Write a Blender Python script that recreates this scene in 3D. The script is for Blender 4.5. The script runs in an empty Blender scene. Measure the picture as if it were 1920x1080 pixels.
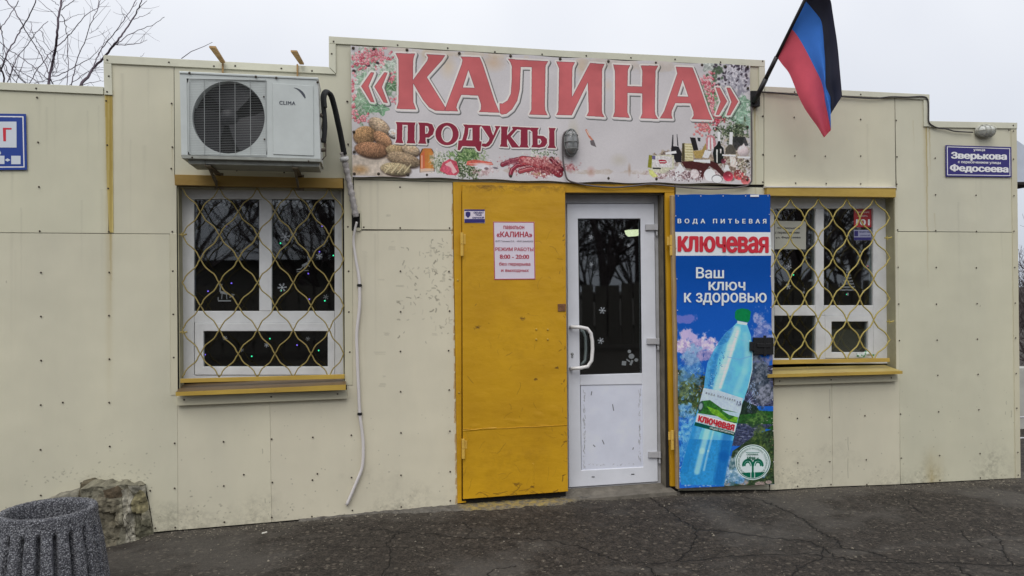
import bpy, bmesh, math, random
import numpy as np
from mathutils import Vector, Matrix
from mathutils.geometry import interpolate_bezier, delaunay_2d_cdt
random.seed(7); rng = np.random.default_rng(7)
S = bpy.context.scene
COL = S.collection

# ------------------------------------------------------------------ camera, world, sun
CZ = 1.57; DIST = 5.5; FPX = 1450.0
YAW, PIT, ROL = 0.18644, 0.00242, -0.01077
Fw = Vector((math.sin(YAW)*math.cos(PIT), math.cos(YAW)*math.cos(PIT), math.sin(PIT)))
R0 = Vector((math.cos(YAW), -math.sin(YAW), 0)); U0 = R0.cross(Fw)
Rt = math.cos(ROL)*R0 + math.sin(ROL)*U0; Up = -math.sin(ROL)*R0 + math.cos(ROL)*U0
CAM = Vector((0, -DIST, CZ))
cd = bpy.data.cameras.new('camera'); cam = bpy.data.objects.new('camera', cd); COL.objects.link(cam)
M = Matrix((Rt, Up, -Fw)).transposed().to_4x4(); M.translation = CAM; cam.matrix_world = M
cd.sensor_width = 36; cd.lens = 36*FPX/1920; cd.clip_end = 900; cd.clip_start = .05
S.camera = cam
w = bpy.data.worlds.new("World"); S.world = w; w.use_nodes = True
nt = w.node_tree; nt.nodes.clear()
SUN_EL, SUN_AZ = math.radians(52), math.radians(200)
sky = nt.nodes.new('ShaderNodeTexSky'); sky.sky_type = 'NISHITA'; sky.sun_disc = False
sky.sun_elevation = SUN_EL; sky.sun_rotation = SUN_AZ; sky.dust_density = 4
b1 = nt.nodes.new('ShaderNodeBackground'); b1.inputs[1].default_value = .10
nt.links.new(sky.outputs[0], b1.inputs[0])
tc = nt.nodes.new('ShaderNodeTexCoord'); sep = nt.nodes.new('ShaderNodeSeparateXYZ')
nt.links.new(tc.outputs['Generated'], sep.inputs[0])
nz = nt.nodes.new('ShaderNodeTexNoise'); nz.inputs['Scale'].default_value = 1.6; nz.inputs['Detail'].default_value = 4
nt.links.new(tc.outputs['Generated'], nz.inputs[0])
gr = nt.nodes.new('ShaderNodeValToRGB'); gr.color_ramp.elements[0].position = 0; gr.color_ramp.elements[0].color = (.65, .69, .76, 1)
gr.color_ramp.elements[1].position = 1; gr.color_ramp.elements[1].color = (1.25, 1.25, 1.28, 1)
e = gr.color_ramp.elements.new(.25); e.color = (.83, .85, .90, 1)
nt.links.new(sep.outputs[2], gr.inputs[0])
cr = nt.nodes.new('ShaderNodeValToRGB'); cr.color_ramp.elements[0].position = .3; cr.color_ramp.elements[0].color = (.80, .82, .87, 1)
cr.color_ramp.elements[1].position = .7; cr.color_ramp.elements[1].color = (1.06, 1.06, 1.05, 1)
nt.links.new(nz.outputs[0], cr.inputs[0])
mu = nt.nodes.new('ShaderNodeMix'); mu.data_type = 'RGBA'; mu.blend_type = 'MULTIPLY'; mu.inputs[0].default_value = 1
nt.links.new(gr.outputs[0], mu.inputs[6]); nt.links.new(cr.outputs[0], mu.inputs[7])
b2 = nt.nodes.new('ShaderNodeBackground'); b2.inputs[1].default_value = 1.0; nt.links.new(mu.outputs[2], b2.inputs[0])
mx = nt.nodes.new('ShaderNodeMixShader'); mx.inputs[0].default_value = .93
nt.links.new(b1.outputs[0], mx.inputs[1]); nt.links.new(b2.outputs[0], mx.inputs[2])
wo = nt.nodes.new('ShaderNodeOutputWorld'); nt.links.new(mx.outputs[0], wo.inputs[0])
sl = bpy.data.lights.new('sun', 'SUN'); sl.energy = 1.2; sl.angle = math.radians(42); sl.color = (1, .97, .92)
so = bpy.data.objects.new('sun', sl); COL.objects.link(so)
sd = Vector((math.sin(SUN_AZ)*math.cos(SUN_EL), math.cos(SUN_AZ)*math.cos(SUN_EL), math.sin(SUN_EL)))
so.rotation_euler = (-sd).to_track_quat('-Z', 'Y').to_euler()
S.view_settings.view_transform = 'Standard'; S.view_settings.look = 'None'
S.view_settings.gamma = 1; S.view_settings.use_curve_mapping = False; S.view_settings.exposure = 0.09

# ------------------------------------------------------------------ measuring helpers (survey of the facade plane y = 0)
def ray(px, py): return Fw + Rt*((px-960)/FPX) + Up*((540-py)/FPX)
def W(px, py, d=0.0):                       # point on the plane lying d metres in front of the wall
    r = ray(px, py); return CAM + r*((DIST-d)/r.y)
def G(px, py, z=0.0):                       # point at height z
    r = ray(px, py); return CAM + r*((z-CZ)/r.z)
def zm(off, sc): return lambda *p: [(off[0]+x/sc, off[1]+y/sc) for x, y in p]
LW = .66
def lin(c):
    c = c/255.; return c/12.92 if c <= .04045 else ((c+.055)/1.055)**2.4
def alb(rgb, L=None): return tuple(min(.85, lin(c)/(L or LW)) for c in rgb)

# ------------------------------------------------------------------ object helpers
def root_loc(p):
    while p.parent: p = p.parent
    return p.location.copy()
def link(name, me, parent=None):
    o = bpy.data.objects.new(name, me); COL.objects.link(o)
    if parent is not None: o.parent = parent
    return o
def build(name, verts, faces, mat=None, parent=None, smooth=False, uvs=None, mats=None, midx=None, bevel=0):
    if parent is not None:
        L = root_loc(parent); verts = [Vector(v)-L for v in verts]
        off = Vector((0, 0, 0))
    else:
        vs = [Vector(v) for v in verts]
        off = Vector((sum(v.x for v in vs)/len(vs), sum(v.y for v in vs)/len(vs), min(v.z for v in vs)))
        verts = [v-off for v in vs]
    me = bpy.data.meshes.new(name); me.from_pydata([tuple(v) for v in verts], [], faces)
    for m in (mats or ([mat] if mat else [])): me.materials.append(m)
    if midx: me.polygons.foreach_set('material_index', midx)
    if smooth: me.polygons.foreach_set('use_smooth', [True]*len(me.polygons))
    if uvs is not None:
        uv = me.uv_layers.new(name='UVMap')
        for lp in me.loops: uv.data[lp.index].uv = uvs[lp.vertex_index]
    me.update()
    o = link(name, me, parent)
    if parent is None: o.location = off
    if bevel:
        bm = bmesh.new(); bm.from_mesh(me)
        bmesh.ops.recalc_face_normals(bm, faces=bm.faces)
        ed = [e_ for e_ in bm.edges if len(e_.link_faces) == 2 and e_.calc_face_angle(0) > .5]
        bmesh.ops.bevel(bm, geom=ed, offset=bevel, segments=1, affect='EDGES'); bm.to_mesh(me); bm.free()
    return o
def empty(name, loc, label=None, cat=None, group=None):
    o = bpy.data.objects.new(name, None); COL.objects.link(o); o.location = loc; o.empty_display_size = .1
    tag(o, label, cat, group); return o
def tag(o, label=None, cat=None, group=None, kind=None):
    if label: o['label'] = label
    if cat: o['category'] = cat
    if group: o['group'] = group
    if kind: o['kind'] = kind
    return o
class MB:
    def __init__(s): s.v = []; s.f = []; s.uv = []
    def add(s, vs, fs):
        n = len(s.v); s.v += [Vector(v) for v in vs]; s.f += [tuple(i+n for i in f) for f in fs]
    def prism(s, pts, vec, holes=None):     # closed polygon extruded by vec
        n = len(pts); a = [Vector(p) for p in pts]; b = [p+Vector(vec) for p in a]
        s.add(a+b, [tuple(range(n)), tuple(range(2*n-1, n-1, -1))]+[(i, i+n, (i+1) % n+n, (i+1) % n) for i in range(n)])
    def box(s, a, b):
        x0, y0, z0 = a; x1, y1, z1 = b
        s.add([(x0, y0, z0), (x1, y0, z0), (x1, y1, z0), (x0, y1, z0), (x0, y0, z1), (x1, y0, z1), (x1, y1, z1), (x0, y1, z1)],
              [(0, 3, 2, 1), (4, 5, 6, 7), (0, 1, 5, 4), (1, 2, 6, 5), (2, 3, 7, 6), (3, 0, 4, 7)])
    def frame(s, o4, i4, depth):            # rectangular ring: outer 4 pts, inner 4 pts, extruded back by depth
        v = [Vector(p) for p in o4]+[Vector(p) for p in i4]; D = Vector((0, depth, 0)); v += [p+D for p in v]
        f = []
        for k in range(4):
            j = (k+1) % 4
            f += [(k, j, 4+j, 4+k), (8+j, 8+k, 12+k, 12+j), (j, k, 8+k, 8+j), (4+k, 4+j, 12+j, 12+k)]
        s.add(v, f)
    def tube(s, pts, r, n=6, r1=None, cap=True):
        pts = [Vector(p) for p in pts]; m = len(pts)
        if m < 2: return
        base = len(s.v); up = None
        for i, p in enumerate(pts):
            t = (pts[min(i+1, m-1)]-pts[max(i-1, 0)])
            if t.length < 1e-9: t = Vector((0, 0, 1))
            t.normalize()
            if up is None: up = t.orthogonal().normalized()
            up = (up - t*up.dot(t))
            if up.length < 1e-6: up = t.orthogonal()
            up.normalize(); si = t.cross(up)
            rr = (r[i] if isinstance(r, (list, tuple)) else (r if r1 is None else r+(r1-r)*i/(m-1)))
            for k in range(n):
                a = 2*math.pi*k/n; s.v.append(p+up*(rr*math.cos(a))+si*(rr*math.sin(a)))
        for i in range(m-1):
            for k in range(n):
                a = base+i*n+k; b = base+i*n+(k+1) % n; s.f.append((a, b, b+n, a+n))
        if cap:
            s.f.append(tuple(base+k for k in range(n-1, -1, -1))); s.f.append(tuple(base+(m-1)*n+k for k in range(n)))
    def disc(s, c, r, h, n=8, axis=(0, -1, 0)):
        c = Vector(c); ax = Vector(axis).normalized(); u = ax.orthogonal().normalized(); v = ax.cross(u)
        ring = [c+(u*math.cos(2*math.pi*k/n)+v*math.sin(2*math.pi*k/n))*r for k in range(n)]
        top = [c+ax*h+(p-c)*.55 for p in ring]
        s.add(ring+top, [tuple(range(n, 2*n))]+[(k, (k+1) % n, n+(k+1) % n, n+k) for k in range(n)])
    def build(s, name, mat, parent=None, **k): return build(name, s.v, s.f, mat, parent, **k)

def wp(pts, d): return [W(x, y, d) for x, y in pts]
def slab(name, pts, d, th, mat, parent=None, bevel=0, uvw=False):
    """polygon measured on the facade, standing d in front of the wall, th thick"""
    mb = MB(); mb.prism(wp(pts, d), (0, th, 0))
    uvs = None
    if uvw: uvs = [wall_uv(v) for v in mb.v]
    return mb.build(name, mat, parent, bevel=bevel, uvs=uvs)
def rect(x0, y0, x1, y1): return [(x0, y0), (x1, y0), (x1, y1), (x0, y1)]
def rq(x0, y0, x1, y1):     # upright rectangle following the real level: heights read at its left edge
    return rect(x0, y0, x1, y1)

# ------------------------------------------------------------------ materials
def princ(m): return m.node_tree.nodes['Principled BSDF']
def mk(name, rgb, rough=.6, metal=0., var=.10, vs=3., bump=.08, bs=60., L=None, spec=.4, detail=5, raw=None):
    m = bpy.data.materials.new(name); m.use_nodes = True; nt = m.node_tree; p = princ(m)
    c = raw or alb(rgb, L)
    p.inputs['Roughness'].default_value = rough; p.inputs['Metallic'].default_value = metal
    p.inputs['Specular IOR Level'].default_value = spec
    t = nt.nodes.new('ShaderNodeTexCoord'); n = nt.nodes.new('ShaderNodeTexNoise')
    n.inputs['Scale'].default_value = vs; n.inputs['Detail'].default_value = detail; n.inputs['Roughness'].default_value = .65
    nt.links.new(t.outputs['Object'], n.inputs[0])
    r = nt.nodes.new('ShaderNodeValToRGB')
    r.color_ramp.elements[0].position = .3; r.color_ramp.elements[1].position = .7
    r.color_ramp.elements[0].color = tuple(max(0, x*(1-var)) for x in c)+(1,)
    r.color_ramp.elements[1].color = tuple(min(.95, x*(1+var)) for x in c)+(1,)
    nt.links.new(n.outputs[0], r.inputs[0]); nt.links.new(r.outputs[0], p.inputs['Base Color'])
    n2 = nt.nodes.new('ShaderNodeTexNoise'); n2.inputs['Scale'].default_value = bs; n2.inputs['Detail'].default_value = 3
    nt.links.new(t.outputs['Object'], n2.inputs[0])
    b = nt.nodes.new('ShaderNodeBump'); b.inputs['Strength'].default_value = bump; b.inputs['Distance'].default_value = .01
    nt.links.new(n2.outputs[0], b.inputs['Height']); nt.links.new(b.outputs[0], p.inputs['Normal'])
    return m
def img_mat(name, img, rough=.5, bump=.05, bs=30, spec=.15):
    m = bpy.data.materials.new(name); m.use_nodes = True; nt = m.node_tree; p = princ(m)
    uv = nt.nodes.new('ShaderNodeUVMap'); uv.uv_map = 'UVMap'
    ti = nt.nodes.new('ShaderNodeTexImage'); ti.image = img; ti.extension = 'EXTEND'
    nt.links.new(uv.outputs[0], ti.inputs[0]); nt.links.new(ti.outputs[0], p.inputs['Base Color'])
    p.inputs['Roughness'].default_value = rough; p.inputs['Specular IOR Level'].default_value = spec
    n2 = nt.nodes.new('ShaderNodeTexNoise'); n2.inputs['Scale'].default_value = bs
    t = nt.nodes.new('ShaderNodeTexCoord'); nt.links.new(t.outputs['Object'], n2.inputs[0])
    b = nt.nodes.new('ShaderNodeBump'); b.inputs['Strength'].default_value = bump; b.inputs['Distance'].default_value = .01
    nt.links.new(n2.outputs[0], b.inputs['Height']); nt.links.new(b.outputs[0], p.inputs['Normal'])
    return m

# ------------------------------------------------------------------ print shop: prints and stains drawn as arrays, in metres on their own plane
def fbm(h, w, cell, octv=4, seed=0, rough=.55):
    r = np.random.default_rng(seed); out = np.zeros((h, w)); amp = 1; tot = 0
    for o in range(octv):
        c = max(1.5, cell/2**o); gh, gw = int(h/c)+3, int(w/c)+3
        g = r.random((gh, gw)); y = np.arange(h)/c; x = np.arange(w)/c
        yi = y.astype(int); xi = x.astype(int); fy = y-yi; fx = x-xi
        fy = fy*fy*(3-2*fy); fx = fx*fx*(3-2*fx); fy = fy[:, None]; fx = fx[None]
        a = g[yi][:, xi]; b = g[yi][:, xi+1]; c2 = g[yi+1][:, xi]; d = g[yi+1][:, xi+1]
        out += amp*((a*(1-fx)+b*fx)*(1-fy)+(c2*(1-fx)+d*fx)*fy); tot += amp; amp *= rough
    return out/tot
class Canvas:
    def __init__(s, d, x0, z0, x1, z1, res, bg, conv=None):
        s.d, s.x0, s.z0, s.x1, s.z1, s.res = d, x0, z0, x1, z1, res
        s.w = int((x1-x0)*res); s.h = int((z1-z0)*res)
        s.a = np.zeros((s.h, s.w, 3)); s.a[:] = bg
        s.conv = conv
    def P(s, pts):
        out = []
        for x, y in pts:
            if s.conv: u, v = s.conv(x, y)
            else:
                q = W(x, y, s.d); u, v = q.x, q.z
            out.append(((u-s.x0)*s.res, (v-s.z0)*s.res))
        return np.array(out)
    def box(s, P, m=0):
        x0 = max(0, int(P[:, 0].min()-m)); x1 = min(s.w, int(P[:, 0].max()+m)+2)
        y0 = max(0, int(P[:, 1].min()-m)); y1 = min(s.h, int(P[:, 1].max()+m)+2)
        return x0, x1, y0, y1
    def pmask(s, pts):
        P = s.P(pts); x0, x1, y0, y1 = s.box(P)
        if x1 <= x0 or y1 <= y0: return None, None
        X, Y = np.meshgrid(np.arange(x0, x1)+.5, np.arange(y0, y1)+.5)
        m = np.zeros(X.shape, bool); n = len(P)
        for i in range(n):
            ax, ay = P[i]; bx, by = P[(i+1) % n]
            if ay == by: continue
            c = ((ay > Y) != (by > Y)) & (X < (bx-ax)*(Y-ay)/(by-ay)+ax); m ^= c
        return (slice(y0, y1), slice(x0, x1)), m
    def put(s, sl, m, col, alpha=1):
        if sl is None: return
        a = (m*alpha)[..., None]; s.a[sl] = s.a[sl]*(1-a)+np.array(col)*a
    def fill(s, pts, col, alpha=1, tex=0, seed=1, cell=14):
        sl, m = s.pmask(pts)
        if sl is None: return
        m = m.astype(float)
        c = np.array(col, float)
        if tex:
            n = fbm(m.shape[0], m.shape[1], cell, 4, seed)[..., None]; c = np.clip(c*(1+tex*(n-.5)*2), 0, 255)
        a = (m*alpha)[..., None]; s.a[sl] = s.a[sl]*(1-a)+c*a
    def ell(s, cx, cy, rx, ry, col, rot=0, alpha=1, soft=.15, tex=0, seed=1, shade=0, cell=8):
        pts = []
        for k in range(24):
            t = 2*math.pi*k/24; x, y = rx*math.cos(t), ry*math.sin(t); r_ = math.radians(rot)
            pts.append((cx+x*math.cos(r_)-y*math.sin(r_), cy+x*math.sin(r_)+y*math.cos(r_)))
        P = s.P(pts); C = P.mean(0); x0, x1, y0, y1 = s.box(P, 2)
        if x1 <= x0 or y1 <= y0: return
        X, Y = np.meshgrid(np.arange(x0, x1)+.5-C[0], np.arange(y0, y1)+.5-C[1])
        sc = s.res/264.*1.0; r_ = math.radians(-rot)
        k = np.ptp(P[:, 0]) / max(1e-6, (max(p[0] for p in pts)-min(p[0] for p in pts)))
        u = (X*math.cos(r_)+Y*math.sin(r_))/(rx*k); v = (-X*math.sin(r_)+Y*math.cos(r_))/(ry*k)
        q = np.sqrt(u*u+v*v); m = np.clip((1-q)/max(soft, 1e-3), 0, 1)
        c = np.ones(X.shape+(3,))*np.array(col, float)
        if shade: c = c*(1+shade*(v-u*.4)[..., None]-shade*.5*(q**2)[..., None])
        if tex: c = c*(1+tex*2*(fbm(X.shape[0], X.shape[1], cell, 4, seed)-.5))[..., None]
        a = (m*alpha)[..., None]; sl = (slice(y0, y1), slice(x0, x1)); s.a[sl] = s.a[sl]*(1-a)+np.clip(c, 0, 255)*a
    def stroke(s, pts, wd, col, alpha=1, soft=.5, w1=None):
        P = s.P(pts); k = s.res/264.
        for i in range(len(P)-1):
            a, b = P[i], P[i+1]; ww = (wd if w1 is None else wd+(w1-wd)*i/(len(P)-1))*k/2
            x0, x1, y0, y1 = s.box(np.array([a, b]), ww+2)
            if x1 <= x0 or y1 <= y0: continue
            X, Y = np.meshgrid(np.arange(x0, x1)+.5, np.arange(y0, y1)+.5)
            d = b-a; L2 = max(1e-9, d@d); t = np.clip(((X-a[0])*d[0]+(Y-a[1])*d[1])/L2, 0, 1)
            q = np.hypot(X-a[0]-t*d[0], Y-a[1]-t*d[1]); m = np.clip((ww-q)/max(soft*k, .4)+.5, 0, 1)
            s.put((slice(y0, y1), slice(x0, x1)), m, col, alpha)
    def dil(s, m, r):
        out = m.copy(); r = int(round(r)); pad = np.pad(m, r)
        for dy in range(-r, r+1):
            for dx in range(-r, r+1):
                if dx*dx+dy*dy <= r*r and (abs(dx) == r or abs(dy) == r or (dx*dx+dy*dy) > (r-1.6)**2 or r < 3 or (dx % 2 == 0 and dy % 2 == 0)):
                    out = np.maximum(out, pad[r+dy:r+dy+m.shape[0], r+dx:r+dx+m.shape[1]])
        return out
    def uv(s, v): return ((v[0]-s.x0)/(s.x1-s.x0), (v[2]-s.z0)/(s.z1-s.z0))
    def image(s, name, raw=False, L=None):
        a = np.clip(s.a/255., 0, 1)
        if not raw:
            l_ = np.where(a <= .04045, a/12.92, ((a+.055)/1.055)**2.4)/(L or LW); l_ = np.clip(l_, 0, .85)
            a = np.where(l_ <= .0031308, l_*12.92, 1.055*l_**(1/2.4)-.055)
        im = bpy.data.images.new(name, s.w, s.h, alpha=False, float_buffer=False)
        if raw: im.colorspace_settings.name = 'Non-Color'
        px = np.ones((s.h, s.w, 4), np.float32); px[..., :3] = a
        im.pixels.foreach_set(px.ravel()); im.update(); im.pack(); return im

# ------------------------------------------------------------------ wall stains (rust, scuffs, splash dirt) mapped in metres on the facade
def wall_uv(v): return ((v[0]+4.6)/10.6, (v[2]+.3)/4.2)
WC = Canvas(0, -4.6, -.3, 6.0, 3.9, 300, (0, 0, 0))
R_, G_, B_ = (255, 0, 0), (0, 255, 0), (0, 0, 255)
class Ch:                                   # draw into one channel only
    def __init__(s, c): s.c = c
    def __call__(s, f, *a, **k):
        keep = WC.a.copy(); WC.a[:] = WC.a[..., s.c:s.c+1]; f(*a, **k); t = WC.a[..., s.c].copy(); WC.a = keep; WC.a[..., s.c] = t
wa = WC.a
def streak(x, y0, y1, wdt, ch, strength, seed):
    r = random.Random(seed); n = 24; pts = []
    for i in range(n+1):
        t = i/n; pts.append((x+r.uniform(-.6, .6)+3*t*(x/1900), y0+(y1-y0)*t))
    P = WC.P(pts)
    for i in range(n):
        t = i/n; a = P[i]; b = P[i+1]; ww = wdt*WC.res/264/2*(1-.3*t)
        x0, x1, yy0, yy1 = WC.box(np.array([a, b]), ww*2+2)
        X, Y = np.meshgrid(np.arange(x0, x1)+.5, np.arange(yy0, yy1)+.5)
        m = np.exp(-((X-a[0])/max(ww, .5))**2)*np.minimum(1, (1-t)**.8*strength)*255*(Y <= a[1]+.5)*(Y > b[1]+.5)
        c = WC.a[yy0:yy1, x0:x1, ch]; WC.a[yy0:yy1, x0:x1, ch] = np.maximum(c, m)
streak(207, 170, 620, 7, 0, 1.3, 1); streak(201, 170, 470, 7, 0, 1.0, 2); streak(204, 170, 760, 14, 0, .5, 3); streak(209, 170, 560, 3, 0, 1.4, 33)
streak(1737, 236, 540, 4, 0, .9, 4); streak(1734, 236, 420, 10, 0, .35, 5); streak(1742, 236, 330, 4, 0, .6, 55)
streak(1415, 200, 420, 4, 0, .7, 6); streak(1752, 400, 440, 3, 0, .3, 61)
for (x, y) in [(322, 194), (323, 275), (1421, 217), (1712, 226)]: streak(x, y, y+60, 2, 0, .3, int(x))
H_, W_ = WC.h, WC.w
for k in range(70):                         # general faint runs below the coping and under fixings
    x = random.uniform(-300, 1900); y = random.uniform(110, 500); streak(x, y, y+random.uniform(60, 260), random.uniform(2, 7), 1, random.uniform(.05, .16), 200+k)
# splash dirt along the foot: speckled, irregular
n1 = fbm(H_, W_, 90, 5, 11); n2 = fbm(H_, W_, 9, 4, 12, .8); zz = (np.arange(H_)/WC.res+WC.z0)[:, None]
foot = np.clip((n1-.25)*1.6-(zz-.02)*2.1, 0, 1)*np.clip((n2-.35)*2.5, 0, 1)
WC.a[..., 1] = np.maximum(WC.a[..., 1], foot*190)
rs = np.random.default_rng(5)
sp = (rs.random((H_, W_)) > .99955)*np.clip(1.3-zz*1.3, .03, 1); sp = WC.dil(sp.astype(float), 1)
WC.a[..., 1] = np.maximum(WC.a[..., 1], sp*150)
Pb = WC.P([(1750, 906)])[0]; XX = (np.arange(W_)[None]-Pb[0])/WC.res; ZZ = (np.arange(H_)[:, None]-Pb[1])/WC.res
blot = np.exp(-(XX/(.055+.02*np.sin(ZZ*9)))**2)*np.clip(1-ZZ/.34, 0, 1)**1.3*(ZZ > -.05)*np.clip(.35+fbm(H_, W_, 16, 4, 14, .7)*1.1, 0, 1.2)*np.clip(.5+fbm(1, W_, 7, 3, 15)*1.0, 0, 1.3)
WC.a[..., 0] = np.maximum(WC.a[..., 0], blot*150)
# scuffs and rubbed paint beside the door
r = random.Random(21)
def chan_stroke(pts, wd, ch, al):
    P = WC.P(pts); k = WC.res/264.
    for i in range(len(P)-1):
        a, b = P[i], P[i+1]; ww = max(.6, wd*k/2); x0, x1, y0, y1 = WC.box(np.array([a, b]), ww+2)
        X, Y = np.meshgrid(np.arange(x0, x1)+.5, np.arange(y0, y1)+.5); d = b-a; L2 = max(1e-9, d@d)
        t = np.clip(((X-a[0])*d[0]+(Y-a[1])*d[1])/L2, 0, 1); q = np.hypot(X-a[0]-t*d[0], Y-a[1]-t*d[1])
        m = np.clip(ww-q+.5, 0, 1)*al*255; c = WC.a[y0:y1, x0:x1, ch]; WC.a[y0:y1, x0:x1, ch] = np.maximum(c, m)
for k in range(120):
    x = 725+r.betavariate(1.6, 1.1)*120; y = 445+r.betavariate(1.3, 2.2)*210; ln = r.uniform(1.5, 9); a = r.choice([0, .3, 1.2, 1.5, 2.2])+r.uniform(-.4, .4)
    pts = [(x, y)]; 
    for j in range(3): pts.append((pts[-1][0]+math.cos(a)*ln/3, pts[-1][1]+math.sin(a)*ln/3)); a += r.uniform(-.7, .7)
    chan_stroke(pts, r.uniform(.8, 2.6), 1, r.uniform(.15, .8))
for (x, y, wd, hh, al) in [(735, 465, 16, 7, .25), (712, 662, 22, 5, .3), (720, 706, 7, 3, .3), (717, 722, 14, 6, .3), (725, 626, 12, 5, .35), (815, 627, 12, 4, .3), (728, 404, 9, 3, .4), (747, 566, 8, 3, .9), (820, 562, 8, 3, .8), (832, 520, 5, 12, .5), (831, 480, 3, 12, .5), (808, 470, 3, 18, .35), (684, 478, 9, 12, .12), (715, 524, 14, 2, .25), (750, 536, 16, 2, .35)]:
    for q in range(5):
        yy = y-hh/2+hh*q/4; chan_stroke([(x-wd/2+r.uniform(0, 3), yy), (x+wd/2-r.uniform(0, 3), yy+r.uniform(-1, 1))], hh/5, 1, al*r.uniform(.5, 1))
for (x, y, ln) in [(1590, 820, 24), (1590, 860, 36), (1556, 730, 50), (1896, 770, 12), (1887, 752, 6), (1885, 772, 5), (1838, 572, 3), (492, 842, 8), (497, 935, 8), (12, 527, 3), (1430, 908, 3)]:
    chan_stroke([(x, y), (x+r.uniform(-1, 1), y+ln/2), (x+r.uniform(-1, 1), y+ln)], 1.3, 1, .55)
for k in range(40): chan_stroke([(r.uniform(150, 230), r.uniform(885, 906))]*1+[(r.uniform(150, 230), r.uniform(893, 906))], 1, 1, .12)
for k in range(260):                        # stained concrete-dust smears near the broken edge and at the feet
    x = r.choice([r.uniform(40, 330), r.uniform(1455, 1550), r.uniform(340, 640)]); yb = 905 if x < 290 else (985 if x < 700 else 912)
    y = yb-abs(r.gauss(0, 22)); chan_stroke([(x, y), (x+r.uniform(-3, 3), y+r.uniform(-2, 2))], r.uniform(.8, 2.4), 1, r.uniform(.15, .6))
# yellow paint slop beside the surround (blue channel)
for k in range(60):
    t = r.random(); x = 848+8*t; y = 350+590*t; chan_stroke([(x, y), (x+r.uniform(-1.5, .5), y+r.uniform(3, 14))], r.uniform(1, 3), 2, .8)
def wall_mat(name, rgb, seed=0.):
    m = bpy.data.materials.new(name); m.use_nodes = True; nt = m.node_tree; p = princ(m); N = nt.nodes.new; Lk = nt.links.new
    uv = N('ShaderNodeUVMap'); uv.uv_map = 'UVMap'; ti = N('ShaderNodeTexImage'); ti.image = WIMG; ti.extension = 'CLIP'; Lk(uv.outputs[0], ti.inputs[0])
    se = N('ShaderNodeSeparateColor'); Lk(ti.outputs[0], se.inputs[0])
    g = N('ShaderNodeNewGeometry'); mp = N('ShaderNodeMapping'); mp.inputs['Scale'].default_value = (1, 1, .35); mp.inputs['Location'].default_value = (seed, 0, 0); Lk(g.outputs['Position'], mp.inputs[0])
    n = N('ShaderNodeTexNoise'); n.inputs['Scale'].default_value = 1.6; n.inputs['Detail'].default_value = 7; n.inputs['Roughness'].default_value = .62; Lk(mp.outputs[0], n.inputs[0])
    c = alb(rgb); rp = N('ShaderNodeValToRGB'); rp.color_ramp.elements[0].position = .28; rp.color_ramp.elements[1].position = .72
    rp.color_ramp.elements[0].color = (c[0]*.90, c[1]*.90, c[2]*.90, 1); rp.color_ramp.elements[1].color = (c[0]*1.06, c[1]*1.05, c[2]*1.02, 1); Lk(n.outputs[0], rp.inputs[0])
    nf = N('ShaderNodeTexNoise'); nf.inputs['Scale'].default_value = 150; nf.inputs['Detail'].default_value = 2; Lk(g.outputs['Position'], nf.inputs[0])
    cur = rp.outputs[0]
    for ch, col, k in ((1, (.085, .075, .05), .8), (0, (.36, .25, .045), .95), (2, (.42, .22, .015), .9)):
        mm = N('ShaderNodeMath'); mm.operation = 'MULTIPLY'; mm.inputs[1].default_value = k; Lk(se.outputs[ch], mm.inputs[0])
        mi = N('ShaderNodeMix'); mi.data_type = 'RGBA'; Lk(mm.outputs[0], mi.inputs[0]); Lk(cur, mi.inputs[6]); mi.inputs[7].default_value = col+(1,); cur = mi.outputs[2]
    Lk(cur, p.inputs['Base Color']); p.inputs['Roughness'].default_value = .5; p.inputs['Specular IOR Level'].default_value = .3
    nb = N('ShaderNodeTexNoise'); nb.inputs['Scale'].default_value = 2.3; nb.inputs['Detail'].default_value = 2; Lk(g.outputs['Position'], nb.inputs[0])
    b = N('ShaderNodeBump'); b.inputs['Strength'].default_value = .6; b.inputs['Distance'].default_value = .02; Lk(nb.outputs[0], b.inputs['Height'])
    rg = N('ShaderNodeMapRange'); rg.inputs[1].default_value = .3; rg.inputs[2].default_value = .7; rg.inputs[3].default_value = .38; rg.inputs[4].default_value = .62; Lk(n.outputs[0], rg.inputs[0]); Lk(rg.outputs[0], p.inputs['Roughness'])
    b2 = N('ShaderNodeBump'); b2.inputs['Strength'].default_value = .12; b2.inputs['Distance'].default_value = .002; Lk(nf.outputs[0], b2.inputs['Height']); Lk(b.outputs[0], b2.inputs['Normal'])
    Lk(b2.outputs[0], p.inputs['Normal']); return m
WIMG = WC.image('wall_wear', raw=True)
M_wall = [wall_mat('cream_sheet_%s' % k, c, i*3.7) for i, (k, c) in enumerate([('a', (173, 171, 152)), ('b', (174, 171, 153)), ('c', (173, 171, 154)), ('d', (180, 175, 157)), ('e', (177, 173, 155)), ('f', (172, 158, 104))])]
M_trim = wall_mat('cream_trim', (170, 166, 146), 9.)
M_cope = mk('cream_coping', (176, 175, 158), .5, var=.07, vs=4, bump=.05)
M_white = mk('white_upvc', (186, 188, 194), .35, var=.05, vs=6, bump=.03)
M_wfr = mk('window_upvc', (180, 181, 181), .4, var=.07, vs=9, bump=.04)
M_white_d = mk('grey_upvc', (150, 150, 152), .4, var=.12, vs=10, bump=.05)
M_rub = mk('rubber_seal', (25, 25, 27), .6)
M_dark = mk('dark_cavity', (30, 28, 26), .9)
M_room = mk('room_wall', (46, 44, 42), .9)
M_black = mk('black_plastic', (17, 17, 18), .55, bump=.1)
M_screw = mk('screw_metal', (58, 50, 42), .6, metal=.2)
M_rust = mk('rusty_steel', (98, 68, 46), .8, var=.4, vs=40, bump=.4)
M_grey = mk('grey_steel', (130, 132, 132), .45, metal=.4)
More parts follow.
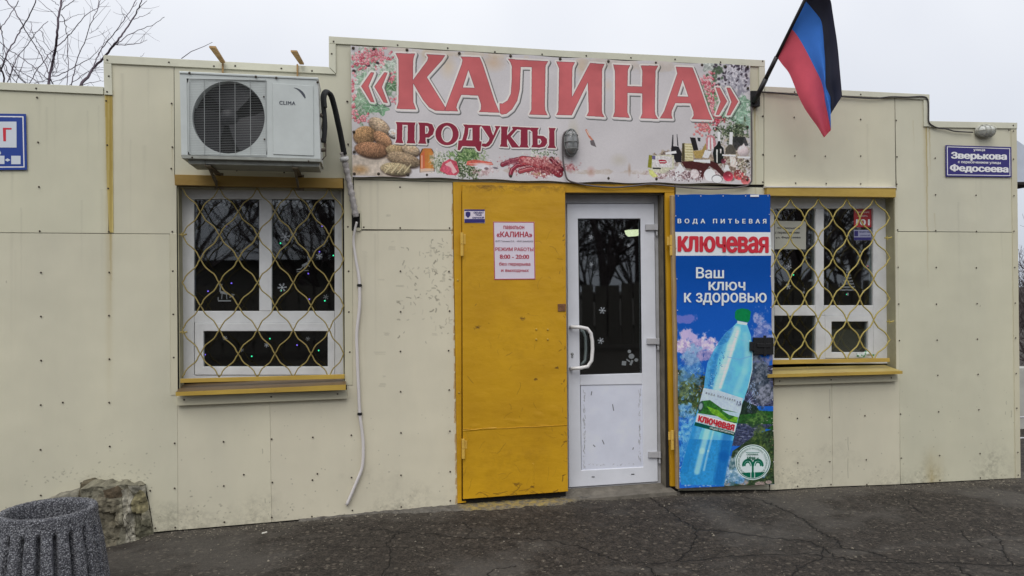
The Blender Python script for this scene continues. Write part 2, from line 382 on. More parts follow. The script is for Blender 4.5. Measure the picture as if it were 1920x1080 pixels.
M_concrete = mk('worn_concrete', (104, 99, 90), .95, var=.3, vs=12, bump=.8, bs=45, L=.9)
M_bark = mk('bark', (62, 54, 54), .9, var=.3, vs=8)

def yellow_mat(name, rgb, dirt=(.16, .075, .012), amt=.5, wrinkle=.35):
    m = bpy.data.materials.new(name); m.use_nodes = True; nt = m.node_tree; p = princ(m); N = nt.nodes.new; Lk = nt.links.new
    g = N('ShaderNodeNewGeometry'); n = N('ShaderNodeTexNoise'); n.inputs['Scale'].default_value = 2.2; n.inputs['Detail'].default_value = 6; n.inputs['Roughness'].default_value = .6; Lk(g.outputs['Position'], n.inputs[0])
    c = alb(rgb); rp = N('ShaderNodeValToRGB'); rp.color_ramp.elements[0].position = .3; rp.color_ramp.elements[1].position = .7
    rp.color_ramp.elements[0].color = (c[0]*.84, c[1]*.82, c[2]*.9, 1); rp.color_ramp.elements[1].color = (c[0]*1.06, c[1]*1.08, c[2]*1.1, 1); Lk(n.outputs[0], rp.inputs[0])
    n3 = N('ShaderNodeTexNoise'); n3.inputs['Scale'].default_value = 14; n3.inputs['Detail'].default_value = 8; n3.inputs['Roughness'].default_value = .75; Lk(g.outputs['Position'], n3.inputs[0])
    r3 = N('ShaderNodeValToRGB'); r3.color_ramp.elements[0].position = .62; r3.color_ramp.elements[0].color = (0, 0, 0, 1); r3.color_ramp.elements[1].position = .76; r3.color_ramp.elements[1].color = (amt, amt, amt, 1); Lk(n3.outputs[0], r3.inputs[0])
    mi = N('ShaderNodeMix'); mi.data_type = 'RGBA'; Lk(r3.outputs[0], mi.inputs[0]); Lk(rp.outputs[0], mi.inputs[6]); mi.inputs[7].default_value = dirt+(1,)
    Lk(mi.outputs[2], p.inputs['Base Color']); p.inputs['Roughness'].default_value = .42; p.inputs['Specular IOR Level'].default_value = .45
    mp = N('ShaderNodeMapping'); mp.inputs['Scale'].default_value = (1, 1, 2.2); Lk(g.outputs['Position'], mp.inputs[0])
    nb = N('ShaderNodeTexNoise'); nb.inputs['Scale'].default_value = 4.5; nb.inputs['Detail'].default_value = 4; Lk(mp.outputs[0], nb.inputs[0])
    b = N('ShaderNodeBump'); b.inputs['Strength'].default_value = wrinkle; b.inputs['Distance'].default_value = .02; Lk(nb.outputs[0], b.inputs['Height'])
    b2 = N('ShaderNodeBump'); b2.inputs['Strength'].default_value = .15; b2.inputs['Distance'].default_value = .002; Lk(n3.outputs[0], b2.inputs['Height']); Lk(b.outputs[0], b2.inputs['Normal'])
    Lk(b2.outputs[0], p.inputs['Normal']); return m
M_yel = yellow_mat('ochre_paint', (172, 130, 20), amt=.3, wrinkle=.25)
M_yel2 = yellow_mat('ochre_paint_weathered', (156, 130, 58), amt=.7)
M_hinge = yellow_mat('hinge_paint', (186, 152, 66), amt=.8)
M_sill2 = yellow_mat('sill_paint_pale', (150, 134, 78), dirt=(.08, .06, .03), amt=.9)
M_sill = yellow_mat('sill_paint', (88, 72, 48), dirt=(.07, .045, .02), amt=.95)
M_wire = yellow_mat('yellow_wire_paint', (150, 136, 70), dirt=(.15, .07, .025), amt=.9, wrinkle=.1)

M_wireL = yellow_mat('olive_wire_paint', (128, 114, 62), dirt=(.14, .06, .02), amt=.9, wrinkle=.1)
def glass_mat():
    m = bpy.data.materials.new('window_glass'); m.use_nodes = True; nt = m.node_tree; nt.nodes.clear(); N = nt.nodes.new; Lk = nt.links.new
    lw = N('ShaderNodeLayerWeight'); lw.inputs[0].default_value = .5
    pw = N('ShaderNodeMath'); pw.operation = 'POWER'; pw.inputs[1].default_value = 5; Lk(lw.outputs['Facing'], pw.inputs[0])
    ma = N('ShaderNodeMath'); ma.operation = 'MULTIPLY_ADD'; ma.inputs[1].default_value = .85; ma.inputs[2].default_value = .115; Lk(pw.outputs[0], ma.inputs[0])
    t = N('ShaderNodeBsdfTransparent'); t.inputs[0].default_value = (.72, .76, .76, 1)
    gl = N('ShaderNodeBsdfGlossy'); gl.inputs['Roughness'].default_value = .02
    n = N('ShaderNodeTexNoise'); n.inputs['Scale'].default_value = 1.3; b = N('ShaderNodeBump'); b.inputs['Strength'].default_value = .03; b.inputs['Distance'].default_value = .01
    tcn = N('ShaderNodeTexCoord'); Lk(tcn.outputs['Object'], n.inputs[0]); Lk(n.outputs[0], b.inputs['Height']); Lk(b.outputs[0], gl.inputs['Normal'])
    mi = N('ShaderNodeMixShader'); Lk(ma.outputs[0], mi.inputs[0]); Lk(t.outputs[0], mi.inputs[1]); Lk(gl.outputs[0], mi.inputs[2])
    o = N('ShaderNodeOutputMaterial'); Lk(mi.outputs[0], o.inputs[0]); return m
M_glass = glass_mat()
def emis(name, col, st):
    m = bpy.data.materials.new(name); m.use_nodes = True; p = princ(m); p.inputs['Base Color'].default_value = col+(1,)
    p.inputs['Emission Color'].default_value = col+(1,); p.inputs['Emission Strength'].default_value = st; return m

# ------------------------------------------------------------------ GROUND
base_px = [(-300, 1066), (60, 1022), (288, 999), (332, 995), (509, 980), (680, 963), (857, 947), (1066, 916), (1240, 906), (1455, 919), (1561, 913), (1688, 908), (1915, 896)]
bx = [W(x, y).x for x, y in base_px]; bz = [W(x, y).z-.006 for x, y in base_px]
bz[7] = W(1066, 935).z; bz[8] = W(1240, 925).z
def gh(x, y):
    z = float(np.interp(x, bx, bz)); t = min(1, max(0, -y/1.3)); t = t*t*(3-2*t)
    return z*(1-t)-.0*t+.006*math.sin(x*2.1+y*3)*min(1, -y) if y < 0 else z
xs = [-400, -120, -45, -18, -9, -6]+list(np.arange(-5, 9.01, .06))+[11, 16, 26, 50, 130, 400]
ys = [-400, -130, -50, -22, -12, -8]+list(np.arange(-5, .121, .06))+[2.5, 6, 14, 40, 130, 400]
V = []; Fc = []
for y in ys:
    for x in xs: V.append((x, y, gh(x, y)+(.004*random.uniform(-1, 1) if -5 < y < 0 and -5 < x < 9 else 0)-(.03 if y > .1 else 0)))
nx = len(xs)
for j in range(len(ys)-1):
    for i in range(nx-1): a = j*nx+i; Fc.append((a, a+1, a+1+nx, a+nx))
GX0, GY0, GW, GH = -4., -3.2, 12., 3.4
GC = Canvas(0, GX0, GY0, GX0+GW, GY0+GH, 300, (0, 0, 0), conv=lambda x, y: (lambda q: (q.x, q.y))(G(x, y, .01)))
zr = zm((860, 880), 1.811)
def jag(pts, n=7, amp=3.0, seed=0):
    r = random.Random(seed); out = []
    for (a, b) in zip(pts[:-1], pts[1:]):
        for k in range(n):
            t = k/n; out.append((a[0]+(b[0]-a[0])*t+r.uniform(-amp, amp), a[1]+(b[1]-a[1])*t+r.uniform(-amp, amp)*.45))
    return out+[pts[-1]]
cracks = [([(640, 100), (700, 140), (760, 180), (810, 205), (870, 210), (980, 220), (1090, 235), (1180, 240), (1240, 265), (1280, 295), (1360, 310), (1500, 315), (1680, 315), (1800, 322), (1960, 325)], 3.2),
          ([(960, 90), (1050, 110), (1110, 135), (1170, 165), (1200, 190), (1240, 215), (1285, 240), (1300, 262), (1400, 280), (1460, 300), (1560, 318)], 3.0),
          ([(-330, 200), (-200, 215), (-60, 225), (20, 235), (130, 235), (270, 238), (420, 260), (480, 285), (570, 310)], 2.2), ([(810, 205), (800, 240), (780, 275), (740, 305)], 2.2),
          ([(570, 310), (650, 312), (760, 305), (950, 290), (1180, 285), (1290, 300)], 2.2), ([(1680, 315), (1710, 345), (1760, 380)], 2.6),
          ([(1730, 178), (1790, 195), (1840, 235), (1850, 280), (1880, 325)], 1.8), ([(1700, 200), (1740, 240), (1800, 262), (1850, 270)], 1.6),
          ([(640, 320), (665, 345), (700, 390)], 3.0), ([(1510, 90), (1545, 120), (1580, 145)], 2.0), ([(20, 235), (45, 210), (10, 190)], 1.5), ([(1420, 70), (1510, 90), (1640, 100)], 1.4),
          ([(-560, 185), (-480, 190), (-420, 180), (-370, 190)], 1.8), ([(-200, 215), (-240, 250), (-230, 300), (-260, 360)], 1.6), ([(200, 318), (120, 330), (90, 360)], 1.5), ([(-500, 250), (-350, 262), (-160, 262)], 1.4), ([(1240, 265), (1230, 300), (1150, 330), (1120, 380)], 1.6)]
for i, (c, wd) in enumerate(cracks):
    GC.stroke(jag(zr(*c), 8, 3.2, i), wd*.5, (255, 0, 0), 1, .7)
    GC.stroke(jag(zr(*c), 8, 3.2, i), wd*2.4, (255, 0, 0), .12, 2.5)
n1 = fbm(GC.h, GC.w, 200, 6, 31, .62); GC.a[..., 1] = np.clip((n1-.5)*6, 0, 1)*255           # dusty pale patches
X = (np.arange(GC.w)/GC.res+GX0)[None]; Yg = (np.arange(GC.h)/GC.res+GY0)[:, None]
edge = np.clip(1-(-Yg)/.26+(fbm(GC.h, GC.w, 30, 4, 33)-.5)*2.0, 0, 1); GC.a[..., 2] = edge*255      # earth and grit gathered at the wall foot
strip = np.clip(1-np.abs(Yg+1.38+.06*(fbm(GC.h, GC.w, 80, 3, 35)-.5)*4)/.07, 0, 1)*np.clip((fbm(GC.h, GC.w, 60, 4, 36)-.35)*3, 0, 1)
GC.a[..., 1] = np.maximum(GC.a[..., 1], strip*230)
GIMG = GC.image('ground_wear', raw=True)
def ground_mat():
    m = bpy.data.materials.new('asphalt'); m.use_nodes = True; nt = m.node_tree; p = princ(m); N = nt.nodes.new; Lk = nt.links.new
    uv = N('ShaderNodeUVMap'); uv.uv_map = 'UVMap'; ti = N('ShaderNodeTexImage'); ti.image = GIMG; ti.extension = 'CLIP'; Lk(uv.outputs[0], ti.inputs[0]); se = N('ShaderNodeSeparateColor'); Lk(ti.outputs[0], se.inputs[0])
    g = N('ShaderNodeNewGeometry')
    def noise(sc, de=5, ro=.6):
        n = N('ShaderNodeTexNoise'); n.inputs['Scale'].default_value = sc; n.inputs['Detail'].default_value = de; n.inputs['Roughness'].default_value = ro; Lk(g.outputs['Position'], n.inputs[0]); return n.outputs[0]
    def ramp(inp, p0, p1, c0, c1):
        r = N('ShaderNodeValToRGB'); r.color_ramp.elements[0].position = p0; r.color_ramp.elements[1].position = p1; r.color_ramp.elements[0].color = c0+(1,); r.color_ramp.elements[1].color = c1+(1,); Lk(inp, r.inputs[0]); return r.outputs[0]
    def mix(f, a, b):
        mi = N('ShaderNodeMix'); mi.data_type = 'RGBA'; Lk(f, mi.inputs[0]); 
        Lk(a, mi.inputs[6])
        if isinstance(b, tuple): mi.inputs[7].default_value = b+(1,)
        else: Lk(b, mi.inputs[7])
        return mi.outputs[2]
    base = ramp(noise(1.3, 8), .3, .7, (.018, .0145, .0115), (.043, .036, .030))
    grit = ramp(noise(62, 4, .8), .4, .68, (.008, .007, .006), (.10, .088, .075))
    base = mix(ramp(noise(7, 3), .3, .7, (.5,)*3, (.9,)*3), base, grit)
    mm_ = N('ShaderNodeMix'); mm_.data_type = 'RGBA'; mm_.blend_type = 'MULTIPLY'; mm_.inputs[0].default_value = 1; Lk(base, mm_.inputs[6]); Lk(ramp(noise(17, 6, .75), .36, .66, (.5, .48, .45), (1.6, 1.53, 1.45)), mm_.inputs[7]); base = mm_.outputs[2]
    vo = N('ShaderNodeTexVoronoi'); vo.inputs['Scale'].default_value = 26; Lk(g.outputs['Position'], vo.inputs[0])
    vs = N('ShaderNodeSeparateColor'); Lk(vo.outputs['Color'], vs.inputs[0])
    c1 = N('ShaderNodeMath'); c1.operation = 'GREATER_THAN'; c1.inputs[1].default_value = .76; Lk(vs.outputs[0], c1.inputs[0])
    c2 = N('ShaderNodeMath'); c2.operation = 'LESS_THAN'; c2.inputs[1].default_value = .34; Lk(vo.outputs['Distance'], c2.inputs[0])
    c3 = N('ShaderNodeMath'); c3.operation = 'MULTIPLY'; Lk(c1.outputs[0], c3.inputs[0]); Lk(c2.outputs[0], c3.inputs[1])
    c4 = N('ShaderNodeMath'); c4.operation = 'MULTIPLY'; c4.inputs[1].default_value = .6; Lk(c3.outputs[0], c4.inputs[0])
    base = mix(c4.outputs[0], base, (.15, .128, .10))
    dm = N('ShaderNodeMath'); dm.operation = 'MULTIPLY'; dm.inputs[1].default_value = .38; Lk(se.outputs[1], dm.inputs[0]); base = mix(dm.outputs[0], base, (.135, .125, .11))
    em = N('ShaderNodeMath'); em.operation = 'MULTIPLY'; em.inputs[1].default_value = .6; Lk(se.outputs[2], em.inputs[0]); base = mix(em.outputs[0], base, ramp(noise(55, 4, .7), .3, .7, (.035, .03, .024), (.17, .152, .125)))
    base = mix(se.outputs[0], base, (.008, .007, .006))
    Lk(base, p.inputs['Base Color'])
    p.inputs['Specular IOR Level'].default_value = .3
    rr = N('ShaderNodeMapRange'); rr.inputs[3].default_value = .7; rr.inputs[4].default_value = .95; Lk(noise(2.5), rr.inputs[0]); Lk(rr.outputs[0], p.inputs['Roughness'])
    b = N('ShaderNodeBump'); b.inputs['Strength'].default_value = 1; b.inputs['Distance'].default_value = .014; Lk(noise(38, 6, .75), b.inputs['Height'])
    inv = N('ShaderNodeMath'); inv.operation = 'SUBTRACT'; inv.inputs[0].default_value = 1; Lk(se.outputs[0], inv.inputs[1])
    b2 = N('ShaderNodeBump'); b2.inputs['Strength'].default_value = 1; b2.inputs['Distance'].default_value = .02; Lk(inv.outputs[0], b2.inputs['Height']); Lk(b.outputs[0], b2.inputs['Normal'])
    Lk(b2.outputs[0], p.inputs['Normal']); return m
gnd = build('ground', V, Fc, ground_mat(), smooth=True, uvs=[((v[0]-GX0)/GW, (v[1]-GY0)/GH) for v in V]); tag(gnd, kind='structure')

# ------------------------------------------------------------------ SHOP BUILDING
shop = empty('shop_building', (1.5, 0, 0), 'low flat-roofed shop pavilion clad in cream sheet metal with ochre door surround', 'building')
o = .5
def panel(pts, d=0., mi=0): return slab('cladding_panel', pts, d, .008, M_wall[mi], shop, bevel=.0012, uvw=True)
panel([(-300, 147), (200.6, 170), (203.4, 437.3), (-300, 434)], 0, 0)
ragged = [(150, 905), (152, 918), (146, 925), (128, 922), (112, 929), (96, 932), (92, 1012), (40, 1024)]
panel([(-300, 435), (318.4, 439.2), (320, 739), (332.6, 740), (333.6, 993.5), (288, 998), (281, 950), (272, 907), (250, 907.5), (226, 909), (214, 904), (196, 910), (186, 903), (178, 908), (165, 903)]+ragged+[(-300, 1064)], 0, 1)
panel([(202, 108), (325.7, 114), (327, 332), (331, 346), (331, 438.4), (204.4, 437.5)], 0, 1)
panel([(326.7, 114), (619, 127), (619, 72), (659.5, 74), (662.5, 430), (645, 430), (645, 334), (328, 331)], 0, 2)
panel([(660.5, 74), (1432, 117), (1432, 346), (1266, 346), (1062, 344), (850, 341), (663.5, 336)], 0, 0)
panel([(663.6, 337), (848.5, 342), (849.5, 431), (678, 430), (677, 396), (663.6, 396)], .004, 3)
panel([(661.5, 432.5), (849.5, 432), (857.5, 946), (680, 963), (509.5, 979), (506, 747), (651, 743), (650, 722), (661.5, 722)], 0, 3)
panel([(332.9, 752), (505.7, 748), (509.2, 979), (333.9, 994)], 0, 4)
panel([(1433, 165), (1677.4, 176), (1679.5, 356), (1433, 353)], 0, 1)
panel([(1267, 347), (1437, 352), (1442, 918), (1272, 920)], 0, 2)
panel([(1678.3, 176), (1741, 181), (1741, 232), (1900, 236), (1898, 435.3), (1683, 433.6)], 0, 2)
panel([(1683, 434.6), (1898, 436.2), (1906, 896.5), (1688.7, 907.5)], 0, 0)
panel([(1443, 715), (1559.3, 713), (1561.5, 912.5), (1444, 919)], 0, 4)
panel([(1559.7, 713), (1686.5, 710), (1687.8, 908), (1561.8, 912.5)], 0, 4)
panel([(1677.9, 357), (1682, 357), (1686.3, 710), (1681, 710)], 0, 1)
# trims around openings
slab('window_trim', [(318.4, 438), (331.4, 438), (333.2, 740.5), (320, 741)], .004, .006, M_trim, shop, .001, True)
slab('window_trim', [(645, 333), (661, 334), (661.5, 722), (646.5, 722)], .004, .006, M_trim, shop, .001, True)
slab('joint_strip', [(196.2, 178.5), (210.6, 179), (212.6, 436), (204.4, 436), (200.5, 340)], .004, .005, M_wall[5], shop, .0008, True)
slab('corner_trim', [(1896, 239), (1906.5, 240), (1914, 896), (1904.5, 897)], .006, .008, M_trim, shop, .001, True)
# coping (folded sheet: face + cap going back)
def coping(pts, d=.012, depth=.30):
    mb = MB(); P = wp(pts, d); mb.prism(P, (0, .012, 0))
    a, b = P[0], P[1]; mb.prism([a+Vector((0, .0125, -.003)), b+Vector((0, .0125, -.003)), b+Vector((0, depth, -.003)), a+Vector((0, depth, -.003))], (0, 0, -.008))
    return mb.build('coping', M_cope, shop, bevel=.001)
coping([(-300, 141), (193.5, 162.7), (193.5, 176.8), (-300, 154.5)])
coping([(193.8, 103), (616, 125.5), (629, 138.5), (630, 139), (208.5, 118.8), (193.9, 117.6)])
coping([(616.5, 67.8), (1060, 94.8), (1434.5, 112.8), (1434.5, 125), (1060, 107), (616.5, 81)])
coping([(1434.8, 162), (1743, 177), (1743, 187), (1434.8, 172)])
coping([(1743.3, 227), (1907.5, 230), (1907.5, 241), (1743.3, 238.5)])
for pts in ([(193.8, 118.2), (208.6, 119.2), (210.4, 178.2), (195.6, 177)], [(616.5, 81.5), (629.5, 82.3), (629.8, 138), (616.7, 124.8)], [(1423.5, 125.2), (1434.5, 125.8), (1434.6, 161.6), (1433, 172), (1424, 171)], [(1732, 187.4), (1743, 187.8), (1743, 237), (1733, 237)]):
    slab('coping_upright', pts, .0125, .012, M_cope, shop, .001)
# core of the walls (dark behind the sheets), with the door and window openings left free
def corepiece(x0, z0, x1, z1, name='wall_core', y0=.012, y1=.115):
    mb = MB(); mb.box((x0, y0, z0), (x1, y1, z1)); return mb.build(name, M_dark, shop)
LWx0, LWz1 = W(333, 350).x, W(333, 350).z; LWx1, LWz0 = W(645, 722).x, W(334, 738).z
RWx0, RWz1 = W(1440, 366).x, W(1440, 366).z; RWx1, RWz0 = W(1681, 700).x, W(1560, 702).z
DX0, DX1, DZ1 = W(1058, 600).x, W(1247, 600).x, W(1150, 361).z
XL, XR = W(-300, 500).x, W(1905, 600).x
zt = [(XL, W(195, 165).x, W(0, 158).z), (W(195, 165).x, W(618, 120).x, W(400, 120).z), (W(618, 100).x, W(1433, 120).x, W(1000, 95).z), (W(1433, 165).x, W(1742, 180).x, W(1600, 175).z), (W(1742, 230).x, XR, W(1800, 233).z)]
def top_at(x):
    for a, b, z in zt:
        if a-1e-6 <= x < b+1e-6: return z-.02
    return zt[-1][2]
cuts = sorted(set([XL, XR, LWx0, LWx1, RWx0, RWx1, DX0, DX1]+[a for a, b, z in zt]+[b for a, b, z in zt]))
for a, b in zip(cuts[:-1], cuts[1:]):
    if b-a < .002: continue
    m_ = (a+b)/2; t_ = top_at(m_)
    zt0 = -.25
    if LWx0 < m_ < LWx1: corepiece(a, zt0, b, LWz0); corepiece(a, LWz1, b, t_)
    elif RWx0 < m_ < RWx1: corepiece(a, zt0, b, RWz0); corepiece(a, RWz1, b, t_)
    elif DX0 < m_ < DX1: corepiece(a, DZ1, b, t_)
    else: corepiece(a, .62 if m_ < -1.05 else zt0, b, t_)
# rest of the building: side, rear and flat roof behind the parapet
M_side = mk('side_render', (150, 146, 130), .8, var=.12)
mb = MB(); ZR = W(1800, 262).z
mb.box((XL, 4.8, -.25), (XR, 4.95, ZR)); mb.box((XL-.001, .13, -.25), (XL+.12, 4.8, ZR)); mb.box((XR-.12, .13, -.25), (XR+.001, 4.8, ZR)); mb.build('outer_wall', M_side, shop)
mb = MB(); mb.box((XL-.05, .14, ZR), (XR+.05, 5.05, ZR+.1)); mb.build('roof', mk('roof_felt', (60, 60, 60), .9), shop)
# shop interior
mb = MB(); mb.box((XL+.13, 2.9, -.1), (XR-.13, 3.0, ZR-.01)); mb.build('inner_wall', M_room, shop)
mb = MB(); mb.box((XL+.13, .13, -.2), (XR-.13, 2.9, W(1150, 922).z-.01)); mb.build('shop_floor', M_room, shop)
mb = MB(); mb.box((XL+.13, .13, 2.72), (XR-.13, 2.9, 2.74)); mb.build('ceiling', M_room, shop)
# window surrounds / reveals
def reveal(x0, x1, z0, z1, mat):
    mb = MB(); t = .004
    mb.box((x0-.001, .001, z0), (x0+t, .112, z1)); mb.box((x1-t, .001, z0), (x1+.001, .112, z1)); mb.box((x0+t, .001, z1-t), (x1-t, .112, z1+.001)); mb.box((x0+t, .001, z0-.001), (x1-t, .112, z0+t))
    return mb.build('window_reveal', mat, shop)
M_rev = mk('reveal_paint', (132, 128, 104), .6, var=.2)
reveal(LWx0, LWx1, LWz0, LWz1, M_rev); reveal(RWx0, RWx1, RWz0, RWz1, M_rev)
slab('lintel', [(327, 327), (643, 334.5), (643, 353), (327.6, 347)], .045, .045, yellow_mat('lintel_paint_shaded', (132, 106, 48), amt=.8), shop, .002)  # left lintel: shade under the air conditioner is put into its darker colour
slab('lintel', [(1438.5, 351.5), (1680, 352.5), (1680, 370), (1438.5, 367)], .045, .045, M_yel2, shop, .002)
slab('lintel_flashing', [(1437, 348.5), (1680.5, 350), (1680.5, 352.2), (1437, 351.2)], .05, .05, mk('pale_flashing', (190, 186, 178), .6), shop)
def sill(a, b, c, dd, nm='sill', ms=None):
    # lip front polygon a(top-left) b(top-right) c,dd bottom at .10 out, sheet going back to the frame
    mb = MB(); P = wp([a, b, c, dd], .10); mb.prism(P, (0, .012, 0))
    T0, T1 = P[0]+Vector((0, .012, 0)), P[1]+Vector((0, .012, 0))
    mb.add([T0, T1, Vector((T1.x, .112, T1.z+.028)), Vector((T0.x, .112, T0.z+.028)), T0-Vector((0, 0, .01)), T1-Vector((0, 0, .01)), Vector((T1.x, .112, T1.z+.012)), Vector((T0.x, .112, T0.z+.012))],
           [(0, 1, 2, 3), (7, 6, 5, 4), (0, 3, 7, 4), (1, 5, 6, 2), (3, 2, 6, 7)])
    mb.build(nm, ms or M_sill, shop)
    mb = MB(); mb.prism([p+Vector((0, -.002, 0)) for p in P], (0, .002, 0)); return mb.build('sill_lip', M_yel2, shop)
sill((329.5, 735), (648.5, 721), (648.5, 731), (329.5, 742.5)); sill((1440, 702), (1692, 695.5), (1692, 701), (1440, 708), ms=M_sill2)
slab('sill_apron', [(331, 743.2), (650, 731.8), (650.5, 747.5), (331.5, 761)], .035, .035, M_trim, shop, .0015, True)
slab('sill_apron', [(1452, 708.5), (1683, 702), (1684, 715), (1452, 722.5)], .035, .035, M_trim, shop, .0015, True)

# windows: thing > part > sub-part
def ring(mb, ox0, oy0, ox1, oy1, ix0, iy0, ix1, iy1, d, dep):
    mb.frame(wp([(ox0, oy0), (ox1, oy0), (ox1, oy1), (ox0, oy1)], d), wp([(ix0, iy0), (ix1, iy0), (ix1, iy1), (ix0, iy1)], d), dep)
def pane(par, x0, y0, x1, y1, d=-.125):
    slab('pane', rect(x0, y0, x1, y1), d, .004, M_glass, par)
    mb = MB(); ring(mb, x0-1.2, y0-1.2, x1+1.2, y1+1.2, x0+.2, y0+.2, x1-.2, y1-.2, d+.006, .012); mb.build('seal', M_rub, par)
mb = MB()
ring(mb, 334, 345, 655, 715, 364, 373.5, 627.5, 703.5, -.105, .06)
mb.prism(wp(rect(486, 373.8, 509.6, 583), -.1055), (0, .058, 0)); mb.prism(wp(rect(364.3, 583.2, 627.2, 605), -.107), (0, .056, 0))
winL = mb.build('window', M_wfr, shop, bevel=.003)
pane(winL, 364.8, 374, 486, 583); pane(winL, 509.6, 375, 627, 582.8); 
mb = MB(); ring(mb, 365, 605.2, 627.3, 703.2, 381.5, 621, 614.6, 687.6, -.098, .05); mb.build('sash', M_wfr, winL, bevel=.003); pane(winL, 381.3, 621, 614.6, 687.4, -.12)
mb = MB()
ring(mb, 1436, 360, 1668, 682, 1452, 391, 1637.5, 672, -.105, .06)
mb.prism(wp(rect(1529, 391.2, 1545, 592), -.1055), (0, .058, 0)); mb.prism(wp(rect(1530, 592.2, 1547.5, 671.8), -.1055), (0, .058, 0))
mb.prism(wp(rect(1452.2, 572.5, 1528.8, 592), -.107), (0, .056, 0)); mb.prism(wp(rect(1545.2, 572.5, 1637.3, 591.5), -.107), (0, .056, 0))
winR = mb.build('window', M_wfr, shop, bevel=.003)
pane(winR, 1452.4, 391, 1529, 572.3); pane(winR, 1545, 391, 1637, 572.3); pane(winR, 1452.4, 593, 1530, 671.5)
mb = MB(); ring(mb, 1547.6, 591.8, 1637.4, 671.8, 1559.5, 603, 1628, 660.5, -.098, .05); mb.build('sash', M_wfr, winR, bevel=.003); pane(winR, 1559.3, 603, 1628, 660.4, -.12)

# grilles: every bent wire is a piece of its own
def grille(X, Y, d, phase, barpts, ties, seed, rad=.0044):
    M_wire = M_wireL if rad < .005 else globals()['M_wire']
    mb = MB(); mb.prism(wp(barpts, d+.012), (0, .02, 0)); g = mb.build('window_grille', M_yel2, shop, bevel=.001)
    r = random.Random(seed); nr = len(Y)
    rowp = lambda i, j: W(X[i]+(0 if True else 0), Y[j], d)
    for i in range(len(X)-1):
        pts = []
        for j in range(nr-1):
            ca = i if (j+phase) % 2 == (i % 2) else i+1; cb = i+1 if ca == i else i
            A = W(X[ca]+.6, Y[j], d); B = W(X[cb]+.6, Y[j+1], d)
            if i % 2 == 0: pass
            for k in range(8):
                t = k/8; s_ = t-.075*math.sin(2*math.pi*t*1.0)+.03*math.sin(4*math.pi*t)
                P = Vector((A.x+(B.x-A.x)*s_, 0, A.z+(B.z-A.z)*t)); P.y = -d-.004*(1 if i % 2 else -1)*math.cos(math.pi*(j+t)); pts.append(P+Vector((r.uniform(-.0012, .0012), 0, r.uniform(-.001, .001))))
        pts.append(B); mb = MB(); mb.tube(pts, rad, 6); mb.build('wire', M_wire, g, smooth=True)
    for (x, y) in ties:
        mb = MB(); mb.tube([W(x-5, y, d), W(x+3, y+.5, d), W(x+8, y-1, d)], .006, 6); mb.tube([W(x-1, y-4, d+.006), W(x, y+4, d+.006)], .004, 6); mb.build('tie', M_wire, g)
    return g
XLc = [341, 375, 410.5, 446, 482, 515, 549, 582.5, 616.5, 644]
YLc = [352.5, 397, 440.5, 486, 530, 573, 618.5, 663.5, 707]
grille(XLc, YLc, .005, 0, [(338, 710.5), (646, 702), (646, 710), (338, 718)], [(342, 440), (343, 623)], 1)
XRc = [1429, 1455, 1481, 1508, 1533.5, 1561, 1587, 1611.5, 1637.5, 1667]
YRc = [372, 409, 446, 483.5, 523, 560, 600, 637, 675]
grille(XRc, YRc, .005, 0, [(1440, 675.5), (1668.5, 671.5), (1668.5, 678.5), (1440, 683.5)], [(1664, 446), (1668, 603)], 2, .0058)

# door surround and leaves
mb = MB(); dF = .012
mb.prism(wp([(849.5, 341), (1062, 344), (1264.5, 346.5), (1264.7, 361), (1061, 361), (865.5, 358), (865.6, 941), (874, 940.5), (874.2, 942), (857.8, 944)], dF), (0, .03, 0))
mb.prism(wp([(1247, 361.3), (1264.6, 361.3), (1275, 912), (1257.5, 912)], dF), (0, .03, 0))
sur = mb.build('door_surround', M_yel, shop, bevel=.0015)
mb = MB(); mb.box((DX1-.004, -.01+.03, W(1240, 925).z), (DX1+.001, .20, DZ1)); mb.box((DX0-.001, .0205, W(1066, 930).z), (DX0+.004, .20, DZ1)); mb.box((DX0+.004, .0205, DZ1-.004), (DX1-.004, .2, DZ1+.001)); mb.build('door_reveal', mk('reveal_plaster', (92, 86, 74), .9, var=.3, vs=15), shop)
dc0, dc1 = W(860, 945, .034), W(1070, 340, .034); DC = Canvas(.034, dc0.x, dc0.z, dc1.x, dc1.z, 420, (0, 0, 0)); r = random.Random(41)
def dirt(x, y, ln, an, wd, al, ch=0):
    pts = [(x, y)]
    for j in range(4): an += r.uniform(-.5, .5); pts.append((pts[-1][0]+math.cos(an)*ln/4, pts[-1][1]+math.sin(an)*ln/4))
    col = [0, 0, 0]; col[ch] = 255; DC.stroke(pts, wd, tuple(col), al, .6)
n1 = fbm(DC.h, DC.w, 120, 6, 61, .62); n2 = fbm(DC.h, DC.w, 14, 4, 62, .7); DC.a[..., 0] = np.clip((n1-.53)*3.2, 0, 1)*np.clip((n2-.3)*1.6, 0, 1)*60
zz2 = (np.arange(DC.h)/DC.h)[:, None]; DC.a[..., 0] = np.maximum(DC.a[..., 0], np.clip((zz2-.955)*26, 0, 1)*np.clip((n2-.38)*4, 0, 1)*190)
for k in range(70): dirt(r.uniform(870, 1062), r.uniform(350, 925), r.uniform(3, 26), r.uniform(0, 6.3), r.uniform(.4, 1.3), r.uniform(.12, .5))
for k in range(26): dirt(1056+r.gauss(0, 3), r.uniform(430, 900), r.uniform(2, 10), r.uniform(0, 6.3), r.uniform(.8, 2), r.uniform(.3, .9))
for k in range(24): dirt(r.uniform(880, 1060), 926+r.uniform(-6, 4), r.uniform(4, 22), r.uniform(-.2, .2), r.uniform(.7, 1.8), r.uniform(.3, .8))
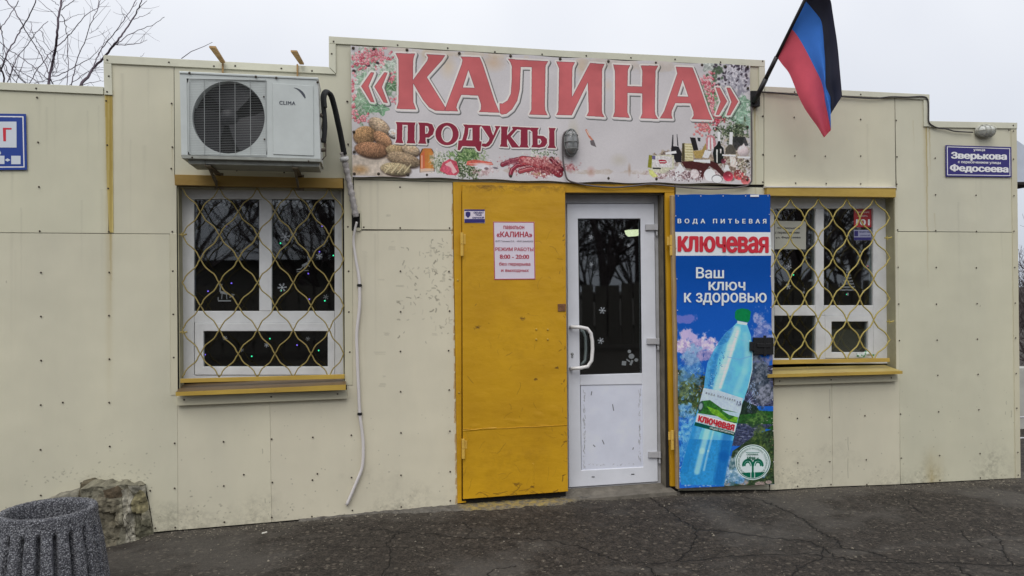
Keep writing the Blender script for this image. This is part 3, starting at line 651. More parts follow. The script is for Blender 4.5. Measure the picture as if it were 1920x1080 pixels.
for (x, y, q_) in [(966, 908, 9), (997, 913, 4), (978, 598, 5), (892, 614, 6), (1003, 712, 3), (1042, 690, 4), (935, 345, 18), (905, 350, 14)]:
    for k in range(14): dirt(x+r.gauss(0, q_/2), y+r.gauss(0, q_/4), q_*.8, r.uniform(-.5, .5), 1.4, .3)
for (x, y, rx, ry) in [(1040, 770, 16, 10), (1010, 778, 12, 7), (1052, 782, 8, 10), (965, 790, 22, 5), (1045, 530, 14, 20), (1050, 480, 10, 12), (905, 745, 16, 10), (1052, 600, 10, 16), (890, 800, 14, 6), (1020, 800, 20, 5), (915, 880, 20, 12)]: DC.ell(x, y, rx, ry, (0, 255, 0), r.uniform(-20, 20), .8, 1.0)
for pts in ([(1000, 870), (1001, 905)], [(870, 808), (930, 803)]): DC.stroke(jag(pts, 5, .8, 3), 2.5, (0, 255, 0), .9, 1.4)
DIMG = DC.image('door_wear', raw=True)
def leaf_mat():
    m = M_yel.copy(); m.name = 'ochre_paint_worn'; nt = m.node_tree; p = princ(m); N = nt.nodes.new; Lk = nt.links.new
    uv = N('ShaderNodeUVMap'); uv.uv_map = 'UVMap'; ti = N('ShaderNodeTexImage'); ti.image = DIMG; ti.extension = 'EXTEND'; Lk(uv.outputs[0], ti.inputs[0]); se = N('ShaderNodeSeparateColor'); Lk(ti.outputs[0], se.inputs[0])
    old = p.inputs['Base Color'].links[0].from_socket; mi = N('ShaderNodeMix'); mi.data_type = 'RGBA'; Lk(se.outputs[0], mi.inputs[0]); Lk(old, mi.inputs[6]); mi.inputs[7].default_value = (.15, .075, .012, 1); Lk(mi.outputs[2], p.inputs['Base Color'])
    on = p.inputs['Normal'].links[0].from_socket; b = N('ShaderNodeBump'); b.inputs['Strength'].default_value = .55; b.inputs['Distance'].default_value = .005; Lk(se.outputs[1], b.inputs['Height']); Lk(on, b.inputs['Normal']); Lk(b.outputs[0], p.inputs['Normal']); return m
lpts = wp([(866.6, 346), (1059.6, 349), (1065.2, 921.5), (868.2, 936)], .034); mb = MB(); mb.prism(lpts, (0, .02, 0)); leaf = mb.build('metal_door', leaf_mat(), shop, uvs=[DC.uv(v) for v in mb.v], bevel=.002)
# sheet joint, folds, patch strip, rivets
mb = MB(); r = random.Random(3); pl = [(868.5, 804.5), (890, 806), (905, 803.5), (950, 803), (975, 801), (1000, 800.5), (1030, 798.5), (1063, 797)]
mb.tube([W(x, y, .0352) for x, y in pl], .0028, 5); mb.build('sheet_joint', M_yel, leaf, smooth=True)
mb = MB()
for (x, y) in [(1005.7, 617.5), (1027, 618), (1005.5, 636.5), (1027, 636.5), (858.5, 525.5), (861, 736.5)]: mb.disc(W(x, y, .036 if x > 900 else .012), .0075, .006, 10)
rv = mb.build('rivets', M_yel2, leaf); tag(rv, kind='stuff')
slab('lock_plate', [(1046, 570), (1060.5, 569.5), (1060.8, 583.5), (1046.4, 584)], .040, .006, M_rust, leaf, .001)
for (x, y0, y1, d_, px_) in [(866, 436, 480, .036, leaf), (868.5, 823, 860, .036, leaf), (1258, 441, 479, .055, None), (1260.5, 807, 843, .055, None)]:
    mb = MB(); mb.tube([W(x, y0, d_+.008), W(x+.2, (y0+y1)/2-.4, d_+.008)], .0115, 10); mb.tube([W(x+.2, (y0+y1)/2+.4, d_+.008), W(x+.4, y1, d_+.008)], .0115, 10)
    s_ = 1 if x < 1000 else -1
    mb.prism(wp(rect(min(x, x+7*s_), y0+3, max(x, x+7*s_), (y0+y1)/2), d_), (0, .006, 0)); mb.build('hinge', M_hinge, px_ or sur, smooth=False, bevel=.001)
# white glazed door
dD = -.10
def dq(x0, y0, x1, y1, x2, y2, x3, y3): return [(x0, y0), (x1, y1), (x2, y2), (x3, y3)]
mb = MB()
mb.frame(wp([(1052, 362.5), (1233.5, 362.5), (1240, 906), (1052, 918)], dD-.012), wp([(1062.3, 381.3), (1227.3, 381.3), (1234.3, 903.5), (1066, 915)], dD-.012), .06)
dfr = mb.build('door_frame', M_white_d, shop, bevel=.002)
mb = MB()
mb.frame(wp([(1063.2, 382), (1226.8, 382), (1233.8, 903), (1066.8, 914)], dD), wp([(1083.5, 410), (1201, 410), (1206, 875.7), (1090, 882)], dD), .05)
mb.prism(wp([(1087.7, 703), (1204, 699.5), (1204.3, 720.5), (1088, 722.5)], dD-.001), (0, .048, 0))
door = mb.build('glazed_door', M_white, shop, bevel=.003)
slab('pane', [(1084, 410.5), (1201.2, 410.5), (1204, 699), (1087.8, 702.5)], dD-.012, .004, M_glass, door)
mb = MB(); mb.frame(wp([(1083, 409.5), (1202, 409.5), (1204.8, 700), (1087, 703.5)], dD-.006), wp([(1085, 411.5), (1200.3, 411.5), (1203, 698), (1089, 701.5)], dD-.006), .02); mb.build('seal', M_rub, door)
# kick panel with scuffed edge (wear image)
KC = Canvas(dD, W(1080, 730, dD).x, W(1080, 890, dD).z, W(1215, 730, dD).x, W(1080, 715, dD).z, 500, (182, 185, 196))
KC.a += (fbm(KC.h, KC.w, 60, 4, 3)[..., None]-.5)*16
r = random.Random(9)
for k in range(150):
    s_ = r.random()
    if s_ < .45: x, y = 1096+r.gauss(0, 1.4), r.uniform(735, 880)
    elif s_ < .8: x, y = 1200+r.gauss(0, 1.2), r.uniform(735, 865)
    else: x, y = r.uniform(1100, 1190), 873-(r.random()*3)-(0)
    KC.stroke([(x, y), (x+r.uniform(-1.5, 1.5), y+r.uniform(-7, 7) if s_ < .8 else y+r.uniform(-1, 1))], r.uniform(.5, 1.5), (110, 108, 108), r.uniform(.2, .6))
for pts in ([(1110, 735), (1109, 741)], [(1149, 759), (1151, 770)], [(1130, 826), (1133, 833)], [(1188, 840), (1187, 843)], [(1113, 835), (1116, 838)]): KC.stroke(pts, 1.6, (60, 60, 62), .8)
mb = MB(); mb.prism(wp([(1089, 723), (1205, 720.5), (1206.5, 876), (1090.6, 882.3)], dD-.007), (0, .006, 0))
mb.build('kick_panel', img_mat('scuffed_white', KC.image('scuffs'), .4), door, uvs=[KC.uv(v) for v in mb.v])
# pull handle, keyhole, hinges
mb = MB(); hp = [(1070, 613, 0), (1072, 613, .05), (1088, 613.5, .055), (1101, 616, .055), (1108, 625, .055), (1110.5, 640, .055), (1111, 655, .055), (1109.5, 676, .055), (1102, 687, .055), (1088, 690, .055), (1073, 691, .05), (1070, 691, 0)]
mb.tube([W(x, y, dD+dd) for x, y, dd in hp], .0135, 12); mb.tube([W(x, y, dD+.001) for x, y in [(1070, 613), (1070.2, 613.2)]], .02, 10)
mb.build('pull_handle', mk('handle_white', (188, 186, 184), .3, var=.1, vs=30), door, smooth=True)
mb = MB(); mb.tube([W(1088, 618, dD-.03), W(1094, 622, dD-.035), W(1097.5, 632, dD-.035), W(1098.5, 655, dD-.035), W(1097, 676, dD-.035), W(1090, 684, dD-.03)], .0115, 10); mb.build('handle_reflection', mk('reflection_white', (230, 230, 228), .4), door, smooth=True)  # added pale tube behind the glass, imitates the pull handle's reflection in the pane
mb = MB(); mb.disc(W(1073, 664, dD+.001), .012, .006, 12); mb.disc(W(1073, 669, dD+.001), .009, .006, 12); mb.build('lock_cylinder', M_grey, door)
for (y) in (426, 640, 853):
    x = 1222+(y-426)*.0128; mb = MB(); mb.prism(wp(rect(x-11, y-5.5, x+8, y+5.5), dD+.018), (0, .018, 0)); mb.tube([W(x+9.5, y-6, dD+.012), W(x+9.7, y+6, dD+.012)], .011, 8); mb.tube([W(x+9.5, y+8, dD+.008), W(x+9.7, y+16, dD+.008)], .009, 8)
    mb.build('hinge', M_white_d, door, bevel=.002)
for pts in (rect(1109.5, 893.5, 1115, 895), rect(1183.5, 888.5, 1189.5, 890)): slab('drain_cap', pts, dD+.002, .002, M_rub, door)
# ceiling lamp inside, seen through the door glass
mb = MB(); mb.prism(wp([(1177, 431), (1198, 430), (1199, 441.5), (1184, 442.5), (1179, 438)], -1.9), (0, .1, 0)); tag(mb.build('ceiling_lamp', emis('lamp_glow', (.95, 1, .62), 1.5)), 'small lit ceiling lamp glowing behind the top of the glazed door', 'lamp')
# threshold step and apron
zt_ = W(1150, 907, dD).z
mb = MB(); r = random.Random(5)
xa, xb = DX0-.02, DX1+.02; top = [(xa, .11, W(1066, 916, dD).z-.004), (xb, .11, W(1240, 905, dD).z-.004)]
front = [(W(1268, 924, .06).x, -.07, W(1268, 922, .07).z), (W(1200, 928, .09).x, -.10, W(1200, 927, .10).z), (W(1130, 934, .09).x, -.09, W(1130, 933, .09).z), (W(1064, 925, .05).x-.05, -.04, W(1064, 938, .04).z)]
P = [Vector(p) for p in top+front]; mb.add(P+[p-Vector((0, 0, .2)) for p in P], [tuple(range(6))]+[(k, k+6, (k+1) % 6+6, (k+1) % 6) for k in range(6)])
mb.build('doorstep', M_concrete, shop)
# fixings of the cladding (tiny screws)
scr = []
def S_(off, sc, *p): scr.extend(zm(off, sc)(*p))
S_((0, 0), 3, (203, 497), (208, 548), (214, 800), (219, 1051), (597, 567), (603, 816), (608, 1060), (965, 582), (969, 827), (963, 948), (603, 337), (950, 350), (1203, 372), (1323, 370), (612, 428), (602, 516))
S_((0, 320), 3, (223, 340), (612, 343), (230, 573), (614, 572), (230, 820), (613, 815), (231, 1068), (615, 1060), (969, 343), (972, 565), (975, 808), (977, 1051))
S_((0, 640), 3.375, (258, 403), (256, 686), (691, 387), (694, 665), (1105, 645), (1105, 930), (397, 387), (258, 975), (950, 945))
S_((280, 700), 3.485, (485, 447), (799, 430), (1068, 418), (1320, 404), (486, 735), (804, 713), (1066, 697), (1321, 681), (39, 1012), (169, 1007), (490, 972), (800, 941), (1062, 936), (1327, 896), (1098, 656), (617, 662))
S_((600, 320), 3.857, (579, 119), (202, 406), (317, 409), (580, 414), (937, 415), (207, 727), (582, 727), (933, 729), (209, 1022), (583, 1020), (937, 1015))
S_((640, 600), 2.842, (315, 167), (572, 163), (45, 171), (316, 382), (575, 373), (318, 601), (578, 592), (318, 827), (580, 808), (319, 996), (581, 963))
S_((1380, 0), 3, (152, 653), (328, 660), (702, 671), (902, 677), (153, 870), (332, 876), (503, 878), (702, 877), (906, 882), (151, 1024), (336, 1030), (508, 1033), (702, 1034), (905, 1036), (1121, 889), (1561, 895), (1561, 737), (1535, 733))
S_((1400, 320), 3.375, (1196, 152), (1452, 155), (1692, 158), (956, 374), (1197, 379), (1455, 384), (1692, 383), (959, 611), (1200, 612), (1454, 614), (1697, 612), (963, 843), (1202, 844), (1459, 841), (1700, 838), (967, 1075), (1206, 1072), (1461, 1065), (1703, 1058))
S_((1440, 640), 3.6, (1147, 229), (1419, 223), (1676, 217), (199, 519), (415, 512), (655, 502), (895, 491), (1152, 475), (1424, 461), (1680, 451), (202, 820), (418, 812), (664, 799), (899, 788), (1159, 770), (1432, 757), (1687, 749), (200, 978), (426, 966), (668, 966), (1161, 938), (1434, 922), (1690, 903))
S_((320, 60), 2.842, (343, 180), (590, 194), (753, 207), (868, 50), (858, 116), (942, 370), (945, 597), (878, 382), (605, 748), (352, 738))
S_((640, 60), 3.724, (393, 91), (743, 112), (1072, 138), (1402, 155), (40, 485), (48, 785)); S_((1020, 60), 3.376, (268, 150), (551, 163), (830, 173), (1118, 190), (1385, 183), (1384, 533), (1386, 775), (1386, 950)); S_((1380, 0), 3, (330, 517), (702, 531), (1560, 705), (1121, 697))
mb = MB()
for (x, y) in scr: mb.disc(W(x, y, .0135 if (y < 180 or x > 1890) else .0045), .0064, .004, 7)
for (x, y) in zm((280, 700), 3.485)((228, 173), (796, 153), (1230, 135))+zm((1440, 640), 3.6)((80, 268), (426, 259), (833, 246)): mb.disc(W(x, y, .0355), .0062, .004, 7)
tag(mb.build('screws', M_screw, shop), kind='stuff')

# ------------------------------------------------------------------ TEXT
_fc = {}
def glyphs(txt, bold, sp=1.0):
    k = (txt, bold, sp)
    if k in _fc: return _fc[k]
    cu = bpy.data.curves.new('t', 'FONT'); cu.body = txt; cu.size = 1; cu.resolution_u = 3; cu.space_character = sp; cu.fill_mode = 'FRONT'
    ob = bpy.data.objects.new('t', cu); COL.objects.link(ob)
    dg = bpy.context.evaluated_depsgraph_get(); dg.update(); tcu = ob.to_curve(dg)
    loops = []
    for sp_ in tcu.splines:
        if sp_.type == 'BEZIER':
            bp_ = sp_.bezier_points; pts = []
            for i_ in range(len(bp_)):
                a_, b_ = bp_[i_], bp_[(i_+1) % len(bp_)]; d0 = b_.co-a_.co; n0 = Vector((-d0.y, d0.x, 0)).normalized()
                if max(abs((a_.handle_right-a_.co).dot(n0)), abs((b_.handle_left-a_.co).dot(n0))) < .002: pts.append((a_.co.x, a_.co.y)); continue
                q = interpolate_bezier(a_.co, a_.handle_right, b_.handle_left, b_.co, 5); pts += [(p.x, p.y) for p in q[:-1]]
        else: pts = [(p.co.x, p.co.y) for p in sp_.points]
        cl = []
        for p in pts:
            if not cl or abs(p[0]-cl[-1][0])+abs(p[1]-cl[-1][1]) > 1e-5: cl.append(p)
        if len(cl) > 2: loops.append(cl)
    ob.to_curve_clear()
    area = lambda L: sum(L[i][0]*L[(i+1) % len(L)][1]-L[(i+1) % len(L)][0]*L[i][1] for i in range(len(L)))/2
    def inside(p, L):
        c_ = False
        for i in range(len(L)):
            (ax, ay), (bx2, by2) = L[i], L[(i+1) % len(L)]
            if (ay > p[1]) != (by2 > p[1]) and p[0] < (bx2-ax)*(p[1]-ay)/(by2-ay)+ax: c_ = not c_
        return c_
    ar = [area(L) for L in loops]; sgn_ = 1 if ar[max(range(len(ar)), key=lambda i: abs(ar[i]))] > 0 else -1
    def within(i, j): return abs(ar[j]) > abs(ar[i]) and all(inside(p, loops[j]) for p in loops[i][::3])
    hol = {}; hs0 = {}
    for i in range(len(loops)):
        c_ = [j for j in range(len(loops)) if j != i and ar[i]*ar[j] < 0 and within(i, j)]
        if c_: hs0[i] = min(c_, key=lambda j: abs(ar[j]))
    outs = [i for i in range(len(loops)) if i not in hs0]; hol = {i: [] for i in outs}
    for i, j in hs0.items():
        if j in hol: hol[j].append(i)
    v = []; f = []
    for i in outs:
        ls = [loops[i]]+[loops[j] for j in hol[i]]; n_ = len(v); vc = []; ed = []
        for L in ls:
            m0 = len(vc); vc += [Vector(p) for p in L]; ed += [(m0+k, m0+(k+1) % len(L)) for k in range(len(L))]
        ov, oe, of = delaunay_2d_cdt(vc, ed, [], 0, 1e-6)[:3]
        v += [(p[0], p[1]) for p in ov]
        for t3 in of:
            a3 = [ov[k] for k in t3]; c_ = (sum(p[0] for p in a3)/3, sum(p[1] for p in a3)/3)
            if not inside(c_, ls[0]) or any(inside(c_, L) for L in ls[1:]): continue
            o3 = (a3[1][0]-a3[0][0])*(a3[2][1]-a3[0][1])-(a3[2][0]-a3[0][0])*(a3[1][1]-a3[0][1])
            f.append(tuple(n_+k for k in (t3 if o3 > 0 else t3[::-1])))
    bpy.data.objects.remove(ob); bpy.data.curves.remove(cu); _fc[k] = (v, f); return v, f
def text(parent, txt, quad, d, mat, bold=.02, sp=1.0, name='lettering', split=False):
    """quad: TL TR BR BL of the ink box on the facade"""
    v, f = glyphs(txt, 0, sp)
    if not v: return
    b_ = bold*1.1
    x0 = min(a for a, b in v); x1 = max(a for a, b in v); y0 = min(b for a, b in v); y1 = max(b for a, b in v)
    x0 -= b_; x1 += b_; y0 -= b_*.5; y1 += b_*.5
    TL, TR, BR, BL = [W(a, b, d) for a, b in quad]; V = []; F0 = f; f = []
    offs = [(0, 0)]+([(b_*math.cos(k*math.pi/4), .5*b_*math.sin(k*math.pi/4)) for k in range(8)] if b_ > 0 else [])
    for q_, (ox, oy) in enumerate(offs):
        n_ = len(V)
        for a, b in v:
            s_ = (a+ox-x0)/(x1-x0); t = (b+oy-y0)/(y1-y0); V.append(BL.lerp(BR, s_).lerp(TL.lerp(TR, s_), t)+Vector((0, -q_*.00004, 0)))
        f += [tuple(i+n_ for i in p) for p in F0]
    if split:
        n0_ = len(v); lo = {}; par_ = list(range(n0_))
        def fd(a):
            while par_[a] != a: par_[a] = par_[par_[a]]; a = par_[a]
            return a
        for p in F0:
            for i in p[1:]: par_[fd(i)] = fd(p[0])
        cl = {}
        for p in F0: cl.setdefault(fd(p[0]), []).append(p)
        iv = sorted([[min(v[i][0] for p in ps for i in p), max(v[i][0] for p in ps for i in p), [k]] for k, ps in cl.items()])
        gr_ = []
        for a, b, k in iv:
            if gr_ and a < gr_[-1][1]-.01: gr_[-1][1] = max(b, gr_[-1][1]); gr_[-1][2] += k
            else: gr_.append([a, b, list(k)])
        for a, b, ks in gr_:
            st_ = set(ks); VV = []; FF = []; mp_ = {}
            for p in f:
                if fd(p[0] % n0_) in st_:
                    for i in p:
                        if i not in mp_: mp_[i] = len(VV); VV.append(V[i])
                    FF.append(tuple(mp_[i] for i in p))
            build('letter', VV, FF, mat, parent)
        return
    o_ = build(name, V, f, mat, parent); return o_
def qr(x0, y0, x1, y1, sl=0): return [(x0, y0), (x1, y0+sl), (x1, y1+sl), (x0, y1)]
def flat(name, rgb, rough=.5, **k): return mk(name, rgb, rough, var=.03, bump=.01, **k)
T_red = flat('print_red', (150, 32, 52)); T_white = flat('print_white', (192, 200, 222)); T_brand = flat('print_brand_red', (172, 34, 48)); T_navy = flat('print_navy', (38, 34, 92)); T_sw = flat('print_sign_white', (196, 196, 214)); T_grey = flat('print_grey', (90, 82, 92)); T_black = flat('print_black', (34, 34, 38)); T_green = flat('print_green', (12, 84, 60))

def cloud(cx, cy, sx, sy, n, cols, al=.95, C=None, cell=50, cell2=22):
    QC = C or globals()['QC']
    sx *= 2.3; sy *= 2.3; P = QC.P([(cx-sx*1.5, cy-sy*1.5), (cx+sx*1.5, cy+sy*1.5)]); x0, x1, y0, y1 = QC.box(P)
    if x1-x0 < 4 or y1-y0 < 4: return
    X, Y = np.meshgrid(np.linspace(-1.5, 1.5, x1-x0), np.linspace(1.5, -1.5, y1-y0)); sd = int(cx*3+cy)
    n1 = fbm(y1-y0, x1-x0, cell, 6, sd, .6); n2 = fbm(y1-y0, x1-x0, cell2, 5, sd+1, .65)
    m = np.clip((1-np.hypot(X, Y)+(n1-.5)*2.4)*3, 0, 1)*np.clip((1.45-np.maximum(abs(X), abs(Y)))*5, 0, 1); f = np.clip((n2-.5)*3.2+.5-Y*.35, 0, 1)[..., None]
    c = np.array(cols[-1])*(1-f)+np.array(cols[1])*f; a = (m*al)[..., None]; sl = (slice(y0, y1), slice(x0, x1)); QC.a[sl] = QC.a[sl]*(1-a)+c*a
# ------------------------------------------------------------------ MAIN SIGN BANNER
dS = .03
c0 = W(640, 360, dS); c1 = W(1425, 70, dS)
BC = Canvas(dS, c0.x, c0.z, c1.x, c1.z, 720, (176, 172, 173))
nb = fbm(BC.h, BC.w, 240, 5, 40)[..., None]; BC.a += (nb-.5)*16; BC.a += (fbm(BC.h, BC.w, 5, 2, 41)[..., None]-.5)*7
z3 = zm((640, 60), 3.724); z4 = zm((1020, 60), 3.376)
for (x, y, rx, ry, c, al) in [(840, 125, 20, 28, (186, 160, 120), .45), (925, 118, 28, 20, (186, 150, 110), .5), (800, 110, 14, 30, (180, 160, 120), .35), (1090, 125, 14, 26, (188, 160, 126), .45), (1140, 160, 10, 14, (186, 160, 130), .35), (1075, 255, 14, 40, (160, 150, 110), .35), (1160, 300, 20, 14, (150, 140, 110), .3), (1180, 318, 4, 14, (130, 95, 70), .6), (1108, 322, 10, 12, (150, 90, 80), .5), (1070, 315, 6, 12, (150, 70, 80), .6)]:
    BC.ell(x, y, rx, ry, c, 0, al, 1.0)
for a in [(690, 118, 15, 12, ((150, 156, 148), (196, 192, 188), (98, 120, 98))), (680, 190, 12, 18, ((150, 160, 150), (190, 190, 184), (84, 112, 84))), (735, 140, 9, 16, ((150, 160, 150), (188, 188, 182), (96, 122, 96))), (1378, 150, 16, 22, ((150, 150, 156), (188, 184, 190), (120, 118, 128))), (1385, 215, 12, 14, ((120, 150, 130), (176, 188, 178), (80, 112, 86))), (1330, 190, 9, 22, ((150, 140, 140), (190, 170, 168), (90, 118, 86)))]: cloud(a[0], a[1], a[2], a[3], 0, a[4], .9, BC, 30, 12)
for a in [(1030, 320, 150, 5, ((150, 140, 120), (188, 182, 182), (140, 120, 96)), .35), (850, 100, 60, 6, ((0, 0, 0), (184, 168, 140), (168, 146, 112)), .35), (1160, 120, 60, 8, ((0, 0, 0), (186, 172, 150), (170, 150, 124)), .3)]: cloud(a[0], a[1], a[2], a[3], 0, a[4], a[5], BC, 60, 30)
r = random.Random(12)
def berries(cx, cy, sx, sy, n, cols=((184, 104, 114), (196, 132, 140), (160, 70, 84), (204, 150, 154), (188, 116, 124))):
    for k in range(n):
        x = cx+r.gauss(0, sx); y = cy+r.gauss(0, sy); x = min(max(x, 661), 1404); c = r.choice(cols); q = r.uniform(2.2, 3.4)
        BC.ell(x, y+.4, q, q, (120, 50, 60), 0, .4, .3); BC.ell(x, y, q*.85, q*.85, c, 0, .95, .3); BC.ell(x-.7, y-.8, q*.35, q*.35, (222, 180, 178), 0, .8, .5)
def leaf_(cx, cy, s_, rot, c, al=.9):
    pts = []
    for k in range(22):
        t = 2*math.pi*k/22; q = s_*(1+.28*math.cos(5*t)+r.uniform(-.08, .08))*(.75+.25*abs(math.cos(t/2)))
        pts.append((cx+q*math.cos(t+rot), cy+q*.85*math.sin(t+rot)))
    BC.fill(pts, c, al, .35, r.randrange(999), 10)
    for k in range(5): a = rot+k*1.256; BC.stroke([(cx, cy), (cx+math.cos(a)*s_, cy+.85*math.sin(a)*s_)], .8, (205, 208, 200), .6)
for a in [(700, 105, 17, 0, (140, 158, 140)), (683, 148, 15, 1, (128, 152, 130)), (720, 140, 13, .4, (138, 158, 138)), (676, 186, 17, .7, (118, 142, 118)), (695, 200, 15, 2, (104, 138, 108)), (715, 203, 14, 1.4, (94, 130, 100)), (733, 160, 12, 1, (80, 112, 78)), (735, 115, 12, 2, (150, 160, 148)), (672, 222, 11, 0, (84, 112, 78)), (664, 160, 10, 0, (150, 160, 150))]: leaf_(*a)
for (x, y, q) in [(690, 122, 6), (708, 118, 5), (664, 133, 5), (700, 96, 4)]: BC.ell(x, y, q, q*.7, (40, 26, 30), 20, .9, .5)
berries(678, 112, 11, 8, 70); berries(703, 102, 14, 7, 60); berries(715, 113, 8, 8, 30); berries(662, 172, 2, 16, 26); berries(663, 212, 3, 8, 24); berries(684, 223, 8, 5, 22); berries(735, 145, 5, 6, 16); berries(738, 187, 3, 3, 8)
for a in [(1330, 122, 16, 1, (150, 156, 150)), (1332, 178, 15, .5, (96, 130, 90)), (1330, 202, 12, 1.5, (90, 126, 88)), (1385, 208, 15, .3, (120, 150, 128)), (1396, 228, 16, 1, (130, 158, 140)), (1392, 190, 12, 0, (110, 140, 118)), (1348, 215, 13, .9, (120, 150, 124))]: leaf_(*a)
for k in range(70):
    x = r.uniform(1335, 1402); y = 118+abs(r.gauss(0, 26)); BC.ell(x, y, r.uniform(1, 5), r.uniform(1, 3.4), (52, 44, 54), r.uniform(0, 180), .85, .4)
for k in range(26): BC.ell(1340+r.gauss(0, 7), 137+r.gauss(0, 9), 4, 3, (70, 86, 66), r.uniform(0, 180), .8, .4)
berries(1322, 153, 8, 9, 44); berries(1333, 178, 5, 9, 30); berries(1333, 203, 4, 6, 18)
berries(1318, 240, 8, 6, 46, ((176, 96, 98), (190, 120, 116))); berries(1345, 228, 7, 6, 30, ((160, 50, 66), (176, 70, 84)))
# bread
def loaf(cx, cy, rx, ry, rot, c, sd):
    BC.ell(cx+.5, cy+2, rx+1.5, ry+1.5, (44, 30, 24), rot, .85, .2); BC.ell(cx, cy, rx, ry, c, rot, 1, .12, .45, sd, .35, 5)
    for k in range(12): BC.ell(cx+r.gauss(0, rx*.35), cy+r.gauss(0, ry*.3), r.uniform(1, 3), r.uniform(.6, 1.4), (176, 140, 104), rot+r.uniform(-20, 20), .45, .6)
BC.fill([(661, 290), (760, 296), (760, 332), (661, 329)], (172, 160, 146), .9, .2, 5); BC.ell(675, 318, 22, 12, (150, 112, 66), 0, .7, .8, .3, 8)
loaf(711, 236, 23, 14, 35, (158, 138, 116), 1); loaf(684, 254, 23, 19, -15, (142, 112, 80), 2); loaf(717, 261, 21, 13, 40, (148, 112, 84), 3); loaf(737, 250, 10, 8, 30, (190, 186, 182), 31)
loaf(697, 281, 34, 16, 6, (132, 98, 74), 4); loaf(743, 281, 21, 11, 0, (146, 126, 96), 5); loaf(770, 281, 18, 11, 20, (164, 144, 120), 6); loaf(757, 299, 34, 14, 14, (136, 118, 96), 7); loaf(742, 317, 30, 13, 5, (148, 134, 106), 8)
for k in range(4): BC.stroke([(722+k*12, 324), (734+k*12, 309)], 2.2, (186, 174, 140), .8)
# juice bottle
BC.fill([(791, 279), (810, 279), (815, 288), (815, 322), (787, 324), (786, 290)], (60, 34, 22), .8); BC.fill([(794, 278), (808, 278), (813.5, 289), (813.5, 320), (788, 322), (788, 290)], (164, 104, 52), 1, .12, 4, 20)
BC.fill([(789, 290), (796, 281), (797, 318), (789, 318)], (178, 84, 62), .7); BC.stroke([(791, 292), (791, 314)], 2, (214, 170, 150), .8); BC.stroke([(806, 288), (806, 314)], 5, (182, 134, 60), .5, 3); BC.fill([(788, 316), (813, 316), (813, 325), (788, 325)], (190, 178, 170), .7); BC.stroke([(802, 256), (802, 266)], 6, (30, 22, 26), .9)
for a in [(872, 292, 15, 10, ((0, 0, 0), (140, 156, 112), (58, 82, 48)), .95), (876, 320, 14, 6, ((0, 0, 0), (150, 150, 130), (44, 56, 36)), .95), (822, 305, 7, 10, ((0, 0, 0), (190, 188, 180), (90, 104, 76)), .8), (1010, 312, 26, 8, ((0, 0, 0), (196, 160, 158), (130, 56, 62)), .9), (905, 315, 16, 6, ((0, 0, 0), (196, 190, 192), (150, 120, 120)), .8)]: cloud(a[0], a[1], a[2], a[3], 0, a[4], a[5], BC, 24, 9)
# cabbage, greens, ham, sausages, meat
for k in range(160):
    x = 872+r.gauss(0, 15); y = 290+r.gauss(0, 10); a = r.uniform(.2, 1.2); l_ = r.uniform(3, 9)
    if y < 340 and 838 < x < 908: BC.stroke([(x, y), (x+l_*math.cos(a), y+l_*math.sin(a))], r.uniform(.8, 2), r.choice([(70, 98, 58), (120, 146, 92), (150, 166, 122), (56, 76, 46), (96, 124, 72)]), .9)
for k in range(200):
    x = 872+r.gauss(0, 13); y = 318+r.gauss(0, 7); BC.ell(x, y, r.uniform(1, 3), r.uniform(.8, 2), r.choice([(40, 54, 34), (70, 90, 50), (190, 188, 180), (52, 66, 44)]), r.uniform(0, 180), .85, .4)
for k in range(60): BC.ell(824+r.gauss(0, 6), 300+r.gauss(0, 9), r.uniform(1, 3), r.uniform(1, 2), r.choice([(60, 80, 50), (196, 190, 184), (120, 130, 100)]), r.uniform(0, 180), .7, .4)
BC.fill([(824, 320), (830, 305), (843, 298), (856, 303), (861, 322), (855, 329), (838, 328)], (168, 70, 84), 1, .25, 6); BC.fill([(834, 308), (845, 302), (857, 322), (850, 326)], (206, 176, 174), .85); BC.ell(838, 318, 11, 8, (178, 80, 98), 20, .9, .3, .2, 3)
BC.fill([(876, 302), (890, 299), (922, 304), (925, 309), (885, 311), (874, 309)], (176, 88, 76), 1, .25, 4); BC.stroke([(880, 307), (922, 307)], 1.3, (216, 180, 170), .8); BC.ell(905, 312, 20, 8, (196, 192, 196), 5, .9, .5); BC.ell(912, 316, 5, 3, (90, 70, 74), 0, .8, .4); BC.ell(929, 315, 6, 2.2, (84, 76, 84), 10, .8, .4)
def sausage(p, wd, c): BC.stroke(p, wd+2, (60, 18, 26), .8); BC.stroke(p, wd, c, 1); BC.stroke([(x-1, y-wd*.22) for x, y in p], wd*.25, (206, 150, 150), .55)
sausage([(942, 309), (958, 302), (975, 298)], 7, (118, 40, 56)); sausage([(957, 328), (960, 318), (970, 310), (982, 308)], 6, (124, 38, 54)); sausage([(980, 301), (1000, 303), (1020, 310)], 16, (158, 60, 66)); sausage([(1018, 309), (1035, 318), (1048, 325)], 15, (120, 36, 46)); sausage([(1034, 298), (1044, 308), (1053, 318)], 8, (92, 26, 40)); sausage([(975, 322), (988, 318), (1000, 316)], 7, (140, 60, 66))
for a in [(1005, 303, 15, 5, ((0, 0, 0), (190, 146, 142), (128, 56, 60)), .8), (1032, 316, 12, 5, ((0, 0, 0), (168, 104, 100), (92, 36, 44)), .8), (962, 304, 10, 3, ((0, 0, 0), (150, 90, 98), (92, 34, 48)), .7)]: cloud(a[0], a[1], a[2], a[3], 0, a[4], a[5], BC, 14, 7)
for k in range(60): BC.ell(1003+r.gauss(0, 14), 306+r.gauss(0, 5), 1.4, .8, r.choice([(206, 170, 165), (130, 40, 50)]), r.uniform(0, 180), .7, .4)
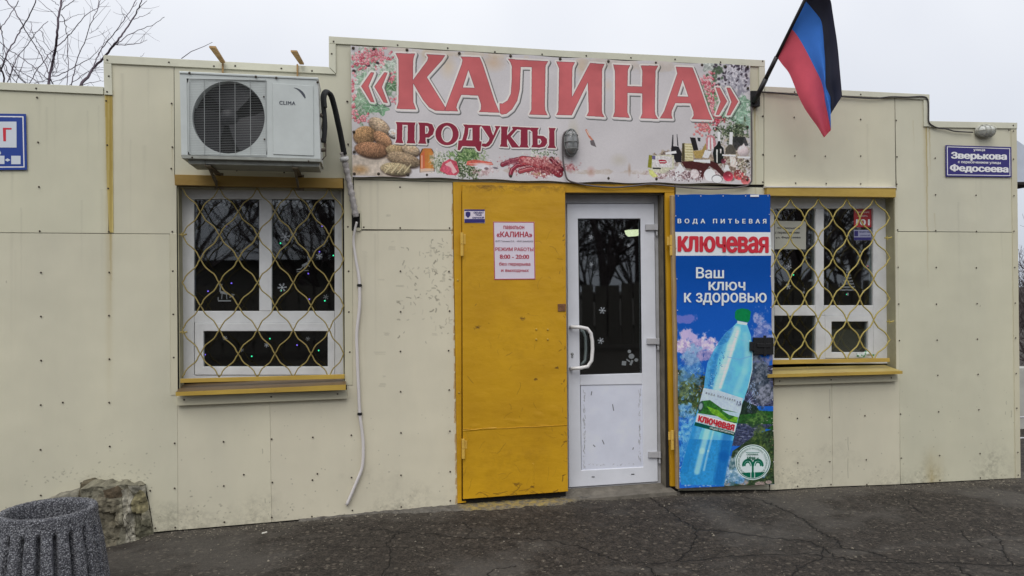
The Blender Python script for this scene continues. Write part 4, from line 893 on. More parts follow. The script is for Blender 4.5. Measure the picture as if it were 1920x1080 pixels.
for k in range(60): BC.ell(1018+r.gauss(0, 12), 288+r.gauss(0, 4), 2, 1.2, r.choice([(190, 196, 180), (90, 110, 70), (60, 76, 50)]), r.uniform(0, 180), .8, .4)
for k in range(40): BC.ell(1012+r.gauss(0, 16), 326+r.gauss(0, 2), 2, 1, r.choice([(206, 200, 196), (140, 120, 80)]), r.uniform(0, 180), .7, .4)
# brush
BC.stroke([(1099, 244), (1105, 256), (1110, 262)], 4, (172, 106, 84), .9); BC.stroke([(1100, 245), (1105, 254)], 1.5, (214, 190, 176), .9); BC.fill([(1106, 264), (1113, 262), (1118, 276), (1108, 272)], (84, 78, 80), .9)
# right still life (from zoom at 1200,220 x8.309)
zb = zm((1200, 220), 8.309)
for a in [(1382, 255, 9, 14, ((0, 0, 0), (92, 104, 78), (36, 44, 34)), .95), (1300, 300, 26, 10, ((0, 0, 0), (150, 130, 100), (70, 54, 44)), .7), (1380, 300, 12, 18, ((0, 0, 0), (170, 160, 140), (90, 70, 56)), .8), (1310, 328, 40, 5, ((0, 0, 0), (196, 186, 186), (110, 80, 80)), .85)]: cloud(a[0], a[1], a[2], a[3], 0, a[4], a[5], BC, 24, 10)
def F(c, *p, al=1, tex=.2, sd=3): BC.fill(zb(*p), c, al, tex, sd, 8)
for k in range(330):
    x, y = zb((1400+r.gauss(0, 130), 210+r.gauss(0, 75)+max(0, 0)))[0]
    if x < 1404: BC.ell(x, y, r.uniform(1.2, 3), r.uniform(.8, 1.8), r.choice([(44, 56, 40), (66, 82, 54), (36, 42, 34), (110, 120, 92), (160, 164, 150)]), r.uniform(0, 180), .85, .4)
F((34, 34, 36), (1450, 300), (1640, 300), (1690, 430), (1500, 520), (1440, 420), al=.8)
F((50, 48, 52), (505, 270), (520, 270), (520, 450), (490, 450)); F((50, 48, 52), (570, 260), (580, 260), (600, 450), (580, 440)); F((28, 26, 30), (490, 445), (600, 455), (650, 560), (640, 700), (560, 700), (480, 560))
F((206, 204, 204), (395, 545), (560, 520), (570, 560), (400, 580)); F((172, 170, 150), (150, 590), (400, 585), (530, 590), (530, 800), (350, 880), (160, 830)); F((120, 118, 40), (140, 585), (190, 590), (180, 790), (120, 780)); F((176, 178, 110), (130, 800), (200, 830), (280, 920), (200, 940), (150, 890)); F((186, 182, 180), (190, 600), (400, 600), (500, 620), (500, 780), (190, 780))
F((146, 34, 48), (288, 665), (330, 655), (400, 665), (420, 700), (390, 720), (310, 720)); F((210, 200, 200), (305, 685), (400, 685), (400, 697), (305, 697), tex=0); F((30, 30, 34), (200, 780), (325, 785), (325, 806), (200, 803)); F((90, 84, 120), (190, 595), (240, 595), (240, 660), (190, 650))
F((66, 60, 40), (655, 405), (700, 400), (690, 690), (650, 680)); F((170, 160, 122), (690, 405), (825, 410), (825, 680), (700, 685)); 
for k in range(6): F((196, 190, 160), (695, 430+k*42), (820, 436+k*42), (820, 448+k*42), (695, 442+k*42), tex=0)
F((30, 26, 28), (775, 310), (860, 318), (905, 510), (830, 520)); F((40, 40, 44), (890, 315), (940, 320), (935, 380), (900, 370)); F((150, 128, 76), (820, 530), (960, 510), (1020, 400), (1040, 500), (950, 640), (860, 640))
F((170, 118, 122), (1020, 330), (1090, 268), (1160, 300), (1185, 420), (1130, 500), (1030, 500)); F((212, 208, 206), (1060, 320), (1080, 310), (1085, 500), (1050, 500), tex=0); F((206, 196, 196), (1105, 310), (1130, 330), (1140, 490), (1110, 500), tex=0)
F((196, 194, 194), (1010, 510), (1110, 530), (1060, 640), (965, 625)); F((206, 204, 204), (1205, 225), (1250, 225), (1250, 370), (1210, 370), tex=0); F((24, 28, 26), (1215, 370), (1245, 370), (1260, 440), (1300, 480), (1310, 560), (1280, 720), (1160, 720), (1130, 560), (1150, 470), (1195, 430)); F((196, 196, 190), (1185, 500), (1208, 500), (1208, 710), (1190, 700), tex=0); F((196, 190, 186), (1242, 490), (1268, 490), (1265, 560), (1248, 560), tex=0)
F((206, 204, 202), (1395, 230), (1445, 230), (1440, 420), (1385, 420), tex=0); F((78, 74, 66), (1385, 425), (1440, 430), (1490, 490), (1495, 575), (1330, 570), (1335, 480)); F((210, 208, 206), (1280, 575), (1490, 585), (1490, 610), (1280, 600), tex=0); F((200, 188, 180), (1400, 610), (1480, 620), (1520, 720), (1490, 780), (1410, 760))
BC.ell(*zb((1608, 525))[0], 12, 11, (192, 178, 178), 0, 1, .2, .1, 5, .2); F((200, 192, 190), (1590, 440), (1620, 400), (1640, 450)); F((208, 206, 206), (1520, 605), (1720, 610), (1720, 640), (1520, 630), tex=0)
F((66, 30, 30), (640, 690), (830, 680), (1000, 720), (1110, 680), (1200, 720), (1310, 860), (1290, 930), (1180, 820), (1080, 760), (1000, 860), (960, 990), (900, 860), (780, 800), (700, 790)); F((206, 200, 198), (830, 660), (1090, 660), (1090, 715), (830, 690), tex=0)
F((206, 202, 202), (540, 840), (625, 715), (695, 830), (540, 945)); 
for k in range(150):
    x, y = zb((r.uniform(420, 960), r.uniform(820, 1000)))[0]; BC.ell(x, y, r.uniform(1, 3.2), r.uniform(.6, 1.6), r.choice([(206, 200, 204), (70, 48, 52), (196, 188, 190), (110, 90, 96)]), r.uniform(0, 180), .8, .4)
BC.ell(*zb((850, 880))[0], 9, 9, (196, 186, 186), 30, .9, .2, .15, 4); BC.ell(*zb((1085, 900))[0], 11.5, 11.5, (202, 198, 198), 0, 1, .1); BC.ell(*zb((1195, 960))[0], 11, 8, (90, 90, 92), 0, 1, .15); BC.ell(*zb((1195, 965))[0], 10, 7, (204, 202, 204), 0, 1, .15)
for (x, y, q, c) in [(1370, 920, 10, (140, 46, 60)), (1540, 895, 10.5, (146, 62, 64)), (1640, 980, 9, (160, 84, 84)), (1300, 680, 5, (90, 40, 50))]: BC.ell(*zb((x, y))[0], q, q*.93, c, 0, 1, .12, .2, int(x), -.4); BC.ell(zb((x, y))[0][0]+3, zb((x, y))[0][1]-2, 2.4, 2, (214, 170, 168), 0, .8, .7)
F((216, 214, 212), (1330, 740), (1375, 740), (1390, 800), (1410, 830), (1300, 830), (1320, 790), tex=0)
for k in range(120):
    x, y = zb((r.uniform(1500, 1720), r.uniform(640, 960)))[0]; BC.ell(x, y, r.uniform(.8, 2.6), r.uniform(.6, 1.6), r.choice([(206, 200, 200), (60, 64, 46), (150, 150, 120), (50, 44, 44), (190, 186, 180)]), r.uniform(0, 180), .75, .4)
# lettering of the banner (serif, outlined)
big = [z3(*p) for p in (
    [(207, 280), (230, 283), (190, 378), (232, 492), (205, 488), (138, 378)], [(300, 282), (323, 284), (283, 385), (325, 497), (295, 492), (230, 382)],
    [(378, 148), (515, 152), (505, 178), (501, 210), (500, 335), (600, 200), (606, 178), (592, 157), (725, 163), (702, 198), (597, 315), (727, 527), (720, 552), (655, 550), (612, 527), (570, 475), (502, 360), (503, 490), (522, 542), (385, 536), (398, 490), (400, 330), (398, 190)],
    [(833, 170), (965, 178), (985, 220), (1070, 480), (1105, 565), (960, 558), (974, 540), (975, 505), (955, 445), (838, 438), (810, 500), (803, 527), (815, 553), (722, 552), (727, 527), (840, 225), (846, 195)],
    [(1162, 188), (1443, 205), (1426, 235), (1421, 500), (1424, 545), (1440, 580), (1310, 577), (1326, 545), (1330, 245), (1253, 243), (1246, 400), (1228, 480), (1192, 540), (1152, 572), (1120, 578), (1106, 567), (1104, 498), (1125, 500), (1160, 478), (1183, 430), (1190, 330), (1190, 240), (1180, 212)])]
big += [z4(*p) for p in (
    [(76, 187), (195, 192), (181, 220), (178, 250), (177, 412), (282, 212), (290, 198), (382, 203), (368, 235), (365, 490), (368, 515), (382, 539), (268, 532), (282, 505), (277, 318), (175, 528), (78, 525), (91, 500), (95, 230)],
    [(437, 205), (545, 210), (531, 240), (528, 342), (620, 345), (622, 245), (610, 213), (720, 215), (706, 245), (702, 500), (706, 525), (722, 551), (610, 546), (622, 515), (622, 388), (528, 385), (529, 510), (543, 543), (436, 537), (447, 505), (449, 250)],
    [(833, 220), (938, 225), (955, 262), (1040, 500), (1065, 557), (933, 552), (946, 530), (945, 505), (925, 453), (830, 450), (808, 500), (806, 525), (812, 549), (732, 547), (760, 500), (843, 262)],
    [(1086, 350), (1112, 352), (1160, 438), (1108, 525), (1086, 525), (1118, 440)], [(1155, 352), (1178, 352), (1230, 440), (1178, 528), (1155, 528), (1187, 442)])]
bigh = [z3((887, 265), (930, 390), (848, 387)), z4((877, 303), (912, 410), (843, 408))]
sm = [z3(*p) for p in (
    [(380, 628), (518, 632), (512, 655), (510, 752), (518, 780), (455, 778), (462, 755), (463, 650), (427, 648), (425, 752), (433, 777), (376, 775), (385, 750), (388, 650)],
    [(536, 632), (600, 634), (635, 645), (650, 680), (640, 715), (612, 737), (588, 738), (588, 758), (594, 782), (536, 780), (545, 755), (545, 655)],
    [(738+82*math.cos(k*math.pi/14), 712+79*math.sin(k*math.pi/14)) for k in range(28)],
    [(850, 645), (978, 650), (966, 668), (966, 762), (980, 765), (971, 833), (952, 831), (935, 801), (845, 797), (828, 826), (811, 824), (818, 758), (843, 755), (858, 700), (862, 665)],
    [(972, 652), (1038, 655), (1050, 700), (1060, 722), (1078, 675), (1070, 657), (1110, 658), (1095, 682), (1050, 775), (1030, 797), (1005, 804), (978, 796), (984, 778), (1010, 780), (1028, 762), (1034, 742), (985, 668)],
    [(1112, 659), (1165, 660), (1157, 690), (1157, 722), (1197, 680), (1190, 662), (1238, 663), (1225, 680), (1182, 730), (1238, 798), (1248, 808), (1190, 806), (1157, 745), (1157, 785), (1165, 804), (1105, 800), (1114, 780), (1116, 680)],
    [(1213, 662), (1338, 668), (1332, 697), (1318, 683), (1301, 683), (1301, 790), (1310, 808), (1240, 806), (1251, 785), (1253, 683), (1228, 680), (1214, 692)],
    [(1325, 666), (1380, 668), (1371, 685), (1371, 722), (1410, 725), (1435, 745), (1437, 775), (1420, 800), (1385, 808), (1325, 806), (1334, 785), (1334, 690)],
    [(1448, 668), (1498, 670), (1489, 690), (1489, 790), (1500, 812), (1438, 810), (1450, 790), (1452, 690)])]
smh = [z3((585, 655), (605, 660), (612, 685), (603, 708), (586, 712)), z3(*[(738+40*math.cos(k*math.pi/10), 712+58*math.sin(k*math.pi/10)) for k in range(20)]), z3((888, 670), (915, 670), (915, 757), (872, 755), (885, 710)), z3((1371, 745), (1390, 747), (1398, 765), (1388, 785), (1371, 787))]
def letters(polys, holes, halo, sh, cfill, cedge, ew, grad):
    M_ = np.zeros((BC.h, BC.w), np.float32)
    for p in polys:
        sl_, m = BC.pmask(p); M_[sl_] = np.maximum(M_[sl_], m)
    for p in holes:
        sl_, m = BC.pmask(p); M_[sl_] *= 1-m
    k = BC.res/264.; H = BC.dil(M_, halo*k)
    dx, dy = int(sh[0]*k), int(sh[1]*k)
    H2 = BC.dil(M_, (halo+.9)*k); shd = np.roll(np.roll(H2, dx, 1), -dy, 0)*(1-H)*(1-np.roll(np.roll(H, dx-int(1.2*k), 1), -dy+int(1.2*k), 0))
    full = (slice(0, BC.h), slice(0, BC.w))
    BC.put(full, shd, (70, 72, 70), .8); BC.put(full, H, (196, 190, 184), .95)
    er = 1-BC.dil(1-M_, ew*k); BC.put(full, M_, cedge, 1)
    t = fbm(BC.h, BC.w, 90, 4, 50)[..., None]; g = np.linspace(1, 0, BC.h)[:, None, None]
    cc = np.array(cfill, float)*(1+(t-.5)*.16+grad*(g-.4)); a = er[..., None]; BC.a = BC.a*(1-a)+cc*a
letters(big, bigh, 3.4, (2.2, 3.2), (172, 90, 92), (104, 34, 52), .75, .10)
letters(sm, smh, 2.2, (1.4, 2.0), (122, 40, 56), (112, 32, 50), .4, .0)
sgn = empty('shop_sign', W(1034, 340, dS), 'long printed banner sign with red serif lettering over bread, meat and berries above the doors', 'sign')
ST = [(657.5, 85.5), (760, 91), (900, 99), (1060, 108), (1240, 116), (1406, 122.5)]; SB = [(661, 331), (770, 333), (900, 336), (1060, 341), (1240, 343), (1408.5, 345)]
NX, NY = 90, 26; Vv = []; r = random.Random(2)
def lerp_poly(P, t):
    xs_ = [p[0] for p in P]; x = xs_[0]+(xs_[-1]-xs_[0])*t; return (x, float(np.interp(x, xs_, [p[1] for p in P])))
for j in range(NY+1):
    v_ = j/NY
    for i in range(NX+1):
        u = i/NX; a = lerp_poly(ST, u); b = lerp_poly(SB, u); wob = (1.0*math.sin(u*46+1)*(v_ > .97)+.9*math.sin(u*39)*(v_ < .03))
        P = W(a[0]+(b[0]-a[0])*v_, a[1]+(b[1]-a[1])*v_+wob, dS)
        P.y += .0035*math.sin(u*30+v_*5)*math.sin(v_*7+u*3)-(.006*abs(math.sin(u*23)) if v_ > .93 or v_ < .05 else 0)
        Vv.append(P)
n0 = len(Vv); Ff = [(j*(NX+1)+i, (j+1)*(NX+1)+i, (j+1)*(NX+1)+i+1, j*(NX+1)+i+1) for j in range(NY) for i in range(NX)]
uvs = [BC.uv(v) for v in Vv]
o_ = build('printed_sheet', Vv, Ff, img_mat('sign_print', BC.image('shop_sign_print'), .45, .03), sgn, smooth=True, uvs=uvs)
mb = MB(); mb.prism(wp([(659, 87), (1405, 124), (1407, 343), (662, 329)], .018), (0, .012, 0)); mb.build('backing_board', M_dark, sgn)
mb = MB()
for (x, y) in z3((83, 112), (228, 117), (458, 125), (824, 148), (1182, 167), (1528, 187), (91, 990), (260, 990), (465, 995), (598, 998), (1183, 1006), (88, 698), (90, 838))+z4((103, 170), (408, 185), (708, 195), (1001, 208), (1150, 217), (1290, 220), (1291, 356), (408, 926), (712, 930), (1289, 815), (1288, 935), (1289, 600)): mb.disc(W(x, y, dS+.006), .011, .005, 9)
tag(mb.build('stud', M_screw, sgn), kind='stuff')

# ------------------------------------------------------------------ BLUE BANNER ON THE OPEN DOOR LEAF
dB = .085
lf = empty('open_door_leaf', W(1262, 916, dB-.02), 'second metal door leaf swung open flat against the wall behind the blue water poster', 'door')
M_leaf = yellow_mat('leaf_edge_paint', (150, 128, 92), amt=.8)
mb = MB(); mb.prism(wp([(1258.5, 366), (1443.5, 366.5), (1452, 908), (1269.5, 917)], dB-.012), (0, .035, 0)); mb.build('leaf_sheet', M_leaf, lf, bevel=.002)
mb = MB(); mb.prism(wp(rect(1414, 633, 1451, 665), dB+.024), (0, .024, 0)); mb.prism(wp(rect(1407, 641, 1415, 658), dB+.02), (0, .02, 0)); mb.prism(wp(rect(1420, 644, 1446, 652), dB+.031), (0, .007, 0)); mb.tube([W(1434, 668, dB+.02), W(1434, 629, dB+.02)], .012, 8); mb.build('bolt_housing', M_black, lf, bevel=.003)
c0 = W(1258, 925, dB); c1 = W(1460, 358, dB)
QC = Canvas(dB, c0.x, c0.z, c1.x, c1.z, 900, (4, 62, 138))
zq = zm((1250, 580), 3.087)
hh = np.linspace(0, 1, QC.h)[:, None, None]   # 0 bottom
QC.a = np.array((4, 60, 138.))*(hh)+np.array((34, 96, 186.))*(1-hh)+np.zeros_like(QC.a); k = np.clip((hh-.62)*8, 0, 1); QC.a = np.array((3, 62, 136.))*k+QC.a*(1-k)
BCk = BC; r = random.Random(77)
cloud(1280, 648, 12, 9, 60, [(190, 170, 196), (206, 186, 206), (164, 144, 180)]); cloud(1305, 650, 16, 10, 70, [(196, 176, 200), (212, 196, 212), (150, 134, 178)]); cloud(1290, 628, 8, 5, 30, [(196, 182, 206), (176, 160, 196)]); cloud(1288, 672, 18, 6, 60, [(150, 130, 178), (150, 140, 180), (96, 100, 156)])
cloud(1432, 622, 12, 16, 90, [(96, 104, 168), (142, 148, 186), (140, 132, 186), (70, 92, 158)]); cloud(1430, 684, 14, 7, 70, [(120, 110, 160), (112, 116, 150), (78, 84, 120)]); cloud(1281, 598, 9, 4, 18, [(70, 90, 168), (96, 104, 176)])
def QF(c, *p, al=1, tex=.3, sd=3, cell=12): QC.fill(zq(*p), c, al, tex, sd, cell)
QF((52, 56, 78), (470, 400), (520, 350), (560, 330), (625, 320), (625, 560), (430, 560), al=1, tex=.7, cell=20)
for k in range(90):
    x = r.uniform(470, 620); y = r.uniform(345, 560); QC.stroke(zq((x, y), (x+r.uniform(8, 34), y+r.uniform(-16, 18))), r.uniform(.6, 1.8), r.choice([(150, 150, 178), (30, 34, 52), (112, 112, 142)]), .7)
QF((40, 52, 36), (60, 350), (100, 350), (150, 400), (230, 380), (230, 560), (60, 560), tex=.6); QF((62, 80, 44), (60, 520), (230, 500), (200, 620), (60, 620), tex=.6)
for k in range(110):
    x = r.uniform(62, 220); y = r.uniform(360, 620); QC.ell(*zq((x, y))[0], r.uniform(1.2, 4), r.uniform(.8, 2.4), r.choice([(84, 96, 50), (34, 44, 34), (110, 112, 60), (120, 86, 60), (56, 72, 44)]), r.uniform(0, 180), .7, .5)
QF((36, 74, 34), (410, 580), (625, 590), (625, 700), (400, 660), tex=.5); QF((30, 44, 36), (430, 520), (520, 560), (540, 600), (420, 610), tex=.5)
QF((54, 60, 84), (390, 660), (620, 665), (560, 700), (500, 740), (440, 790), (370, 790), tex=.6, cell=8)
for k in range(80):
    x = r.uniform(395, 540); y = r.uniform(662, 780); QC.stroke(zq((x, y), (x+r.uniform(6, 28), y+r.uniform(-2, 4))), r.uniform(.5, 1.4), r.choice([(128, 134, 156), (30, 34, 56), (84, 92, 120)]), .8)
QF((44, 60, 40), (380, 820), (440, 780), (520, 720), (625, 690), (628, 1010), (330, 1030), tex=.6)
for k in range(300):
    x = r.uniform(390, 625); y = r.uniform(700, 1010); 
    if y > 1130-.66*x: QC.ell(*zq((x, y))[0], r.uniform(.8, 3), r.uniform(.6, 1.8), r.choice([(70, 96, 46), (28, 44, 30), (104, 112, 62), (44, 74, 38), (130, 110, 90)]), r.uniform(0, 180), .7, .5)
for k in range(14): QC.ell(*zq((r.uniform(430, 620), r.uniform(630, 670)))[0], 2, 1.2, (170, 160, 160), 0, .8, .5)
for (x, y, q) in [(400, 985, 16), (440, 1000, 20), (540, 1010, 18), (350, 1010, 14), (590, 1000, 12)]: QC.ell(*zq((x, y))[0], q/1.6, q/3.4, (150, 132, 128), 5, .9, .3, .4, x)
for a in [(1283, 770, 9, 22, ((0, 0, 0), (126, 176, 208), (52, 108, 168)), .9), (1275, 720, 7, 12, ((0, 0, 0), (110, 156, 186), (56, 96, 130)), .7), (1290, 850, 12, 28, ((0, 0, 0), (112, 176, 212), (44, 120, 184)), .9), (1330, 898, 34, 8, ((0, 0, 0), (196, 212, 224), (60, 120, 178)), .95), (1298, 690, 8, 16, ((0, 0, 0), (120, 166, 196), (70, 116, 160)), .7), (1378, 880, 10, 16, ((0, 0, 0), (176, 196, 210), (70, 110, 130)), .7), (1425, 715, 14, 20, ((0, 0, 0), (104, 112, 124), (40, 50, 62)), .95), (1440, 740, 10, 12, ((0, 0, 0), (130, 134, 150), (50, 56, 64)), .9), (1430, 785, 14, 6, ((0, 0, 0), (84, 120, 58), (34, 60, 36)), .9), (1430, 850, 16, 20, ((0, 0, 0), (90, 110, 56), (30, 50, 30)), .85), (1282, 740, 10, 14, ((0, 0, 0), (104, 116, 62), (36, 50, 38)), .8)]: cloud(a[0], a[1], a[2], a[3], 0, a[4], a[5], QC, 56, 20)
# water splash
for k in range(200):
    t = r.random(); x = r.gauss(150-70*t, 50); y = 290+700*t+r.gauss(0, 40); x = max(62, min(330, x)); QC.stroke(zq((x, y), (x+r.uniform(-12, 12), y+r.uniform(-16, 16))), r.uniform(.5, 2.2), r.choice([(96, 150, 200), (60, 104, 170), (170, 200, 224), (30, 70, 140), (120, 170, 206)]), .65)
for k in range(320):
    x = r.uniform(66, 360); y = r.gauss(985, 28); QC.ell(*zq((x, y))[0], r.uniform(.8, 3.4), r.uniform(.6, 2.2), r.choice([(150, 186, 214), (70, 120, 176), (196, 208, 220), (40, 90, 150)]), r.uniform(0, 180), .6, .5)
for k in range(50):
    x = 490+r.gauss(0, 30); y = 480+r.gauss(0, 50); QC.stroke(zq((x, y), (x+r.uniform(-8, 8), y+r.uniform(2, 16))), 1, (150, 176, 214), .7)
bottle = [(410, 72), (385, 98), (340, 135), (310, 175), (270, 240), (235, 310), (222, 380), (215, 450), (192, 530), (160, 640), (130, 750), (98, 860), (76, 950), (84, 1015), (330, 1018), (350, 900), (390, 730), (432, 560), (472, 450), (495, 350), (497, 250), (487, 150), (465, 88)]
QF((92, 170, 206), *bottle, tex=.14, cell=60)
QF((56, 124, 178), *[(270, 240), (235, 310), (222, 380), (215, 450), (192, 530), (160, 640), (130, 750), (98, 860), (76, 950), (120, 950), (200, 700), (270, 440), (300, 260)], al=.55); QF((20, 110, 176), (130, 750), (385, 760), (350, 900), (330, 1018), (84, 1015), (76, 950), al=.7, tex=.2)
QF((44, 110, 170), (385, 98), (340, 135), (310, 175), (290, 215), (350, 190), (400, 110), al=.7)
QC.stroke(zq((405, 120), (370, 220), (330, 340), (290, 460)), 16, (186, 214, 230), .75, 7); QC.stroke(zq((410, 130), (350, 330), (310, 450)), 6, (212, 226, 236), .7, 3)
QC.stroke(zq((455, 150), (468, 260), (450, 360), (400, 480)), 12, (130, 190, 218), .6, 7); QC.stroke(zq((330, 170), (285, 270), (262, 360), (250, 450)), 9, (30, 104, 168), .5, 6)
QC.stroke(zq((235, 700), (205, 820), (175, 940)), 12, (170, 210, 230), .65, 5); QC.stroke(zq((270, 705), (240, 820), (215, 930)), 4, (196, 220, 234), .5, 3); QC.stroke(zq((350, 735), (330, 850), (300, 990)), 22, (10, 76, 148), .55, 8); QC.stroke(zq((160, 680), (130, 800), (100, 930)), 10, (30, 120, 184), .6, 6)
for k in range(16):
    y = 120+k*22; x0_ = 330-(y-120)*.33; QC.stroke(zq((x0_, y), (x0_+60, y+14), (x0_+120, y+12)), .8, (110, 170, 204), .35)
QC.stroke(zq((350, 275), (420, 290), (492, 270)), 1.6, (100, 150, 190), .8); QC.stroke(zq((392, 160), (440, 180), (486, 186)), 1.2, (120, 170, 204), .8); QC.stroke(zq((480, 180), (496, 260), (494, 350), (470, 455)), 1.6, (196, 216, 230), .7)
for k in range(60): x = 230+r.random()*110; y = 480-(x-230)*2.2+r.gauss(0, 18); QC.stroke(zq((x, y), (x+r.uniform(-9, 12), y+r.uniform(-10, 10))), 1.2, r.choice([(24, 78, 140), (150, 190, 216)]), .7)
QF((8, 112, 62), (395, 15), (405, 2), (435, -6), (470, 0), (487, 14), (480, 62), (470, 76), (405, 64), (393, 50), tex=.12); QF((180, 210, 226), (408, 66), (468, 78), (462, 92), (408, 84), tex=.1)
QF((170, 186, 200), (212, 455), (300, 470), (442, 515), (428, 590), (404, 660), (330, 640), (180, 600), (192, 530), tex=.08)
QF((44, 96, 40), (200, 530), (250, 525), (320, 575), (420, 600), (405, 660), (340, 650), (300, 620), (180, 600), tex=.4); QF((96, 150, 40), (230, 560), (300, 585), (360, 640), (412, 610), (408, 655), (330, 640), (260, 600), tex=.3); QF((160, 184, 196), (320, 585), (425, 600), (415, 625), (360, 610), tex=.05); QC.ell(*zq((196, 562))[0], 6, 10, (40, 60, 60), 15, .9, .2); QC.ell(*zq((196, 562))[0], 4, 7, (150, 170, 176), 15, .8, .3)
QF((206, 208, 214), (178, 602), (404, 662), (394, 712), (166, 650), tex=.04); QF((8, 72, 62), (164, 652), (394, 712), (390, 734), (158, 672), tex=.1)
QF((196, 200, 206), *[(63-0, -441), (63, -441), (63, -441)], tex=0)
QC.fill([(1258, 435), (1452, 435.5), (1452, 479.5), (1258, 479.5)], (192, 196, 208))
# emblem
def disc_(cx, cy, q, c): QC.fill([(cx+q*math.cos(k*math.pi/24), cy+q*math.sin(k*math.pi/24)) for k in range(48)], c)
EX, EY = 1411.3, 866.6
disc_(EX, EY, 33.2, (186, 206, 200)); disc_(EX, EY, 31.6, (16, 84, 70)); disc_(EX, EY, 30.4, (186, 206, 200))
QC.fill([(EX+29.5*math.cos(t), EY+29.5*math.sin(t)) for t in [math.radians(a) for a in range(38, 143, 5)]], (10, 88, 66))
for q, wd in ((14.5, 4.4), (8.7, 3.2)):
    for sx in (-1, 1):
        QC.stroke([(EX+sx*(9.5-q*.0)+q*.62*math.cos(math.radians(a)), EY+6+q*.72*-math.sin(math.radians(a))) for a in range(0, 181, 12)], wd, (10, 88, 66), 1)
for sx in (-1, 1): QC.stroke([(EX+sx*3.6, EY+29), (EX+sx*3.6, EY+4), (EX+sx*6, EY-1)], 1.4, (186, 206, 200), 1); QC.stroke([(EX+sx*.8, EY+28), (EX+sx*.8, EY+4)], 2.2, (10, 88, 66), 1)
QC.stroke([(EX-13, EY-18.3), (EX+12, EY-18.3)], .9, (16, 84, 70))
QC.a += (fbm(QC.h, QC.w, 4, 2, 91)[..., None]-.5)*6
bn = empty('water_poster', W(1360, 914, dB), 'tall blue printed poster of a tilted water bottle fixed on the open door leaf', 'poster')
mb = MB(); P = [(1265.5, 364.5), (1443.5, 365), (1447.5, 620), (1452, 908), (1274.5, 915.5), (1269.5, 620)]
Vv = []; NX, NY = 24, 60
for j in range(NY+1):
    for i in range(NX+1):
        u, v_ = i/NX, j/NY; xa = 1265.2+8.9*v_+.5*math.sin(v_*44); xb = 1443.5+8.5*v_+.6*math.sin(v_*37+1); ya = 364.5+.4*math.sin(u*22); yb = 915.5-7.8*u
        q = W(xa+(xb-xa)*u, ya+(yb-ya)*v_, dB+.001); q.y += .0016*math.sin(u*9+v_*13)-.001; Vv.append(q)
build('printed_sheet', Vv, [(j*(NX+1)+i, (j+1)*(NX+1)+i, (j+1)*(NX+1)+i+1, j*(NX+1)+i+1) for j in range(NY) for i in range(NX)], img_mat('poster_print', QC.image('water_poster_print'), .38, .02), bn, smooth=True, uvs=[QC.uv(v) for v in Vv])
dT = dB+.006
text(bn, 'ВОДА ПИТЬЕВАЯ', [(1270.5, 410), (1437, 410.5), (1437, 420.7), (1270.5, 420.3)], dT, T_white, .03, 1.9, split=True)
text(bn, 'ключевая', [(1270.5, 442), (1441.5, 443.5), (1441.5, 475), (1270.5, 472.5)], dT, T_brand, .048, .98, split=True)
text(bn, 'Ваш', [(1305, 501), (1357.5, 501.5), (1357.5, 522), (1305, 522)], dT, T_white, .02, split=True)
text(bn, 'ключ', [(1328.5, 528), (1397.5, 528.5), (1397.5, 544.8), (1328.5, 544.5)], dT, T_white, .02, split=True)
text(bn, 'к здоровью', [(1282.5, 549), (1437.5, 549), (1437.5, 573.2), (1282.5, 573.2)], dT, T_white, .02, split=True)
text(bn, 'ключевая', zq((186, 612), (396, 668), (388, 706), (180, 648)), dT, T_brand, .05)
text(bn, 'СРЕДНЕГАЗИРОВАННАЯ', zq((250, 680), (388, 714), (386, 726), (248, 692)), dT, T_white, .02)
text(bn, 'ВОДА ПИТЬЕВАЯ', zq((228, 478), (398, 522), (396, 534), (226, 490)), dT, T_grey, .02, 1.8)
text(bn, '1,5', zq((408, 530), (432, 534), (430, 560), (404, 556)), dT, T_navy, .02)
text(bn, 'СКВАЖИНА', qr(1400, 850, 1422, 853.6), dT, T_green, .02); text(bn, '№98 к', qr(1401, 856, 1423, 863.4), dT, T_green, .03)
v, f = glyphs('ДНЕПРОВСКО-ДОНЕЦКОГО БАССЕЙНА ПОДЗЕМНЫХ ВОД', .02, 1.1); x0 = min(a for a, b in v); x1 = max(a for a, b in v); Vt = []
for a, b in v:
    t = math.radians(232-(a-x0)/(x1-x0)*284+0); q = 24.6+b*4.6; Vt.append(W(EX+q*math.cos(t), EY-q*math.sin(t), dT))
build('lettering', Vt, f, T_green, bn)
mb = MB(); st = []
for k in range(9): st.append((1267+.016*k*64, 405+k*59)); st.append((1442.5+.016*k*64, 402+k*58))
for k in range(5): st.append((1272+k*42, 367.5))
for (x, y) in st: mb.disc(W(x, y, dB+.004), .0048, .003, 6)
tag(mb.build('staples', mk('staple_metal', (196, 200, 206), .3, metal=.5), bn), kind='stuff')
slab('tape_tab', rect(1407, 365, 1423, 369), dB+.006, .003, T_sw, bn)

# ------------------------------------------------------------------ SMALL SIGNS
def plate(name, label, cat, quad, d, mat, th=.004, bev=.0008):
    r_ = empty(name, W((quad[2][0]+quad[3][0])/2, (quad[2][1]+quad[3][1])/2, d), label, cat)
    slab('plate', quad, d, th, mat, r_, bev); return r_
def border(par, quad, ins, wd, d, mat):
    def inset(q, k):
        cx = sum(p[0] for p in q)/4; cy = sum(p[1] for p in q)/4; return [(p[0]+(k if p[0] < cx else -k), p[1]+(k if p[1] < cy else -k)) for p in q]
    mb = MB(); mb.frame(wp(inset(quad, ins), d), wp(inset(quad, ins+wd), d), .0006); mb.build('border', mat, par)
M_navy = flat('navy_enamel', (40, 34, 98)); M_blue = flat('blue_enamel', (24, 52, 122)); M_sgw = flat('sign_grey_white', (176, 182, 188))
q = [(1773, 272), (1896.5, 275.5), (1897, 332.5), (1773.5, 331)]
